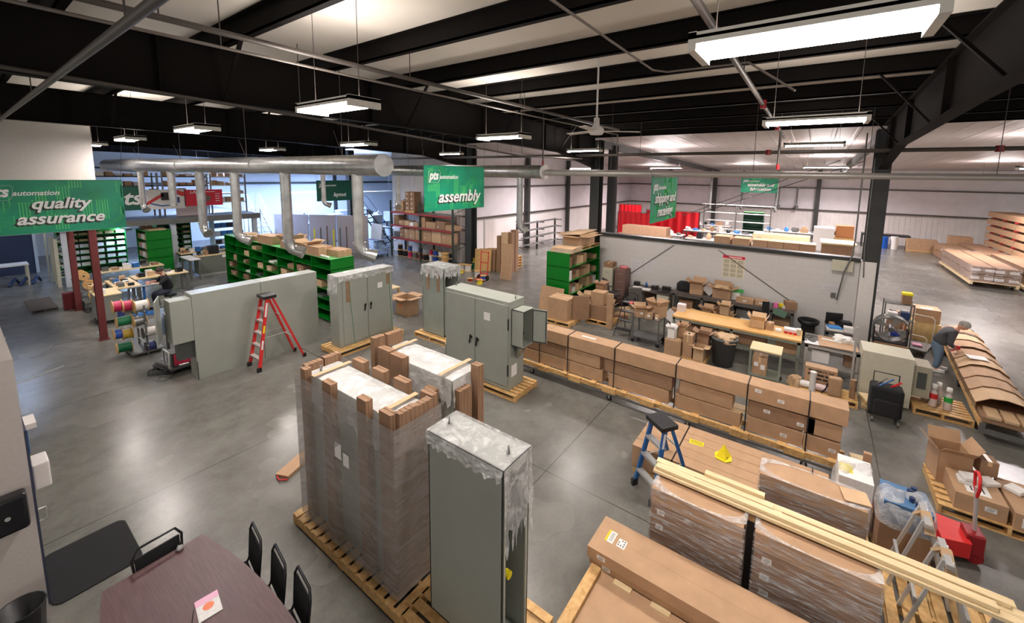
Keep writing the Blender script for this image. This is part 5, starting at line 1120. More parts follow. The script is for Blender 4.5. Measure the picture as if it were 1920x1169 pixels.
mb = MB(); mb.box(-.08,-.05,0,.08,.05,.03); O('red_tag', mb, M_RED, label='red cloth lying on the top step of the rolling ladder', cat='cloth', loc=(12.05,4.42,.98))
cart(10.85,.35,11.4,1.0,.85,'small cart with a slatted pine top before the packing bench',M_GLEG,top=M_PINEL)
carton(11.1,.78,.21,.35,.3,.42,'carton with two white labels inside the small pine-topped cart',labs=[('-x',.07,.25,.09,.1),('-x',-.07,.2,.09,.12)],detail=False)
# rolls, bags and the printed carton on a low skid
pallet(10.9,-1.1,11.45,.15,0,'low skid of paper rolls at the right end of the strapped row',h=.14,along='X')
r = carton(11.28,-.42,.14,.25,.6,.48,'brown carton with black printed words, among the paper rolls',m=M_CARD,tape=False)
text('PROPERTY OF',.075,M_INK,r,(-.128,0,.4),rot=(PI/2,0,-PI/2),name='printed_words',off=.002)
mb = MB(); [mb.box(-.128,a,z,-.1255,b,z+.045) for a,b,z in ((.08,.24,.29),(-.06,.06,.29),(-.25,-.08,.29),(-.02,.13,.2),(-.16,-.04,.2))]; O('worn_print', mb, M_INK, r)
for k,(y,z,m_,lb) in enumerate(((-.1,.22,M_PAPER,'pink-white roll lying at the left of the low skid'),(-.42,.22,mat('pinkish_film',hexc(215,190,190),.4),'pinkish film roll in the middle of the low skid'),(.05,.2,M_CARD2,'crumpled brown bag at the left end of the low skid'))):
    if k < 2:
        mb = MB(); mb.cyl((0,-.17,0),(0,.17,0),.075,n=16); mb.cyl((0,-.18,0),(0,.18,0),.03,n=12); O('film_roll', mb, m_, label=lb, cat='roll', loc=(11.05,y,z))
    else: blob((11.03,.05,.14),(.2,.24,.24),m_,'paper_bag',lb,'bag',81,.25)
mb = MB(); mb.cyl((0,0,0),(0,0,.45),.06,n=18); O('white_roll', mb, M_WHITE, label='white roll standing upright among the paper rolls', cat='roll', loc=(10.95,-.28,.14))
mb = MB(); mb.tube([(0,0,0),(.02,-.08,.12),(.02,-.1,.25)],.015); O('black_hose', mb, M_BLK, label='short black hose beside the upright white roll', cat='hose', loc=(10.95,-.45,.14))
mb = MB(); mb.box(-.08,-.12,0,.08,.12,.42); O('paper_sack', mb, M_CARD, label='upright brown paper sack at the right of the low skid', cat='sack', loc=(11.0,-.68,.14), bev=.03, rz=.2)
mb = MB(); mb.cyl((0,0,0),(0,0,.42),.055,n=16); O('brown_tube', mb, M_CARD3, label='brown cardboard tube standing at the right end of the low skid', cat='tube', loc=(11.1,-1.0,.14))
for k in range(4): mb = MB(); mb.box(-.2,-.1,k*.05,.2,.1,k*.05+.035); O('wood_offcut', mb, M_PINEL if k%2 else M_PINE, label='wood offcut, %s from the floor, in the pile beside the beige cabinet' % ORD[k], cat='offcut', loc=(11.25,-1.28,.0), rz=.1*k, group='offcuts by the beige cabinet')
# beige cabinet seen from behind
r = E('beige_cabinet','plain beige metal cabinet turned back to front, behind the black trolley bag','cabinet',(11.55,-2.0,0))
mb = MB(); mb.box(0,0,.02,.7,.86,1.12); O('body', mb, M_BEIGE, r, bev=.008)
mb = MB(); mb.box(.1,-.3,.3,.62,-.0,.98); sb = O('side_housing', mb, mat('beige_dark',hexc(160,154,134),.5), r, bev=.005)
mb = MB(); mb.box(.08,-.22,.5,.1,-.08,.85); O('slot_panel', mb, M_GREYD, sb)
r = E('trolley_bag','big black canvas trolley bag on small wheels','trolley bag',(10.75,-1.5,0))
mb = MB(); mb.box(-.16,-.26,.12,.2,.26,.74); O('bag_body', mb, M_BLKF, r, bev=.06)
mb = MB(); mb.box(-.24,-.2,.16,-.15,.2,.5); O('front_pocket', mb, M_BLKF, r, bev=.04)
mb = MB(); mb.tube([(.2,-.2,.1),(.2,-.2,.92),(.2,.2,.92),(.2,.2,.1)],.013); O('handle_frame', mb, M_BLK, r)
for s in (-1,1):
    mb = MB(); mb.cyl((-.18,s*.2-.015,.055),(-.18,s*.2+.015,.055),.055,n=14); O('front_wheel', mb, M_STEEL, r)
    mb = MB(); mb.cyl((.18,s*.22-.02,.08),(.18,s*.22+.02,.08),.08,n=14); O('rear_wheel', mb, M_BLK, r)
mb = MB(); mb.bar((-.1,.15,.72),(.1,-.1,.86),.02,.02); O('blue_tool', mb, M_BLUE, r); mb = MB(); mb.bar((.0,-.05,.72),(-.05,-.2,.88),.05,.03); O('red_tool', mb, M_RED, r); mb = MB(); mb.bar((0,.2,.7),(.05,-.0,.88),.015,.015); O('grey_tool', mb, M_STEEL, r)
pallet(11.45,-2.95,12.35,-2.05,0,'small pallet with spray bottles beside the beige cabinet',along='X')
for k,(x,y,m_,lb) in enumerate(((11.75,-2.38,M_RED,'red-labelled bottle on the small pallet'),(11.92,-2.48,M_WHITE,'white bottle behind the other two on the small pallet'),(11.72,-2.6,mat('label_green',hexc(40,160,60),.5),'green-labelled bottle on the small pallet'),(11.95,-2.3,M_WHITE,'clear bottle at the back left on the small pallet'))):
    r = E('spray_bottle',lb,'bottle',(x,y,.14)); mb = MB(); mb.lathe([(0,0),(.065,0),(.068,.02),(.068,.3),(.03,.36),(.025,.4),(0,.4)],16); O('bottle_body', mb, mat('cloudy_plastic',hexc(205,190,185),.35), r)
    mb = MB(); mb.lathe([(.03,.38),(.05,.38),(.045,.48),(0,.48)],12); O('cap', mb, M_WHITE, r)
    mb = MB(); mb.lathe([(.0695,.18),(.0695,.29)],16); O('bottle_label', mb, m_, r)
# ------------------------------------------------------------------ right side: fan, crates, hand truck, draped skid, worker
G = lambda px,py,z=0: at(px,py,z)
carton(14.65,-1.98,0,.5,.7,.5,'long brown carton under the big fan',m=M_CARD3)
r = E('drum_fan','big round drum fan standing on a carton right of the column','fan',(14.6,-1.95,.5)); 
mb = MB(); mb.lathe([(.36,-.1),(.38,-.1),(.38,.1),(.36,.1),(.36,-.1)],28,M=Matrix.Translation((0,0,.4)) @ Matrix.Rotation(PI/2-.25,4,'Y')); O('drum', mb, M_STEEL, r)
Mf = Matrix.Translation((0,0,.4)) @ Matrix.Rotation(PI/2-.25,4,'Y')
for k in range(4):
    mb = MB(); a = k*PI/2+.4; mb.prism([(.05*math.cos(a),.05*math.sin(a)),(.33*math.cos(a-.3),.33*math.sin(a-.3)),(.35*math.cos(a),.35*math.sin(a)),(.33*math.cos(a+.35),.33*math.sin(a+.35))],-.01,.01,0,Mf); O('blade', mb, M_ALU, r)
mb = MB()
for k in range(8): a = k*PI/4; mb.bar(Mf @ Vector((0,0,-.11)),Mf @ Vector((.37*math.cos(a),.37*math.sin(a),-.11)),.008,.008)
for q in (.12,.24,.36): mb.tube([Mf @ Vector((q*math.cos(2*PI*k/24),q*math.sin(2*PI*k/24),-.11)) for k in range(25)],.004,5)
mb.cyl(Mf @ Vector((0,0,-.13)),Mf @ Vector((0,0,.08)),.07); O('guard', mb, M_STEEL, r)
mb = MB(); mb.box(-.15,-.36,0,.15,-.33,.4); mb.box(-.15,.33,0,.15,.36,.4); mb.box(-.15,-.36,0,.15,.36,.03); O('stand', mb, M_BLK, r)
for k,(y,z,m_,lb) in enumerate(((-1.55,1.1,M_CARD3,'dark carton on the wire shelf right of the column'),(-1.7,1.45,M_PAPER,'white box on the wire shelf right of the column'))): pass
r = E('wire_shelf','narrow steel shelf of odds and ends behind the fan','shelf',(15.1,-2.45,0))
for x in (0,.4):
    for y in (0,.6): mb = MB(); mb.box(x-.015,y-.015,0,x+.015,y+.015,1.5); O('upright', mb, M_STEEL, r)
for z in (.5,1.0,1.45): mb = MB(); mb.box(0,0,z,.4,.6,z+.02); O('shelf', mb, M_STEEL, r)
for k,(y,z,w,h,m_,nm,lb) in enumerate(((-2.15,1.47,.2,.3,M_CARD3,'cardboard_box','dark carton with yellow lining on top of the steel shelf'),(-1.9,1.02,.2,.16,M_PAPER,'tub','white tub on the middle of the steel shelf'),(-2.15,1.02,.2,.2,mat('navy',hexc(40,50,80),.5),'tub','navy tub on the middle of the steel shelf'),(-2.0,.52,.2,.14,mat('royal_blue',hexc(30,60,190),.5),'tub','bright blue tub low on the steel shelf'))):
    mb = MB(); mb.box(-w/2,-w/2,0,w/2,w/2,h); o = O(nm, mb, m_, label=lb, cat='tub' if nm == 'tub' else 'box', loc=(15.3,y-.15,z+.002), bev=.005)
    if k == 0: mb = MB(); mb.box(-w/2-.01,-w/2-.01,h-.05,w/2+.01,w/2+.01,h+.01); O('yellow_lining', mb, M_YEL, o)
c = G(1722,640); pallet(16.45,-3.34,17.35,-2.6,0,'pallet under the pine crate and its carton',along='X')
r = E('pine_crate','pale pine plywood crate right of the fan','crate',(16.5,-3.3,.14)); mb = MB(); mb.box(0,0,0,.8,.62,.55); O('panels', mb, mat('plywood',hexc(222,196,140),.6,col2=hexc(206,176,118)), r)
mb = MB(); [mb.box(-.02,y,0,0,y+.06,.55) for y in (.0,.56)]; O('battens', mb, M_PINEL, r)
carton(16.85,-3.0,.69,.55,.55,.4,'big brown carton with a white sheet on top, on the pine crate',labs=[('top',-.1,.02,.2,.25)])
mb = MB(); mb.cb((0,0,.45),(.4,.06,.85),rz=.9,rx=.15); O('flat_cardboard', mb, M_CARD3, label='dark folded cardboard leaning left of the pine crate', cat='cardboard', loc=(16.7,-2.3,0))
mb = MB(); mb.box(-.3,-.03,0,.3,.03,.75); O('flat_cardboard', mb, M_CARD, label='upright cardboard sheet between fan and pine crate', cat='cardboard', loc=(17.1,-2.5,0), rz=.3)
r = E('hand_truck','beige platform truck with a looped handle before the pine crate','hand truck',(15.8,-2.7,0),-.3)
mb = MB(); mb.box(-.45,-.28,.16,.45,.28,.2); O('platform', mb, M_STEEL, r)
mb = MB(); mb.tube([(.43,-.26,.2),(.47,-.26,.9),(.47,-.2,.97),(.47,.2,.97),(.47,.26,.9),(.43,.26,.2)],.016); O('loop_handle', mb, M_BEIGE, r)
mb = MB(); mb.tube([(-.43,-.26,.2),(-.47,-.26,.55),(-.47,-.2,.6),(-.47,.2,.6),(-.47,.26,.55),(-.43,.26,.2)],.014); O('low_handle', mb, M_BEIGE, r)
for sx_ in (-.35,.35):
    for y in (-.22,.22): mb = MB(); mb.cyl((sx_,y-.02,.075),(sx_,y+.02,.075),.075,n=12); O('wheel', mb, M_BLK, r)
mb = MB(); mb.box(-.12,-.1,0,.12,.1,.06); O('pink_packet', mb, mat('dusty_pink',hexc(170,120,140),.5), label='pink packet on the beige platform truck', cat='packet', loc=(15.7,-2.7,.2), bev=.01)
# draped skid
p0 = Vector((11.05,-3.3,0)); p1 = Vector((16.9,-3.75,0)); ang = math.atan2(p1.y-p0.y,p1.x-p0.x); LL = (p1-p0).length
r = E('long_skid','long steel-framed skid on wheels under the domed cardboard covers, far right','skid',p0,ang); WW = .78
mb = MB(); [mb.box(0,-WW/2+a,.22,LL,-WW/2+a+.06,.3) for a in (0,WW-.06)]; O('side_rails', mb, M_PINE, r)
mb = MB(); [mb.box(.1+k*.7,-WW/2,.3,.25+k*.7,WW/2,.33) for k in range(9)]; O('deck_boards', mb, M_PINE, r)
mb = MB(); mb.box(-.02,-WW/2,.12,.03,WW/2,.22); mb.box(-.04,-WW/2,.22,.0,-WW/2+.08,.33); mb.box(-.04,WW/2-.08,.22,.0,WW/2,.33); O('end_frame', mb, M_STEEL, r)
for k in (.4,2.6,4.9):
    for s in (-1,1): mb = MB(); mb.cyl((k,s*.33-.025,.1),(k,s*.33+.025,.1),.1,n=14); mb.box(k-.03,s*.33-.04,.1,k+.03,s*.33+.04,.23); O('caster', mb, M_BLK, r)
mb = MB(); mb.box(.05,-WW/2+.03,.33,LL-.1,WW/2-.03,.42); O('carton_base', mb, M_CARD3, r)
mb = MB(); [mb.box(.02,-WW/2+.06+k*.22,.42,.5,-WW/2+.24+k*.22,.47) for k in range(3)]; O('exposed_flaps', mb, M_CARD2, r)
prof = [(-WW/2-.01,.36),(-WW/2-.01,.5),(-.22,.63),(0,.665),(.22,.63),(WW/2+.01,.5),(WW/2+.01,.36)]
nseg = 8
for k in range(nseg):
    a = .42+k*(LL-.5)/nseg; b = a+(LL-.5)/nseg+.1; dz = .012*(k%2)+(.02 if k == 0 else 0)
    mb = MB(); P = [[(x_,y,z+dz+e) for (y,z) in prof] for x_,e in ((a,.03),(a+.12,.0),(b,-.01))]; mb.keep = 1; mb.grid(P,sm=False)
    P2 = [[(x_,y,z+dz+e-.012) for (y,z) in prof] for x_,e in ((a,.03),(a+.12,.0),(b,-.01))]; mb.grid(P2,sm=False)
    mb._mk([p for p in P[0]]+[p for p in P2[0]],[(i,i+1,8+i,7+i) for i in range(6)])
    M_ = Matrix.Translation(p0) @ Matrix.Rotation(ang,4,'Z'); mb.bm.transform(M_)
    O('cardboard_cover', mb, M_CARD2 if k % 3 == 0 else M_CARD, label='bent cardboard cover over the long skid, %s from the near end' % ORD[k], cat='cardboard cover', group='bent cardboard covers on the long skid')
q = M_ @ Vector((2.95,.05,.69)); mb = MB(); mb.box(-.14,-.17,0,.14,.17,.004); O('packing_slip', mb, M_PAPER, label='white packing slip on the domed cardboard beside the bending worker', cat='paper', loc=q, rz=ang+.2)
# people
def skin_mesh(name, pts, edges, rad, m, parent, sub=2, root=0):
    me = bpy.data.meshes.new(name); me.from_pydata(pts, edges, []); o = bpy.data.objects.new('skin_tmp', me); COL.objects.link(o)
    md = o.modifiers.new('skin','SKIN'); md.use_smooth_shade = True
    sv = me.skin_vertices[0].data
    for i,rr in enumerate(rad): sv[i].radius = (rr,rr) if not isinstance(rr,tuple) else rr
    sv[root].use_root = True
    o.modifiers.new('sub','SUBSURF').levels = sub; o.modifiers['sub'].render_levels = sub
    bpy.context.view_layer.update()
    m2 = bpy.data.meshes.new_from_object(o.evaluated_get(bpy.context.evaluated_depsgraph_get())); bpy.data.objects.remove(o)
    m2.materials.clear(); m2.materials.append(m); q = bpy.data.objects.new(name, m2); COL.objects.link(q); q.parent = parent; return q
def ell(name, c, d, m, parent, M=None, n=16):
    mb = MB(); prof = [(math.sin(PI*k/10)*.5,-math.cos(PI*k/10)*.5) for k in range(11)]
    MM = Matrix.Translation(c) @ (M or Matrix()) @ Matrix.Diagonal((*d,1)); mb.lathe(prof,n,M=MM); return O(name, mb, m, parent)
def person(root, J, shirt, pants, hair, label_done=True, cap=None, fwd=None):
    """J: joints in root space; body grown as one skin surface, clothes as thicker skins over it"""
    k = ['pelvis','waist','chest','neck','head','shL','elL','haL','shR','elR','haR','hipL','knL','anL','toL','hipR','knR','anR','toR']
    P = [Vector(J[x]) for x in k]; ix = {n:i for i,n in enumerate(k)}
    ed = [('pelvis','waist'),('waist','chest'),('chest','neck'),('neck','head'),('chest','shL'),('shL','elL'),('elL','haL'),('chest','shR'),('shR','elR'),('elR','haR'),('pelvis','hipL'),('hipL','knL'),('knL','anL'),('anL','toL'),('pelvis','hipR'),('hipR','knR'),('knR','anR'),('anR','toR')]
    R_ = dict(pelvis=.095,waist=.09,chest=.115,neck=.055,head=.05,shL=.065,elL=.042,haL=.03,shR=.065,elR=.042,haR=.03,hipL=.085,knL=.058,anL=.042,toL=.03,hipR=.085,knR=.058,anR=.042,toR=.03)
    body = skin_mesh('body',[tuple(p) for p in P],[(ix[a],ix[b]) for a,b in ed],[R_[n] for n in k],M_SKIN,root)
    hd = P[ix['head']]; up = (hd-P[ix['neck']]).normalized(); f = Vector(fwd).normalized(); f = (f-up*f.dot(up)).normalized(); sd = up.cross(f)
    Mh = Matrix((f,sd,up)).transposed().to_4x4(); hc = hd+up*.09
    ell('head',hc,(.2,.155,.235),M_SKIN,root,Mh)
    ell('nose',hc+f*.1-up*.01,(.035,.028,.045),M_SKIN,root,Mh,8)
    for s in (-1,1):
        ell('ear',hc+sd*s*.078,(.035,.018,.055),M_SKIN,root,Mh,8); ell('eye',hc+f*.09+sd*s*.033+up*.018,(.016,.026,.014),M_INK,root,Mh,8)
    ell('mouth',hc+f*.093-up*.06,(.012,.05,.012),mat('lips',hexc(170,100,92),.5),root,Mh,8)
    ell('hair',hc-f*.018+up*.028,(.21,.172,.21),hair,root,Mh)
    if cap:
        ell('cap_crown',hc+up*.045-f*.005,(.225,.185,.19),cap,root,Mh)
        mb = MB(); Mv = Matrix.Translation(hc+up*.045+f*.13) @ Mh; mb.lathe([(0,0),(.085,-.004),(.085,.006),(0,.01)],16,M=Mv @ Matrix.Diagonal((1,.95,1,1))); O('cap_visor', mb, cap, root)
    # hands with five fingers
    for h,e in (('haL','elL'),('haR','elR')):
        p = P[ix[h]]; d = (p-P[ix[e]]).normalized(); s_ = d.orthogonal().normalized(); t_ = d.cross(s_)
        pts = [tuple(p),tuple(p+d*.05)]; eg = [(0,1)]; rd = [.028,(.038,.018)]
        for i,(o_,ln) in enumerate(((-.03,.06),(-.01,.075),(.01,.07),(.03,.055))):
            b0 = len(pts); pts += [tuple(p+d*.075+s_*o_),tuple(p+d*(.075+ln*.55)+s_*o_*1.1-t_*.012),tuple(p+d*(.075+ln*.85)+s_*o_*1.1-t_*.035)]; eg += [(1,b0),(b0,b0+1),(b0+1,b0+2)]; rd += [.009,.0085,.0075]
        b0 = len(pts); pts += [tuple(p+d*.03+s_*.045),tuple(p+d*.07+s_*.06-t_*.02)]; eg += [(0,b0),(b0,b0+1)]; rd += [.011,.009]
        skin_mesh('hand',pts,eg,rd,M_SKIN,body,1)
    c = [n for n in k if n in ('pelvis','waist','chest','shL','elL','shR','elR')]; jx = {n:i for i,n in enumerate(c)}
    pts = [P[ix[n]] for n in c]; extra = []
    nk = len(pts); pts.append(P[ix['chest']].lerp(P[ix['neck']],.85))
    for a,b,u in (('elL','haL',.1 if not cap else .75),('elR','haR',.1 if not cap else .75)): extra.append(len(pts)); pts.append(P[ix[a]].lerp(P[ix[b]],u))
    skin_mesh('shirt',[tuple(p) for p in pts],[(jx['pelvis'],jx['waist']),(jx['waist'],jx['chest']),(jx['chest'],nk),(jx['chest'],jx['shL']),(jx['shL'],jx['elL']),(jx['elL'],extra[0]),(jx['chest'],jx['shR']),(jx['shR'],jx['elR']),(jx['elR'],extra[1])],
        [.165,.155,.165,.085,.06,.085,.06][:7] and [{'pelvis':.18,'waist':.165,'chest':.17,'shL':.09,'elL':.066,'shR':.09,'elR':.066}[n] for n in c]+[.075,.05,.05],shirt,root)
    c = ['pelvis','hipL','knL','anL','hipR','knR','anR']; jx = {n:i for i,n in enumerate(c)}
    skin_mesh('trousers',[tuple(P[ix[n]]) for n in c]+[tuple(P[0].lerp(P[1],.55))],[(0,1),(1,2),(2,3),(0,4),(4,5),(5,6),(0,7)],[.165,.115,.085,.065,.115,.085,.065,.15],pants,root)
    for a,t in (('anL','toL'),('anR','toR')):
        d = (P[ix[t]]-P[ix[a]]); d.z = 0; d.normalize(); mb = MB(); an = math.atan2(d.y,d.x); q = P[ix[a]]; mb.prism([(-.07,-.04),(.1,-.05),(.19,-.03),(.2,.02),(.1,.05),(-.07,.04)],-q.z+.0,-q.z+.075,0,Matrix.Translation(q) @ Matrix.Rotation(an,4,'Z')); O('shoe', mb, M_PAPER if cap else M_BLK, root, bev=.015)
X = 14.55; o_ = onX(1757,696,X); base = Vector((X,o_.y,0))
def rel(px,py,dx=0): v = onX(px,py,X)-base; v.x += dx; return v
r = E('person','person in grey shirt, blue jeans and pale cap bending over the long skid','person',base)
J = dict(pelvis=rel(1758,646),waist=rel(1767,634),chest=rel(1782,624),neck=rel(1794,618),head=rel(1800,615),
  shL=rel(1784,622,.17),elL=rel(1779,640,.22),haL=rel(1790,651,.1),shR=rel(1784,622,-.17),elR=rel(1777,641,-.2),haR=rel(1789,651,-.06),
  hipL=rel(1757,652,.09),knL=rel(1764,671,.12),anL=rel(1759,690,.12),toL=rel(1768,696,.12),hipR=rel(1757,652,-.09),knR=rel(1757,672,-.14),anR=rel(1749,690,-.16),toR=rel(1758,696,-.16))
for a in ('anL','anR'): J[a].z = .09
for a in ('toL','toR'): J[a].z = .04
person(r,J,mat('charcoal_shirt',hexc(72,72,76),.85),mat('denim',hexc(96,116,136),.8),mat('grey_hair',hexc(150,145,140),.8),cap=mat('pale_cap',hexc(175,172,168),.7),fwd=(0,-.85,-.5))
mb = MB(); mb.cyl((0,-.06,0),(0,.06,0),.05,n=14); o = O('red_tape_gun', mb, M_RED, label='red tape gun in the hands of the bending person', cat='tape gun', loc=base+rel(1794,652,.02)); mb = MB(); mb.bar((0,0,-.05),(0,.1,-.12),.03,.03); O('grip', mb, M_RED, o)
def crate_stack(x0,y0,x1,y1,z0,n,h,label,labs=True,m=M_CARD3):
    for k in range(n):
        long_carton(x0,y0,z0+k*(h+.05),x1,y1,z0+k*(h+.05)+h,'long brown carton %s in the %s' % ('lowest' if k == 0 else ('topmost' if k == n-1 else ORD[k]+' from the floor'),label),[('-x',-.2,h*.5,.3,.12),('-x',.25,h*.5,.3,.12)] if labs else (),'cartons of the '+label,m=m,detail=False)
        if k < n-1:
            mb = MB()
            for q in range(4): mb.box(x0+.2+q*(x1-x0-.5)/3,y0,z0+k*(h+.05)+h,x0+.3+q*(x1-x0-.5)/3,y1,z0+(k+1)*(h+.05))
            O('spacer_boards', mb, M_PINE, label='row of spacer boards above layer %s of the %s' % (['one','two','three','four','five','six'][k],label), cat='spacer boards')
def far_skid(x0,y0,x1,y1,label):
    r = E('low_skid','long pine skid under the '+label,'skid',((x0+x1)/2,(y0+y1)/2,0)); w=x1-x0; d=y1-y0
    for y in (-d/2,d/2-.1): mb = MB(); mb.box(-w/2,y,.12,w/2,y+.1,.24); O('side_rail', mb, M_PINEL, r)
    mb = MB(); [mb.box(-w/2+k*w/9,-d/2,.24,-w/2+k*w/9+.15,d/2,.28) for k in range(9)]; O('deck_boards', mb, M_PINEL, r)
    for x in (-w/2+.4,w/2-.4):
        for y in (-d/2+.1,d/2-.1): mb = MB(); mb.cyl((x,y-.03,.06),(x,y+.03,.06),.06,n=10); O('caster', mb, M_BLK, r)
far_skid(27.4,-7.75,33.4,-6.2,'far twin stack of long cartons')
crate_stack(27.5,-6.95,33.3,-6.25,.28,2,.32,'left half of the far twin stack')
crate_stack(27.4,-7.7,33.2,-7.0,.28,2,.32,'right half of the far twin stack')
shell(27.35,-7.75,.28,33.35,-6.2,1.0,M_FILM,'film round the far twin stack of long cartons',seed=77)
far_skid(26.6,-9.1,32.6,-7.9,'far stack cut by the right edge'); crate_stack(26.8,-9.0,32.6,-8.0,.28,2,.34,'far stack cut by the right edge')
crate_stack(34.0,-7.75,38.0,-6.7,.02,2,.36,'dusty stack behind the twin stack',False)
crate_stack(32.75,-8.85,38.0,-7.85,.02,2,.42,'wider dusty stack by the cantilever rack',False)
r = E('cantilever_rack','dark red cantilever rack holding long cartons at the far right','rack',(35.0,-9.75,0))
for x in (-1.8,0,1.8):
    mb = MB(); mb.box(x-.08,-.6,0,x+.08,-.4,3.2); O('column', mb, M_REDD, r)
    for z in (.95,1.4,1.85,2.3,2.75): mb = MB(); mb.box(x-.05,-.4,z-.1,x+.05,.9,z-.02); O('arm', mb, M_REDD, r)
for k,z in enumerate((.93,1.38,1.83,2.28,2.73)):
    long_carton(31.6,-10.1,z,38,-8.95,z+.3,'long carton on the %s level of the dark red cantilever rack' % ['lowest','second','middle','fourth','highest'][k],[('-x',.1,.15,.3,.12)],'cartons on the cantilever rack',m=M_CARD,detail=False)
# along the far wall
r = bench(39.2,-5.7,40.2,-3.0,.95,M_BLK,M_BLK,'long black table against the far wall',legs=2)
mb = MB(); mb.cyl((0,0,0),(0,0,.85),.28,n=16); o = O('blue_drum', mb, mat('drum_blue',hexc(20,90,190),.4), label='blue plastic drum under the long black table', cat='drum', loc=(38.85,-4.2,0))
mb = MB(); mb.cyl((0,0,0),(0,0,.9),.22,n=16); O('white_drum', mb, M_WHITE, label='white drum right of the blue one', cat='drum', loc=(38.9,-4.8,0))
mb = MB(); mb.box(-.2,-.15,0,.2,.15,.35); O('blue_device', mb, mat('teal_blue',hexc(60,90,130),.5), label='small blue device on the long black table', cat='device', loc=(39.8,-4.0,.95))
carton(38.9,-6.2,.1,.9,1.5,.75,'wide light carton on a pallet against the far wall',m=M_CARD); pallet(38.4,-6.95,39.4,-5.45,0,'pallet under the wide light carton at the far wall',h=.1)
carton(38.7,-8.0,.1,.9,1.05,1.15,'tall carton with a white label by the far wall',labs=[('-x',.2,.4,.3,.2)]); pallet(38.2,-8.55,39.2,-7.4,0,'pallet under the tall carton at the far wall',h=.1)
# the bay beyond the low wall
def red_curtain(x0,y0,x1,y1,H,label):
    r = E('welding_screen',label,'welding screen',(x0,y0,0)); n = 10; P=[]
    d = Vector((x1-x0,y1-y0,0)); nn = Vector((-d.y,d.x,0)).normalized()
    for i in range(n*3+1): u = i/(n*3); P.append([tuple(d*u+nn*.06*math.sin(i*1.3)+Vector((0,0,z))) for z in (.2,H)])
    mb = MB(); mb.keep = 1; mb.grid(P); O('curtain', mb, mat('welding_red',hexc(215,16,34),.35), r)
    mb = MB(); mb.tube([(0,0,0),(0,0,H+.05),tuple(d+Vector((0,0,H+.05))),tuple(d)],.03); O('frame', mb, M_BLACK2, r)
red_curtain(30.5,12.6,30.8,10.1,2.1,'left red welding curtain behind the lean-to columns')
red_curtain(33,11.2,33.5,7.2,2.2,'long red welding curtain above the brown cartons')
red_curtain(36.5,15.0,36.6,12.9,2.3,'small red welding curtain at the back wall')
for k,(z,a,b) in enumerate(((.0,10.75,7.3),(.56,10.7,7.35),(1.12,10.4,7.5))): long_carton(26,b,z,26.9,a,z+.55,'very long brown carton %s the pile behind the low wall' % ['lowest in','in the middle of','on top of'][k],(),'brown cartons behind the low wall',m=M_CARD3)
for k,(a_,b_,h_) in enumerate(((-.14,.36,2.5),(.37,.87,2.5),(.88,1.38,2.5),(1.39,1.9,2.5),(2.0,2.6,2.5),(2.7,3.3,2.52))): long_carton(18.2,a_,.0,18.9,b_,h_,'tall brown carton of the row behind the low wall, %s from the right' % ORD[k],(),'row of cartons close behind the low wall',m=M_CARD)
long_carton(17.6,-1.2,2.1,18.6,-.3,2.66,'dark flat stack with a pale top behind the right end of the low wall',(),m=M_CARD3)
mb = MB(); mb.box(17.6,-1.2,0,18.6,-.3,2.1); O('storage_crate', mb, M_CARD3, label='dark crate under the dark flat stack behind the low wall', cat='crate')
mb = MB(); mb.box(17.5,-1.25,2.66,18.7,-.25,2.71); O('plywood_sheet', mb, M_PINEL, label='pale plywood sheet on the dark flat stack behind the low wall', cat='plywood')
for k,(x,y,z,w,d,h,m_,lb,nm) in enumerate(((30,1.6,0,1.0,3.0,1.42,M_PINEL,'long pale wooden crate behind the row of brown cartons','crate'),(35,-.62,0,1.3,1.15,1.6,M_WHITE,'white covered pallet load behind the low wall','pallet_load'),(35,-1.75,1.02,.9,.95,.78,mat('orange_card',hexc(190,125,75),.6),'orange-brown carton beside the white pallet load','cardboard_box'),(35,-1.75,0,1.1,1.05,1.0,M_PINE,'stand under the orange-brown carton','stand'))):
    mb = MB(); mb.box(-w/2,-d/2,0,w/2,d/2,h); O(nm, mb, m_, label=lb, cat=nm.replace('_',' '), loc=(x,y,z), bev=.02)
for k,(x,y,L_,lb) in enumerate(((27.8,4.3,5,'first assembly table beyond the low wall'),(32,5.5,5,'second assembly table beyond the low wall'),(36,1,6,'third assembly table near the far wall'),(36.5,8,5,'fourth assembly table near the far wall'),(28.5,8.3,2.2,'short assembly table behind the carton pile'))):
    bench(x,y-L_/2,x+1,y+L_/2,.95,M_WHITE,M_STEEL,'long white '+lb,legs=3)
    for q in range(int(L_*1.8)):
        yy = y-L_/2+.3+q/1.8; h = rnd.uniform(.12,.5); mb = MB()
        if q%3 == 0: mb.lathe([(0,0),(.14,0),(.16,h*.6),(.06,h),(0,h)],10)
        elif q%3 == 1: mb.box(-.2,-.16,0,.2,.16,h*.7); mb.box(-.1,-.1,h*.7,.1,.1,h)
        else: mb.cyl((-.2,0,h*.4),(.2,0,h*.4),h*.38,n=10)
        O(['parts_bucket','tool_box','cable_coil'][q%3], mb, rnd.choice([M_STEEL,M_PAPER,M_CARD2,M_BLK,M_BLUET,M_WHITE,M_CARD]), label='%s, %s from the right on the %s' % (['small bucket','little tool box','small coil'][q%3],ORD[q],lb), cat=['bucket','tool box','coil'][q%3], loc=(x+.4,yy,.951), rz=rnd.uniform(0,1))
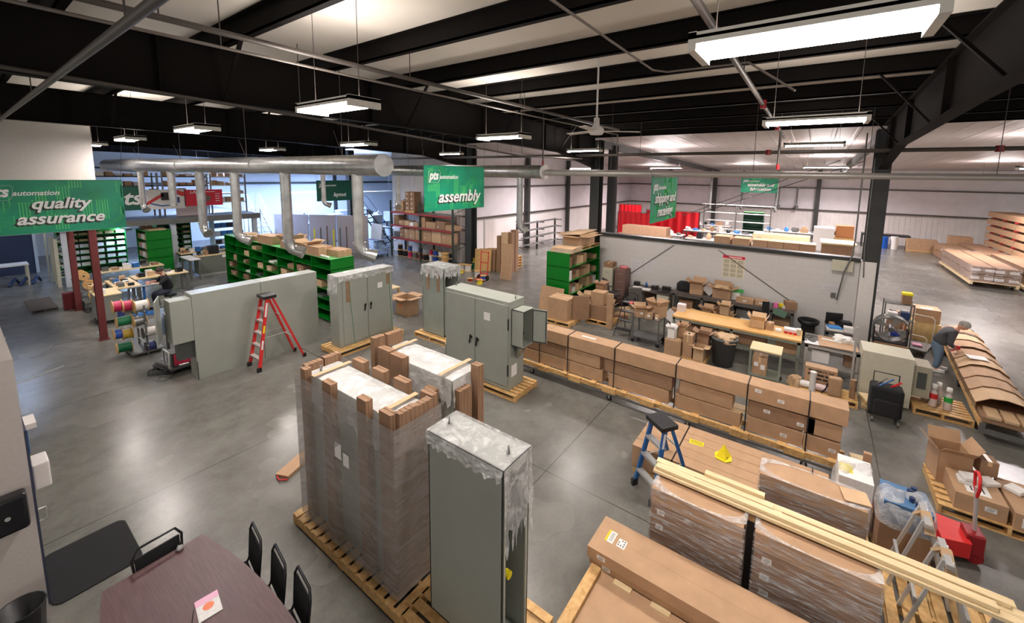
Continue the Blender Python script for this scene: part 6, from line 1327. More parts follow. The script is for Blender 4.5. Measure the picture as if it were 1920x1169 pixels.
def pipe_rack(x,y,L_,H,n,label,m,rz=PI/2,bars=M_PAPER):
    r = E('bar_rack',label,'rack',(x,y,0),rz)
    for xx in (-L_/2,0,L_/2):
        mb = MB(); mb.box(xx-.04,-.05,0,xx+.04,.05,H); O('upright', mb, m, r)
        for k in range(n): mb = MB(); mb.bar((xx,0,.4+k*(H-.5)/(n-1)),(xx,-.55,.44+k*(H-.5)/(n-1)),.05,.05); O('arm', mb, m, r)
    for k in range(n):
        for q in range(3):
            mb = MB(); zz = .48+k*(H-.5)/(n-1); a = rnd.uniform(.6,1.1); mb.cyl((-L_/2*a,-.12-.13*q,zz),(L_/2*a,-.12-.13*q,zz),.03,n=8); O('stored_bar', mb, bars, r)
    return r
pipe_rack(33.5,4.7,4.4,2.9,5,'tall rack of white bars beyond the low wall',M_STEEL)
pipe_rack(22.5,14.9,4.5,1.9,4,'dark bar rack against the back wall, left of the red curtain',M_BLACK2,0,M_STEEL)
shelf_unit(34.2,3.0,34.8,4.3,2.4,1,4,'-x','small dark green shelving beyond the low wall',m=mat('dark_green',hexc(16,70,44),.5))
pallet(16.3,12.6,17.6,13.8,0,'lowest pallet of the stack near the back wall',group='stacked pallets by the back wall'); 
for k in range(1,4): pallet(16.3+.05*k,12.6,17.6,13.8,.15*k,'pallet %s from the floor in the stack near the back wall' % ORD[k],group='stacked pallets by the back wall')
for k in range(5): mb = MB(); mb.cb((0,0,.55),(.06,.9,1.1),ry=.1,rz=.3); O('flat_cardboard', mb, M_CARD3 if k%2 else M_PINE, label='board leaning left of the stacked pallets, %s of five' % ORD[k], cat='board', loc=(15.6+.18*k,13.6-.12*k,.0), group='boards leaning by the stacked pallets')
for k,(x,y) in enumerate(((36,7),(37,2.5),(38,5))):
    mb = MB(); mb.tube([(x,y,5.5),(x,y,2.6),(x-.15,y,2.35)],.09,10); O('ceiling_drop_duct', mb, M_STEEL, label='%s small drop duct hanging near the far wall, from the left' % ORD[k], cat='duct')
for k in range(2):
    mb = MB(); mb.tube([(41.3,2.6-k*1.3,4.2),(41.1,2.6-k*1.3,2.6)],.05,8); mb.cyl((41.1,2.6-k*1.3,2.35),(41.1,2.6-k*1.3,2.65),.14,n=10); O('cord_reel', mb, M_STEEL, label='%s hose drop below the assembly and fabrication sign' % ['left','right'][k], cat='hose drop')
for k,(a,b) in enumerate((((15.6,.9,6.3),(15.6,8.2,2.2)),((16.4,-.2,6.3),(26,6,2.6)))):
    pass
mb = MB(); mb.tube([(30,-1.0,6.0),(30,7.6,2.2)],.02); S('trim_11', mb, M_BLACK2)
mb = MB(); mb.tube([(30.5,-2.2,6.0),(30.5,6.6,2.4)],.02); S('trim_12', mb, M_BLACK2)
c = G(1905,548); 
# ------------------------------------------------------------------ red pallet rack against the side wall
M_RACKR = mat('rack_beam_red',hexc(150,52,50),.5); M_RACKG = mat('rack_post_dark',hexc(50,62,52),.5)
r = E('pallet_rack','tall pallet rack with red beams against the side wall, below the assembly sign','pallet rack',(15.15,15.3,0))
for y in (0,2.55,5.1):
    for x in (0,1.0): mb = MB(); mb.box(x-.04,y-.04,0,x+.04,y+.04,3.3); O('upright', mb, M_RACKG, r)
    mb = MB()
    for k in range(6): mb.bar((0,y,.3+k*.5),(1.0,y,.55+k*.5 if k%2 else .05+k*.5+.0),.025,.025)
    O('bracing', mb, M_RACKG, r)
for z in (1.15,1.9,2.66):
    for x in (-.04,1.0):
        for a in (0,2.55): mb = MB(); mb.box(x,a+.04,z-.1,x+.04,a+2.51,z); O('beam', mb, M_RACKR, r)
    mb = MB(); mb.box(0,.04,z-.02,1.0,5.06,z); O('wire_deck', mb, M_STEEL, r)
def rackrow(z, items, lvl):
    y = 20.25
    for k,(d,h,st,m_) in enumerate(items):
        for q in range(st):
            carton(15.47,y-d/2,z+q*(h+.004),.5,d-.03,h,'%s%s carton on the %s rack level, %s from the left' % ('' if st == 1 else ['lower ','upper ','top '][q],'large' if d > .6 else 'small',lvl,ORD[k]),m=m_,detail=False,tape=False,labs=[('-x',d*.25,h*.6,.08,.06)] if (k+q)%2 else ())
        y -= d+.02
rackrow(1.152,[(.5,.32,1,M_STEEL),(.4,.28,2,M_CARD3),(.42,.28,2,M_CARD),(.5,.3,2,M_CARD),(.6,.3,2,M_CARD),(.7,.3,2,M_CARD),(.75,.62,1,M_CARD2),(.75,.62,1,M_CARD)],'lowest')
rackrow(1.902,[(.45,.26,2,M_CARD3),(.45,.26,1,M_CARD),(.45,.26,1,M_CARD2),(.35,.2,1,M_PAPER),(.4,.2,1,M_CARD),(.55,.3,2,M_CARD),(.8,.34,1,M_CARD),(.7,.22,2,M_CARD3),(.7,.28,1,M_CARD)],'middle')
carton(15.6,19.75,2.67,.7,.7,.62,'large carton at the left end of the top level of the red pallet rack')
pallet(15.2,18.4,16.1,19.2,2.66,'pallet on the top level of the red pallet rack',h=.1)
for k in range(4):
    for q in range(2): carton(15.5,18.6+q*.4,2.765+k*.27,.5,.36,.265,'%s carton in the %s column of the tall load on the rack top' % (['lowest','second','third','topmost'][k],['right','left'][q]),m=M_CARD3,detail=False,tape=False,labs=[('-x',.05,.14,.09,.07)])
# spools under and before the rack
def spool(x,y,z,R,L_,m,label,axis='Z',fl=M_PINE,group=None):
    r = E('wire_spool',label,'wire spool',(x,y,z),0,group)
    q = {'Z':Matrix(),'Y':Matrix.Rotation(PI/2,4,'X'),'X':Matrix.Rotation(PI/2,4,'Y')}[axis]
    if axis != 'Z': q = Matrix.Translation((0,0,R)) @ q @ Matrix.Translation((0,0,-L_/2))
    for a in (0,L_-.02): mb = MB(); mb.cyl(q @ Vector((0,0,a)),q @ Vector((0,0,a+.02)),R,n=18); O('flange', mb, fl, r)
    mb = MB(); mb.lathe([(R*.78,.02),(R*.8,L_*.3),(R*.79,L_*.7),(R*.78,L_-.02)],18,M=q); O('wire_winding', mb, m, r)
    mb = MB(); mb.cyl(q @ Vector((0,0,-.002)),q @ Vector((0,0,L_+.002)),R*.2,n=10); O('core', mb, M_BLK, r)
    return r
CL = dict(black=M_BLK,pink=mat('wire_pink',hexc(190,40,90),.5),blue=mat('wire_blue',hexc(40,80,170),.5),white=M_WHITE,yellow=M_YEL,green=mat('wire_green',hexc(0,110,70),.5),red=M_REDD,orange=mat('wire_orange',hexc(245,90,40),.5),gold=mat('wire_gold',hexc(190,160,50),.5),magenta=mat('wire_magenta',hexc(180,30,80),.5),grey=M_STEEL,navy=mat('wire_navy',hexc(40,50,110),.5))
k = 0
for y,col,R in ((19.8,'black',.2),(19.35,'black',.18),(18.9,'pink',.16),(18.45,'grey',.17),(18.0,'red',.17),(17.55,'black',.18),(17.1,'white',.14),(16.75,'blue',.2),(16.35,'grey',.17),(15.95,'blue',.18),(15.55,'black',.17)):
    spool(15.5,y+.25,0,R,.36,CL[col],'%s wire spool on the floor under the rack, %s from the left' % (col,ORD[k])); 
    if k%2 == 0 or col == 'blue': spool(15.5,y+.25,.365,R*.85,.3,CL[['black','pink','blue','white','navy'][k%5]],'upper %s wire spool under the rack, on the %s stack from the left' % (['black','pink','blue','white','navy'][k%5],ORD[k]))
    k += 1
for k in range(4): spool(14.75,15.5,.0+.2*k,.2,.19,M_PINE,'empty wooden spool %s in the pile at the rack end' % ['at the bottom','second','third','on top'][k])
for k,(px,py,col,R,L_) in enumerate(((872,500,'white',.2,.32),(884,502,'white',.2,.35),(896,498,'green',.24,.4),(889,478,'yellow',.13,.2),(902,512,'white',.17,.3),(906,525,'yellow',.14,.2),(888,520,'red',.14,.14),(872,505,'yellow',.12,.14),(915,500,'gold',.2,.5))):
    c = G(px,py+4); spool(c.x-.35,c.y-.1,0 if k != 3 else .42,R,L_,CL[col],'%s spool on the floor between the rack and the hand truck, %s' % (col,['leftmost','second from the left','large and green','raised on the green one','beside the pale pile','nearest the camera','flat and low','tipped small one','tall and golden'][k])) if k != 3 else spool(G(896,502).x-.35,G(896,502).y-.1,.4,R,L_,CL[col],'small yellow spool sitting on the large green spool')
r = E('red_spool_dolly','red hand dolly with spools left of the upright cartons','hand truck',(14.2,12.35,0)); 
for s in (-1,1): mb = MB(); mb.tube([(.0,s*.22,.1),(.1,s*.22,1.35)],.02); O('rail', mb, M_RED, r); mb = MB(); mb.cyl((-.05,s*.25-.03,.12),(-.05,s*.25+.03,.12),.12,n=14); O('wheel', mb, M_BLK, r)
for z in (.3,.8,1.3): mb = MB(); mb.bar((.02+z*.06,-.22,z),(.02+z*.06,.22,z),.03,.03); O('crossbar', mb, M_RED, r)
mb = MB(); mb.box(-.4,-.22,.04,0,.22,.07); O('toe_plate', mb, M_RED, r)
spool(14.0,12.2,.07,.13,.2,CL['blue'],'blue spool on the red hand dolly'); 
# tall upright wrapped cartons
for k,(px,py,h,w,m_,lb) in enumerate(((935,510,1.75,.16,M_CARD3,'tall narrow carton at the left of the upright bundle'),(944,513,1.95,.2,M_CARD2,'tall pale carton with labels in the upright bundle'),(955,512,1.95,.22,M_CARD3,'film-wrapped tall carton in the middle of the upright bundle'),(962,508,2.0,.22,M_CARD3,'tallest wrapped carton at the back of the upright bundle'))):
    c = G(px,py); carton(c.x+.1,c.y,0,.25,w*1.4,h*1.05,lb,m=m_,tape=False,labs=[('-x',0,h*.6,.1,.14)] if k in (1,) else (),detail=False)
c = G(956,518); mb = MB(); mb.cb((0,0,.85),(.04,.62,1.7),ry=.08); O('flat_cardboard', mb, M_CARD, label='big flat carton with a small white label leaning before the upright bundle', cat='cardboard', loc=(14.9,11.55,0.0))
mb = MB(); mb.box(16.3,14.1,0,17.2,14.2,2.5); S('wall_panel', mb, M_WALLW)
# spools on the workbench behind the left enclosure
r = bench(8.6,12.2,9.4,13.6,.75,M_PINEL,M_PINE,'low pine bench with wire spools behind the film-topped enclosure',shelf=.3,legs=2)
for k,(y,col) in enumerate(((13.3,'black'),(13.0,'yellow'),(12.6,'navy'))): spool(9.0,y,.75 if k<2 else .75,.2,.2,CL[col],'%s spool lying on the low pine bench' % col,axis='Y')
c = G(760,585); carton(9.0,11.35,0,.5,.6,.62,'open round-cornered brown carton with an orange mark beside the film-topped enclosure',op=.1,m=M_CARD)
mb = MB(); mb.cyl((8.745,11.4,.35),(8.75,11.4,.35),.05,n=12); O('orange_mark', mb, CL['orange'], label='orange sticker on the brown carton beside the film-topped enclosure', cat='sticker')
# carts and stairs behind
def stairs(x,y,rz,H,label,m=M_ALU,w=.7):
    r = E('rolling_stairs',label,'rolling stairs',(x,y,0),rz); n = int(H/.25)
    for s in (-1,1):
        mb = MB(); mb.bar((0,s*w/2,.1),(H*.8,s*w/2,H),.04,.08); mb.bar((H*.8,s*w/2,0),(H*.8,s*w/2,H),.04,.04); O('stringer', mb, m, r)
        mb = MB(); mb.tube([(0,s*w/2,.2),(0,s*w/2,1.0),(H*.8,s*w/2,H+.9),(H*.8+.5,s*w/2,H+.9),(H*.8+.5,s*w/2,0)],.018); O('handrail', mb, m, r)
    for k in range(n): u = (k+1)/n; mb = MB(); mb.box(H*.8*u-.12,-w/2,H*u-.03,H*.8*u+.1,w/2,H*u); O('step', mb, m, r)
    mb = MB(); mb.box(H*.8,-w/2,H-.03,H*.8+.5,w/2,H); O('platform', mb, m, r); return r
stairs(11.0,25.8,1.65,2.6,'tall aluminium rolling stairs beside the mezzanine')
stairs(16.9,23.0,1.9,2.4,'dark rolling stairs left of the red pallet rack',M_BLACK2)
cart(14.1,20.4,14.9,21.4,1.0,'blue-grey wire cart left of the pallet rack',mat('cart_blue',hexc(120,140,180),.5))
mb = MB(); mb.cb((0,0,.46),(.05,1.0,.9),ry=.1); O('pale_blue_panel', mb, M_BLUEW, label='pale blue panel standing on the wire cart', cat='panel', loc=(14.5,20.9,1.0))
# grey partition panels and layout bay contents
for k,(x0,y0,x1,y1) in enumerate(((11.6,27.0,12.7,25.2),(12.75,25.1,13.6,23.7),(13.65,23.6,14.6,21.9))):
    a = Vector((x0,y0,0)); b = Vector((x1,y1,0)); mb = MB(); mb.bar(a+Vector((0,0,1.15)),b+Vector((0,0,1.15)),.08,2.3); O('grey_partition', mb, mat('warm_grey_panel',hexc(170,160,162),.5), label='tall warm grey standing panel, %s of three before the layout bay' % ['leftmost','middle','rightmost'][k], cat='panel')
for k in range(6): mb = MB(); mb.cyl((12.6+.2*k,24.3-.35*k,0),(12.6+.2*k,24.3-.35*k,1.5+.1*(k%3)),.04,n=8); O('upright_tube', mb, [M_YEL,M_STEEL,M_BROWN][k%3], label='%s tube standing before the grey panels, %s from the left' % (['yellow','steel','brown'][k%3],ORD[k]), cat='tube')
for k,(x,y) in enumerate(((17,27),(19,29.5),(21.5,31),(16,31),(18.5,24.5),(21,26))):
    bench(x,y,x+1,y+2.6,.95,M_BLUEW,M_STEEL,'pale work table in the layout bay, %s' % ['nearest the sign','in the middle','at the far right','at the far left','close to the side wall','behind the side wall table'][k],legs=2)
    for q in range(4):
        mb = MB(); h = rnd.uniform(.2,.55); mb.box(-.2,-.2,0,.2,.2,h); mb.cyl((0,0,h),(0,0,h+.15),.08,n=8)
        O('equipment_box', mb, rnd.choice([M_BLUEW,M_WHITE,M_STEEL,M_BLUET]), label='pale box, %s from front, layout bay table %s' % (ORD[q],['nearest the sign','in the middle','far right','far left','near the side wall','behind it'][k]), cat='equipment', loc=(x+.5,y+.4+q*.6,.951))
    mb = MB(); mb.box(-.4,-.4,0,.4,.4,1.9); O('tall_machine', mb, M_BLUEW, label='pale tall machine beside the layout bay table %s' % ['nearest the sign','in the middle','far right','far left','near the side wall','behind it'][k], cat='machine', loc=(x-.8,y+1.2,0), bev=.03)
for k in range(3):
    mb = MB(); mb.box(-1.6,-.4,0,1.6,.4,.12); mb.cyl((-1.2,0,.1),(-1.2,0,3.35),.01,n=5); mb.cyl((1.2,0,.1),(1.2,0,3.35),.01,n=5); O('hood_panel', mb, M_WHITE, label='white suspended panel in the layout bay, %s from left' % ORD[k], cat='panel', loc=(15.5+2.2*k,31-1.2*k,3.3))

# ------------------------------------------------------------------ mezzanine with banners and parts shelves, far left
mb = MB(); mb.box(2.5,24.72,2.35,9.9,33,2.62); S('floor_mezzanine', mb, M_STEEL)
for x in (2.7,6.2,9.7): mb = MB(); mb.box(x-.1,24.9,0,x+.1,25.1,2.35); S('mezzanine_column', mb, M_BLUEW)
def banner(px0,py0,px1,py1,m,label,Y=24.6):
    a = onY(px0,py1,Y); b = onY(px1,py0,Y); r = E('banner',label,'banner',((a.x+b.x)/2,Y,a.z)); w = b.x-a.x; h = b.z-a.z
    mb = MB(); mb.box(-w/2,-.01,0,w/2,.01,h); O('sheet', mb, m, r); return r,w,h
r,w_,h_ = banner(222,350,264,396,M_SIGND,'dark green banner with big white letters at the left of the mezzanine front'); text('pts',.85,M_LETT,r,(-.15,-.015,h_*.5),shear=.25,off=.02)
r,w_,h_ = banner(266,355,346,394,M_PAPER,'white banner picturing a machine with red and blue cables')
mb = MB(); mb.bar((-w_*.42,-.015,h_*.25),(0,-.015,h_*.75),.01,.12); mb.bar((w_*.2,-.015,h_*.95),(w_*.48,-.015,h_*.72),.01,.2); O('red_stripe', mb, M_RED, r)
mb = MB(); mb.tube([(-w_*.3,-.02,h_*.3),(-.1,-.02,h_*.16),(w_*.2,-.02,h_*.2),(w_*.35,-.02,h_*.4)],.03); O('blue_cable_print', mb, M_BLUE, r)
mb = MB(); mb.box(-w_*.06,-.02,h_*.45,w_*.12,-.011,h_*.85); O('grey_device_print', mb, M_BLK, r); mb = MB(); mb.box(w_*.26,-.02,h_*.3,w_*.36,-.011,h_*.6); O('dark_plug_print', mb, mat('navy',(.03,.04,.1)), r)
r,w_,h_ = banner(347,355,416,387,mat('banner_red',hexc(214,26,58),.5),'red banner with small white lettering at the right of the mezzanine front'); text('LAPP',.2,M_LETT,r,(-w_*.36,-.015,h_*.85),shear=.2,off=.004,align='LEFT')
mb = MB(); [mb.box(w_*.3,-.015,h_*(.25+.15*k),w_*.42,-.011,h_*(.29+.15*k)) for k in range(4)]; mb.box(w_*.02,-.015,h_*.84,w_*.3,-.011,h_*.88); O('small_print', mb, M_LETT, r)
mb = MB(); mb.cyl((w_*.08,-.02,h_*.45),(w_*.08,-.011,h_*.45),.16,n=14); mb.cyl((-w_*.12,-.02,h_*.45),(-w_*.12,-.011,h_*.45),.13,n=14); O('round_product_print', mb, M_BROWN, r)
for b,(x0,x1) in enumerate(((3.6,6.0),(6.2,8.0),(8.15,9.75))):
    r = E('parts_rack',['left','middle','right'][b]+' black parts rack on the mezzanine above the banners','rack',(x0,26.0,2.62)); w = x1-x0
    for x in (0,w):
        for y in (0,.8): mb = MB(); mb.box(x-.03,y-.03,0,x+.03,y+.03,2.1); O('upright', mb, M_STEEL, r)
    for k,z in enumerate((.6,1.05,1.5,1.95)):
        mb = MB(); mb.box(0,0,z-.05,w,.8,z); O('shelf', mb, M_BLK if b != 2 else M_WHITE, r)
        n = int(w/.3); cnt = -1
        for q in range(n):
            if rnd.random() < .2: continue
            cnt += 1; h = rnd.uniform(.1,.3); carton(x0+.2+q*.3,26.25,2.62+z,.24,.4,h,'small %s box, %s from left, shelf %s, %s mezzanine rack' % ('pale' if q%2 else 'brown',ORD[cnt],['one','two','three','four'][k],['left','middle','right'][b]),m=rnd.choice([M_PAPER,M_WHITE,M_CARD2]) if q%2 else M_CARD,tape=False,detail=False)
mb = MB(); mb.cb((0,0,.4),(.9,.05,.8),rz=.1); O('white_panel_sheet', mb, M_PAPER, label='white sheet leaning between the mezzanine racks', cat='sheet', loc=(7.0,25.7,2.62))
# ------------------------------------------------------------------ green shelving under and before the mezzanine
r_,z_ = shelf_unit(5.05,24.3,5.95,25.9,2.13,1,5,'-x','green shelving with solid end panels facing the camera, left of the drafting tables')
mb = MB(); mb.box(-.3,-.45,0,.3,.45,.05); O('pale_sheet', mb, M_CARD2, label='pale boards lying on top of the short green shelving', cat='board', loc=(5.5,24.9,2.131))
carton(5.35,25.6,2.13,.4,.4,.14,'small red-brown carton on top of the short green shelving',m=M_CARD3)
for k,z in enumerate((.48,.9,1.3,1.72)):
    for q in range(3): carton(5.2,24.55+q*.5,z_[k+1]+.02,.25,.32,.22,'carton on shelf %s of the short green shelving, %s from the front' % (['one','two','three','four'][k],ORD[q]),m=[M_CARD2,M_PAPER,M_CARD][q],detail=False,tape=False)
for b,(x0,x1) in enumerate(((2.75,3.75),(3.9,5.0),(6.2,7.6))):
    y0 = 27.6; r_,z_ = shelf_unit(x0,y0,x1,y0+.8,2.1,1,7,'-y','green parts shelving under the mezzanine, %s of three' % ['leftmost','middle','rightmost'][b])
    for k in range(1,7):
        for q in range(3):
            mb = MB(); mb.box(-.14,-.2,0,.14,.2,.16 if k < 5 else .1); O('storage_tray', mb, M_WHITE if k < 5 else M_CARD2, label='%s tray, %s from left, level %s, %s green shelving under mezzanine' % ('white' if k<5 else 'tan',ORD[q],['one','two','three','four','five','six'][k-1],['left','middle','right'][b]), cat='tray', loc=(x0+.18+q*(x1-x0-.36)/2,y0+.25,z_[k]+.021))
r = E('blue_parts_shelf','blue-lit grey shelf of small bins right of the green shelving','shelving',(8.3,26.5,0))
for x in (0,1.3): mb = MB(); mb.box(x-.03,0,0,x+.03,.6,2.2); O('upright_panel', mb, M_BLUEW, r)
for z in (.4,.85,1.3,1.75,2.17): mb = MB(); mb.box(0,0,z,1.3,.6,z+.03); O('shelf', mb, M_BLUEW, r)
for k,z in enumerate((.43,.88,1.33,1.78)):
    for q in range(4): mb = MB(); mb.box(-.12,-.15,0,.12,.15,.22); O('blue_bin', mb, [M_BLUET,M_BLK,M_BLUEW,M_BLUET][(q+k)%4], label='small bin, %s from the left on shelf %s beside the far stairs' % (ORD[q],['one','two','three','four'][k]), cat='bin', loc=(8.5+.3*q,26.75,z))
r = E('double_door','dark blue double door in the far left corner','door',(-.2,29.6,0)); mb = MB(); mb.box(0,0,0,2.4,.1,2.3); O('door_leaf', mb, mat('door_navy',hexc(40,52,80),.5), r); mb = MB(); mb.box(-.1,-.02,0,0,.1,2.4); mb.box(2.4,-.02,0,2.5,.1,2.4); O('door_frame', mb, M_BLUEW, r)
# ------------------------------------------------------------------ work area, left: posts, benches, spools, seated worker
for k,(x,y) in enumerate(((2.3,16.45),(2.36,20.6))):
    mb = MB(); mb.box(x-.075,y-.08,0,x+.075,y-.066,3.2); mb.box(x-.075,y+.066,0,x+.075,y+.08,3.2); mb.box(x-.006,y-.066,0,x+.006,y+.066,3.2); mb.box(x-.12,y-.12,0,x+.12,y+.12,.02); S('maroon_post_column', mb, M_BRED)
r = E('tool_cabinet','grey steel cabinet on casters between the maroon posts','cabinet',(2.45,17.95,0)); mb = MB(); mb.box(0,0,.12,.55,1.0,.92); O('body', mb, mat('dull_grey_paint',hexc(120,122,116),.45), r, bev=.01); mb = MB(); mb.box(-.02,-.02,.92,.57,1.02,.95); O('top', mb, M_PINEL, r)
for x in (.08,.47):
    for y in (.1,.9): mb = MB(); mb.cyl((x,y-.02,.06),(x,y+.02,.06),.06,n=12); O('caster', mb, M_BLK, r)
for k,(x,y,z,w,h,m_,lb) in enumerate(((2.6,18.7,.95,.2,.2,M_CARD2,'orange-brown carton on the grey caster cabinet'),(2.6,18.2,.95,.18,.16,M_PAPER,'white tray of parts on the grey caster cabinet'))):
    carton(x,y,z,w,w,h,lb,m=m_,tape=False,detail=False,op=.5 if k == 0 else 0)
spool(2.95,18.0,.0,.12,.5,CL['navy'],'navy cable spool standing behind the grey caster cabinet'); spool(2.95,17.75,.95-.44,.12,.2,CL['orange'],'orange spool right of the grey caster cabinet') if False else None
# wheeled spool rack in front
r = E('spool_stand','metal stand holding wire spools before the near maroon post','rack',(2.75,14.6,0))
for y in (-.42,.42): mb = MB(); mb.box(.0,y-.02,0,.04,y+.02,1.35); O('upright', mb, M_STEEL, r)
mb = MB(); mb.box(-.3,-.45,.06,.35,.45,.1); O('base_frame', mb, M_STEEL, r)
for k,z in enumerate((1.2,.88,.56,.26)): mb = MB(); mb.cyl((.02,-.5,z),(.02,.5,z),.015,n=8); O('spindle', mb, M_ALU, r)
def spool_on(x,y,z,R,L_,m,label,fl=M_PINE):
    r = E('wire_spool',label,'wire spool',(x,y,z))
    for a in (-L_/2,L_/2-.015): mb = MB(); mb.cyl((a,0,0),(a+.015,0,0),R,n=20); O('flange', mb, fl, r)
    mb = MB(); mb.lathe([(R*.8,-L_/2+.015),(R*.83,0),(R*.8,L_/2-.015)],20,M=Matrix.Rotation(PI/2,4,'Y')); O('wire_winding', mb, m, r); return r
for px,py,R,L_,col,lb in ((219,575,.17,.19,'magenta','left magenta spool at the top of the spool stand'),(238,574,.17,.19,'magenta','right magenta spool at the top of the spool stand'),(232,602,.15,.3,'green','green spool on the second level of the spool stand'),(221,627,.15,.17,'blue','blue spool on the third level of the spool stand'),(239,626,.15,.2,'gold','gold spool on the third level of the spool stand'),(233,651,.15,.3,'green','green spool at the bottom of the spool stand')):
    c = onY(px,py,14.6); spool_on(c.x,c.y,c.z,R,L_,CL[col],lb)
for px,py,R,L_,col,lb in ((264,573,.16,.28,'white','cream spool at the top right of the spool stand'),(262,602,.15,.26,'grey','grey spool with wooden flanges, second from the top right'),(281,622,.15,.3,'white','white spool with black flanges at the right of the spool stand'),(282,650,.15,.2,'navy','navy spool at the bottom right of the spool stand')):
    c = onY(px,py,14.3); spool_on(c.x,c.y,c.z,R,L_,CL[col],lb,M_BLK if 'black' in lb or 'navy' in lb else M_PINE)
mb = MB(); mb.box(-.1,-.02,0,.1,.02,.75); O('blue_notice_board', mb, mat('pale_blue',hexc(170,195,225),.5), label='pale blue sheet hanging on the spool stand', cat='sheet', loc=(3.12,14.45,.35))
mb = MB(); mb.box(-.35,-.3,0,.35,.3,.18); o = O('floor_scrubber_base', mb, M_STEEL, label='grey low cable reel box on the floor before the spool stand', cat='reel', loc=(3.05,12.85,.04), rz=.2, bev=.05)
mb = MB(); mb.lathe([(0,.18),(.22,.18),(.2,.26),(.1,.28),(0,.28)],16); O('reel_lid', mb, M_BEIGE, o)
mb = MB(); mb.box(-.4,-.34,-.02,.36,.32,.06); O('black_skirt', mb, M_BLK, o, bev=.03)
for k in range(4):
    pts = [(2.85+.42*math.cos(a)*(1+.1*k)+.12*k,12.7+.3*math.sin(a)*(1+.15*math.sin(3*a+k)),.03+.015*k) for a in [2*PI*q/20 for q in range(19)]]
    mb = MB(); mb.tube(pts,.014); O('black_cable', mb, M_BLK, label='loop of black cable lying round the reel box', cat='cable', group='black cable loops on the floor')
mb = MB(); mb.tube([(2.6,12.4,.02),(2.45,12.2,.02),(2.55,12.05,.02),(2.72,12.15,.02),(2.62,12.35,.02)],.01); O('white_cable', mb, M_STEEL, label='thin cable curl at the left of the reel box', cat='cable')
r = E('welder_cart','small cart with a bright pink sheet below the side box of the long enclosure','cart',(3.0,12.5,0)); mb = MB(); mb.box(-.25,-.25,.1,.25,.25,.16); O('tray', mb, M_STEEL, r)
mb = MB(); mb.box(-.2,-.2,.16,.2,.2,.5); O('machine_body', mb, M_GREYD, r); mb = MB(); mb.box(-.16,-.215,.2,.18,-.2,.48); O('pink_sheet', mb, mat('hot_pink',hexc(240,60,100),.5), r)
for x in (-.2,.2):
    for y in (-.2,.2): mb = MB(); mb.cyl((x-.02,y,.05),(x+.02,y,.05),.05,n=10); O('wheel', mb, M_BLK, r)
mb = MB(); mb.tube([(-.25,.2,.16),(-.25,.2,.55),(-.25,-.2,.55),(-.25,-.2,.16)],.02); O('side_frame', mb, M_ALU, r)
# benches behind
bench(3.15,13.3,4.5,14.3,1.0,M_STEEL,M_STEEL,'grey steel bench with white drawings behind the long enclosure',legs=2)
mb = MB(); mb.box(-.45,-.3,0,.45,.3,.01); O('drawing_sheet', mb, M_PAPER, label='large white drawing on the grey steel bench', cat='drawing', loc=(3.8,13.8,1.002), rz=.1)
r = E('trash_can','grey round bin behind the long enclosure','bin',(5.1,17.5,0)); mb = MB(); mb.lathe([(0,.02),(.24,.02),(.32,.72),(.35,.75),(.3,.75),(.22,.1)],20); O('body', mb, mat('bin_grey',(.1,.11,.11)), r)
bench(3.05,18.9,3.7,20.6,.9,M_PINEL,M_STEEL,'cluttered pale bench left of the seated worker',legs=3,shelf=.4)
bench(3.8,20.3,5.4,21.1,.85,M_PINEL,M_STEEL,'pale bench behind the seated worker',legs=2)
bench(3.2,22.6,5.2,23.4,.85,M_PINEL,M_STEEL,'long pale bench before the short green shelving',legs=2)
bench(6.2,24.2,8.2,25.0,.95,M_PINEL,M_STEEL,'bench of small tools right of the short green shelving',legs=2)
bench(6.0,22.3,6.4,23.6,.95,M_PAPER,M_STEEL,'white-topped table before the tool bench',legs=2)
r = E('steel_cabinet','long dark grey steel cabinet with a pale wooden top','cabinet',(6.5,23.0,0)); mb = MB(); mb.box(0,0,.08,1.25,.6,.9); O('body', mb, mat('dark_grey_paint',hexc(104,108,100),.45), r, bev=.008); mb = MB(); mb.box(-.02,-.02,.9,1.27,.62,.94); O('top', mb, M_PINEL, r); mb = MB(); mb.box(0,-.05,.0,1.25,0,.08); O('toe_rail', mb, M_ALU, r); mb = MB(); mb.box(.95,-.008,.76,1.15,0,.88); O('white_card', mb, M_PAPER, r)
mb = MB(); mb.box(-.2,-.15,0,.2,.15,.4); O('black_monitor', mb, M_BLK, label='black monitor on the long dark grey cabinet', cat='monitor', loc=(7.2,23.3,.94), bev=.04)
NM = ['white packet','black box','blue box','small carton','grey box','grey tool','brown box','stack of papers']
MMs = [M_WHITE,M_BLK,M_BLUE,M_CARD2,M_STEEL,M_STEEL,M_CARD3,M_PAPER]
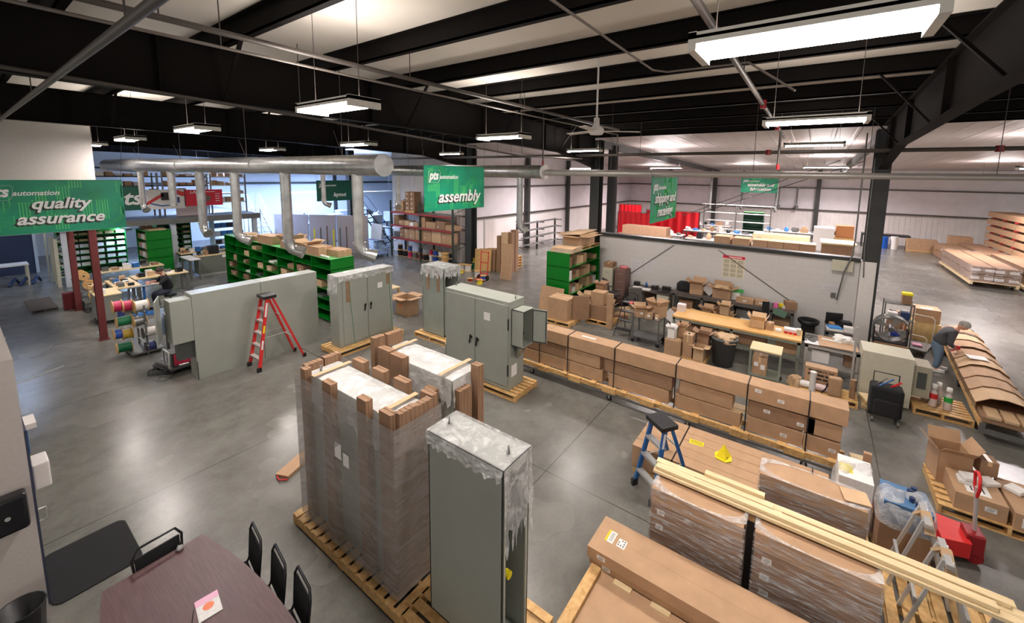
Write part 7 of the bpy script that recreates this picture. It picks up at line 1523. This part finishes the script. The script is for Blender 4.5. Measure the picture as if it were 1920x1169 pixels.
for (x0,x1,y0,y1,z,n,nm) in ((3.1,3.6,19,20.5,.9,12,'the bench left of the seated person'),(3.9,5.3,20.4,21,.85,9,'the pale bench behind the seated worker'),(3.3,5.1,22.7,23.3,.85,12,'the long bench before the green shelving'),(6.3,8.1,24.3,24.9,.95,14,'the tool bench by the green shelving'),(6.55,7.0,23.1,23.5,.94,4,'the long dark grey cabinet')):
    for k in range(n):
        q = (k*5+n)%8; cells = max(1,int(math.ceil(n/2))); along_y = (y1-y0) > (x1-x0)
        u = ((k//2)+.5)/cells; v = .25+.5*(k%2); x = x0+(x1-x0)*(v if along_y else u); y = y0+(y1-y0)*(u if along_y else v)
        s = min((x1-x0),(y1-y0))*.16; h = rnd.uniform(.05,.22); mb = MB()
        if q in (5,): mb.cyl((0,0,0),(0,0,h),s*.6,n=8)
        else: mb.box(-s,-s,0,s,s,h if q != 7 else .04)
        O(NM[q].replace(' ','_'), mb, MMs[q], label='%s on %s, %s in its %s row' % (NM[q],nm,ORD[k//2],['front','back'][k%2]), cat=NM[q].split()[-1] if q != 7 else 'papers', loc=(x,y,z+.001), rz=rnd.uniform(-.2,.2))
for k,(x,y,col,R) in enumerate(((2.7,22.3,'blue',.15),(2.7,22.05,'white',.15),(2.7,21.8,'yellow',.16),(2.75,21.2,'orange',.17),(2.75,20.5,'black',.15),(2.7,20.1,'yellow',.12))):
    spool(x,y,[.8,.8,.8,.55,.35,.35][k],R,.2,CL[col],'%s spool on the low spool shelf between the maroon posts, %s' % (col,['top left','top second','top right','middle','lower right','lower left'][k]),axis='Y')
r = E('spool_shelf','low metal shelf of spools beside the far maroon post','shelf',(2.45,19.9,0)); 
for z,a,b in ((.33,0,.8),(.53,1.0,1.6),(.78,1.8,2.5)): mb = MB(); mb.box(0,a,z,.55,b,z+.02); mb.box(.02,a,0,.06,a+.04,z); mb.box(.49,b-.04,0,.53,b,z); mb.box(.02,b-.04,0,.06,b,z); mb.box(.49,a,0,.53,a+.04,z); O('tier', mb, M_STEEL, r)
mb = MB(); mb.box(-.15,-.12,0,.15,.12,.6); O('red_cabinet', mb, mat('oxblood',hexc(96,18,26),.5), label='dark red cabinet left of the far maroon post', cat='cabinet', loc=(2.2,21.0,.0), bev=.02)
r = pallet(1.35,21.2,1.95,23.2,0,'dark low platform on the floor at the far left',h=.1,mats=mat('weathered_wood',hexc(84,74,66),.8))
r = E('steel_table','white-topped steel table by the dark blue door','table',(1.3,27.0,0)); mb = MB(); mb.box(-.5,-.4,.85,.5,.4,.9); O('table_top', mb, M_WHITE, r)
for sx_ in (-.45,.45):
    for sy in (-.35,.35): mb = MB(); mb.box(sx_-.03,sy-.03,0,sx_+.03,sy+.03,.85); O('leg', mb, M_BEIGE, r)
for k in range(3): 
    mb = MB(); mb.tube([(1.2+.3*k,26.6,.05),(1.4+.3*k,26.8,.3),(1.5+.3*k,27.1,.06)],.05); O('blue_cable_bundle', mb, mat('navy',(.02,.03,.1)), label='dark blue cable bundle under the white-topped table', cat='cable bundle', group='cable bundles under the white-topped table')
mb = MB(); mb.box(-.03,-.03,0,.03,.03,2.3); o = O('strip_post', mb, M_BEIGE, label='beige post left of the under-mezzanine shelving', cat='post', loc=(2.35,26.9,0))
r = pipe_rack(2.45,25.9,1.4,2.0,4,'beige rack of steel profiles left of the green shelving',M_BEIGE,PI/2,M_STEEL)
# drafting table and the seated worker
r = E('drafting_table','tilted pale drafting table before the seated worker','table',(3.62,18.3,0)); mb = MB(); mb.cb((0,0,.98),(.7,.5,.03),ry=.0,rx=-.25); O('board', mb, mat('grey_board',hexc(176,180,184),.4), r); mb = MB(); mb.box(-.03,-.03,0,.03,.03,.95); mb.box(-.3,-.2,0,.3,.2,.03); O('pedestal', mb, M_BLUE, r)
r = E('person','person in a black T-shirt seated at the drafting table, looking down','person',(4.3,18.55,0))
J = dict(pelvis=(.05,.1,.62),waist=(.03,.08,.82),chest=(-.05,.02,1.05),neck=(-.12,-.02,1.24),head=(-.16,-.04,1.3),shL=(-.04,.2,1.14),elL=(-.25,.2,.98),haL=(-.46,.02,1.03),shR=(-.06,-.18,1.14),elR=(-.25,-.26,.97),haR=(-.47,-.14,1.0),
  hipL=(.0,.2,.6),knL=(-.35,.22,.56),anL=(-.3,.22,.12),toL=(-.4,.22,.05),hipR=(.0,.0,.6),knR=(-.35,-.02,.56),anR=(-.28,-.02,.12),toR=(-.4,-.02,.05))
person(r,J,mat('black_tshirt',hexc(26,26,30),.9),mat('dark_trousers',hexc(40,44,60),.9),mat('dark_brown_hair',hexc(60,42,34),.8),fwd=(-1,-.1,-.45))
r = E('work_stool','dark stool under the seated person','stool',(4.38,18.65,0)); mb = MB(); mb.cyl((0,0,.4),(0,0,.46),.18,n=16); O('seat', mb, M_BLK, r); mb = MB(); mb.cyl((0,0,.05),(0,0,.4),.03,n=8); [mb.bar((0,0,.08),(.22*math.cos(a),.22*math.sin(a),.02),.03,.03) for a in (0,1.26,2.5,3.77,5.03)]; O('base', mb, M_STEEL, r)
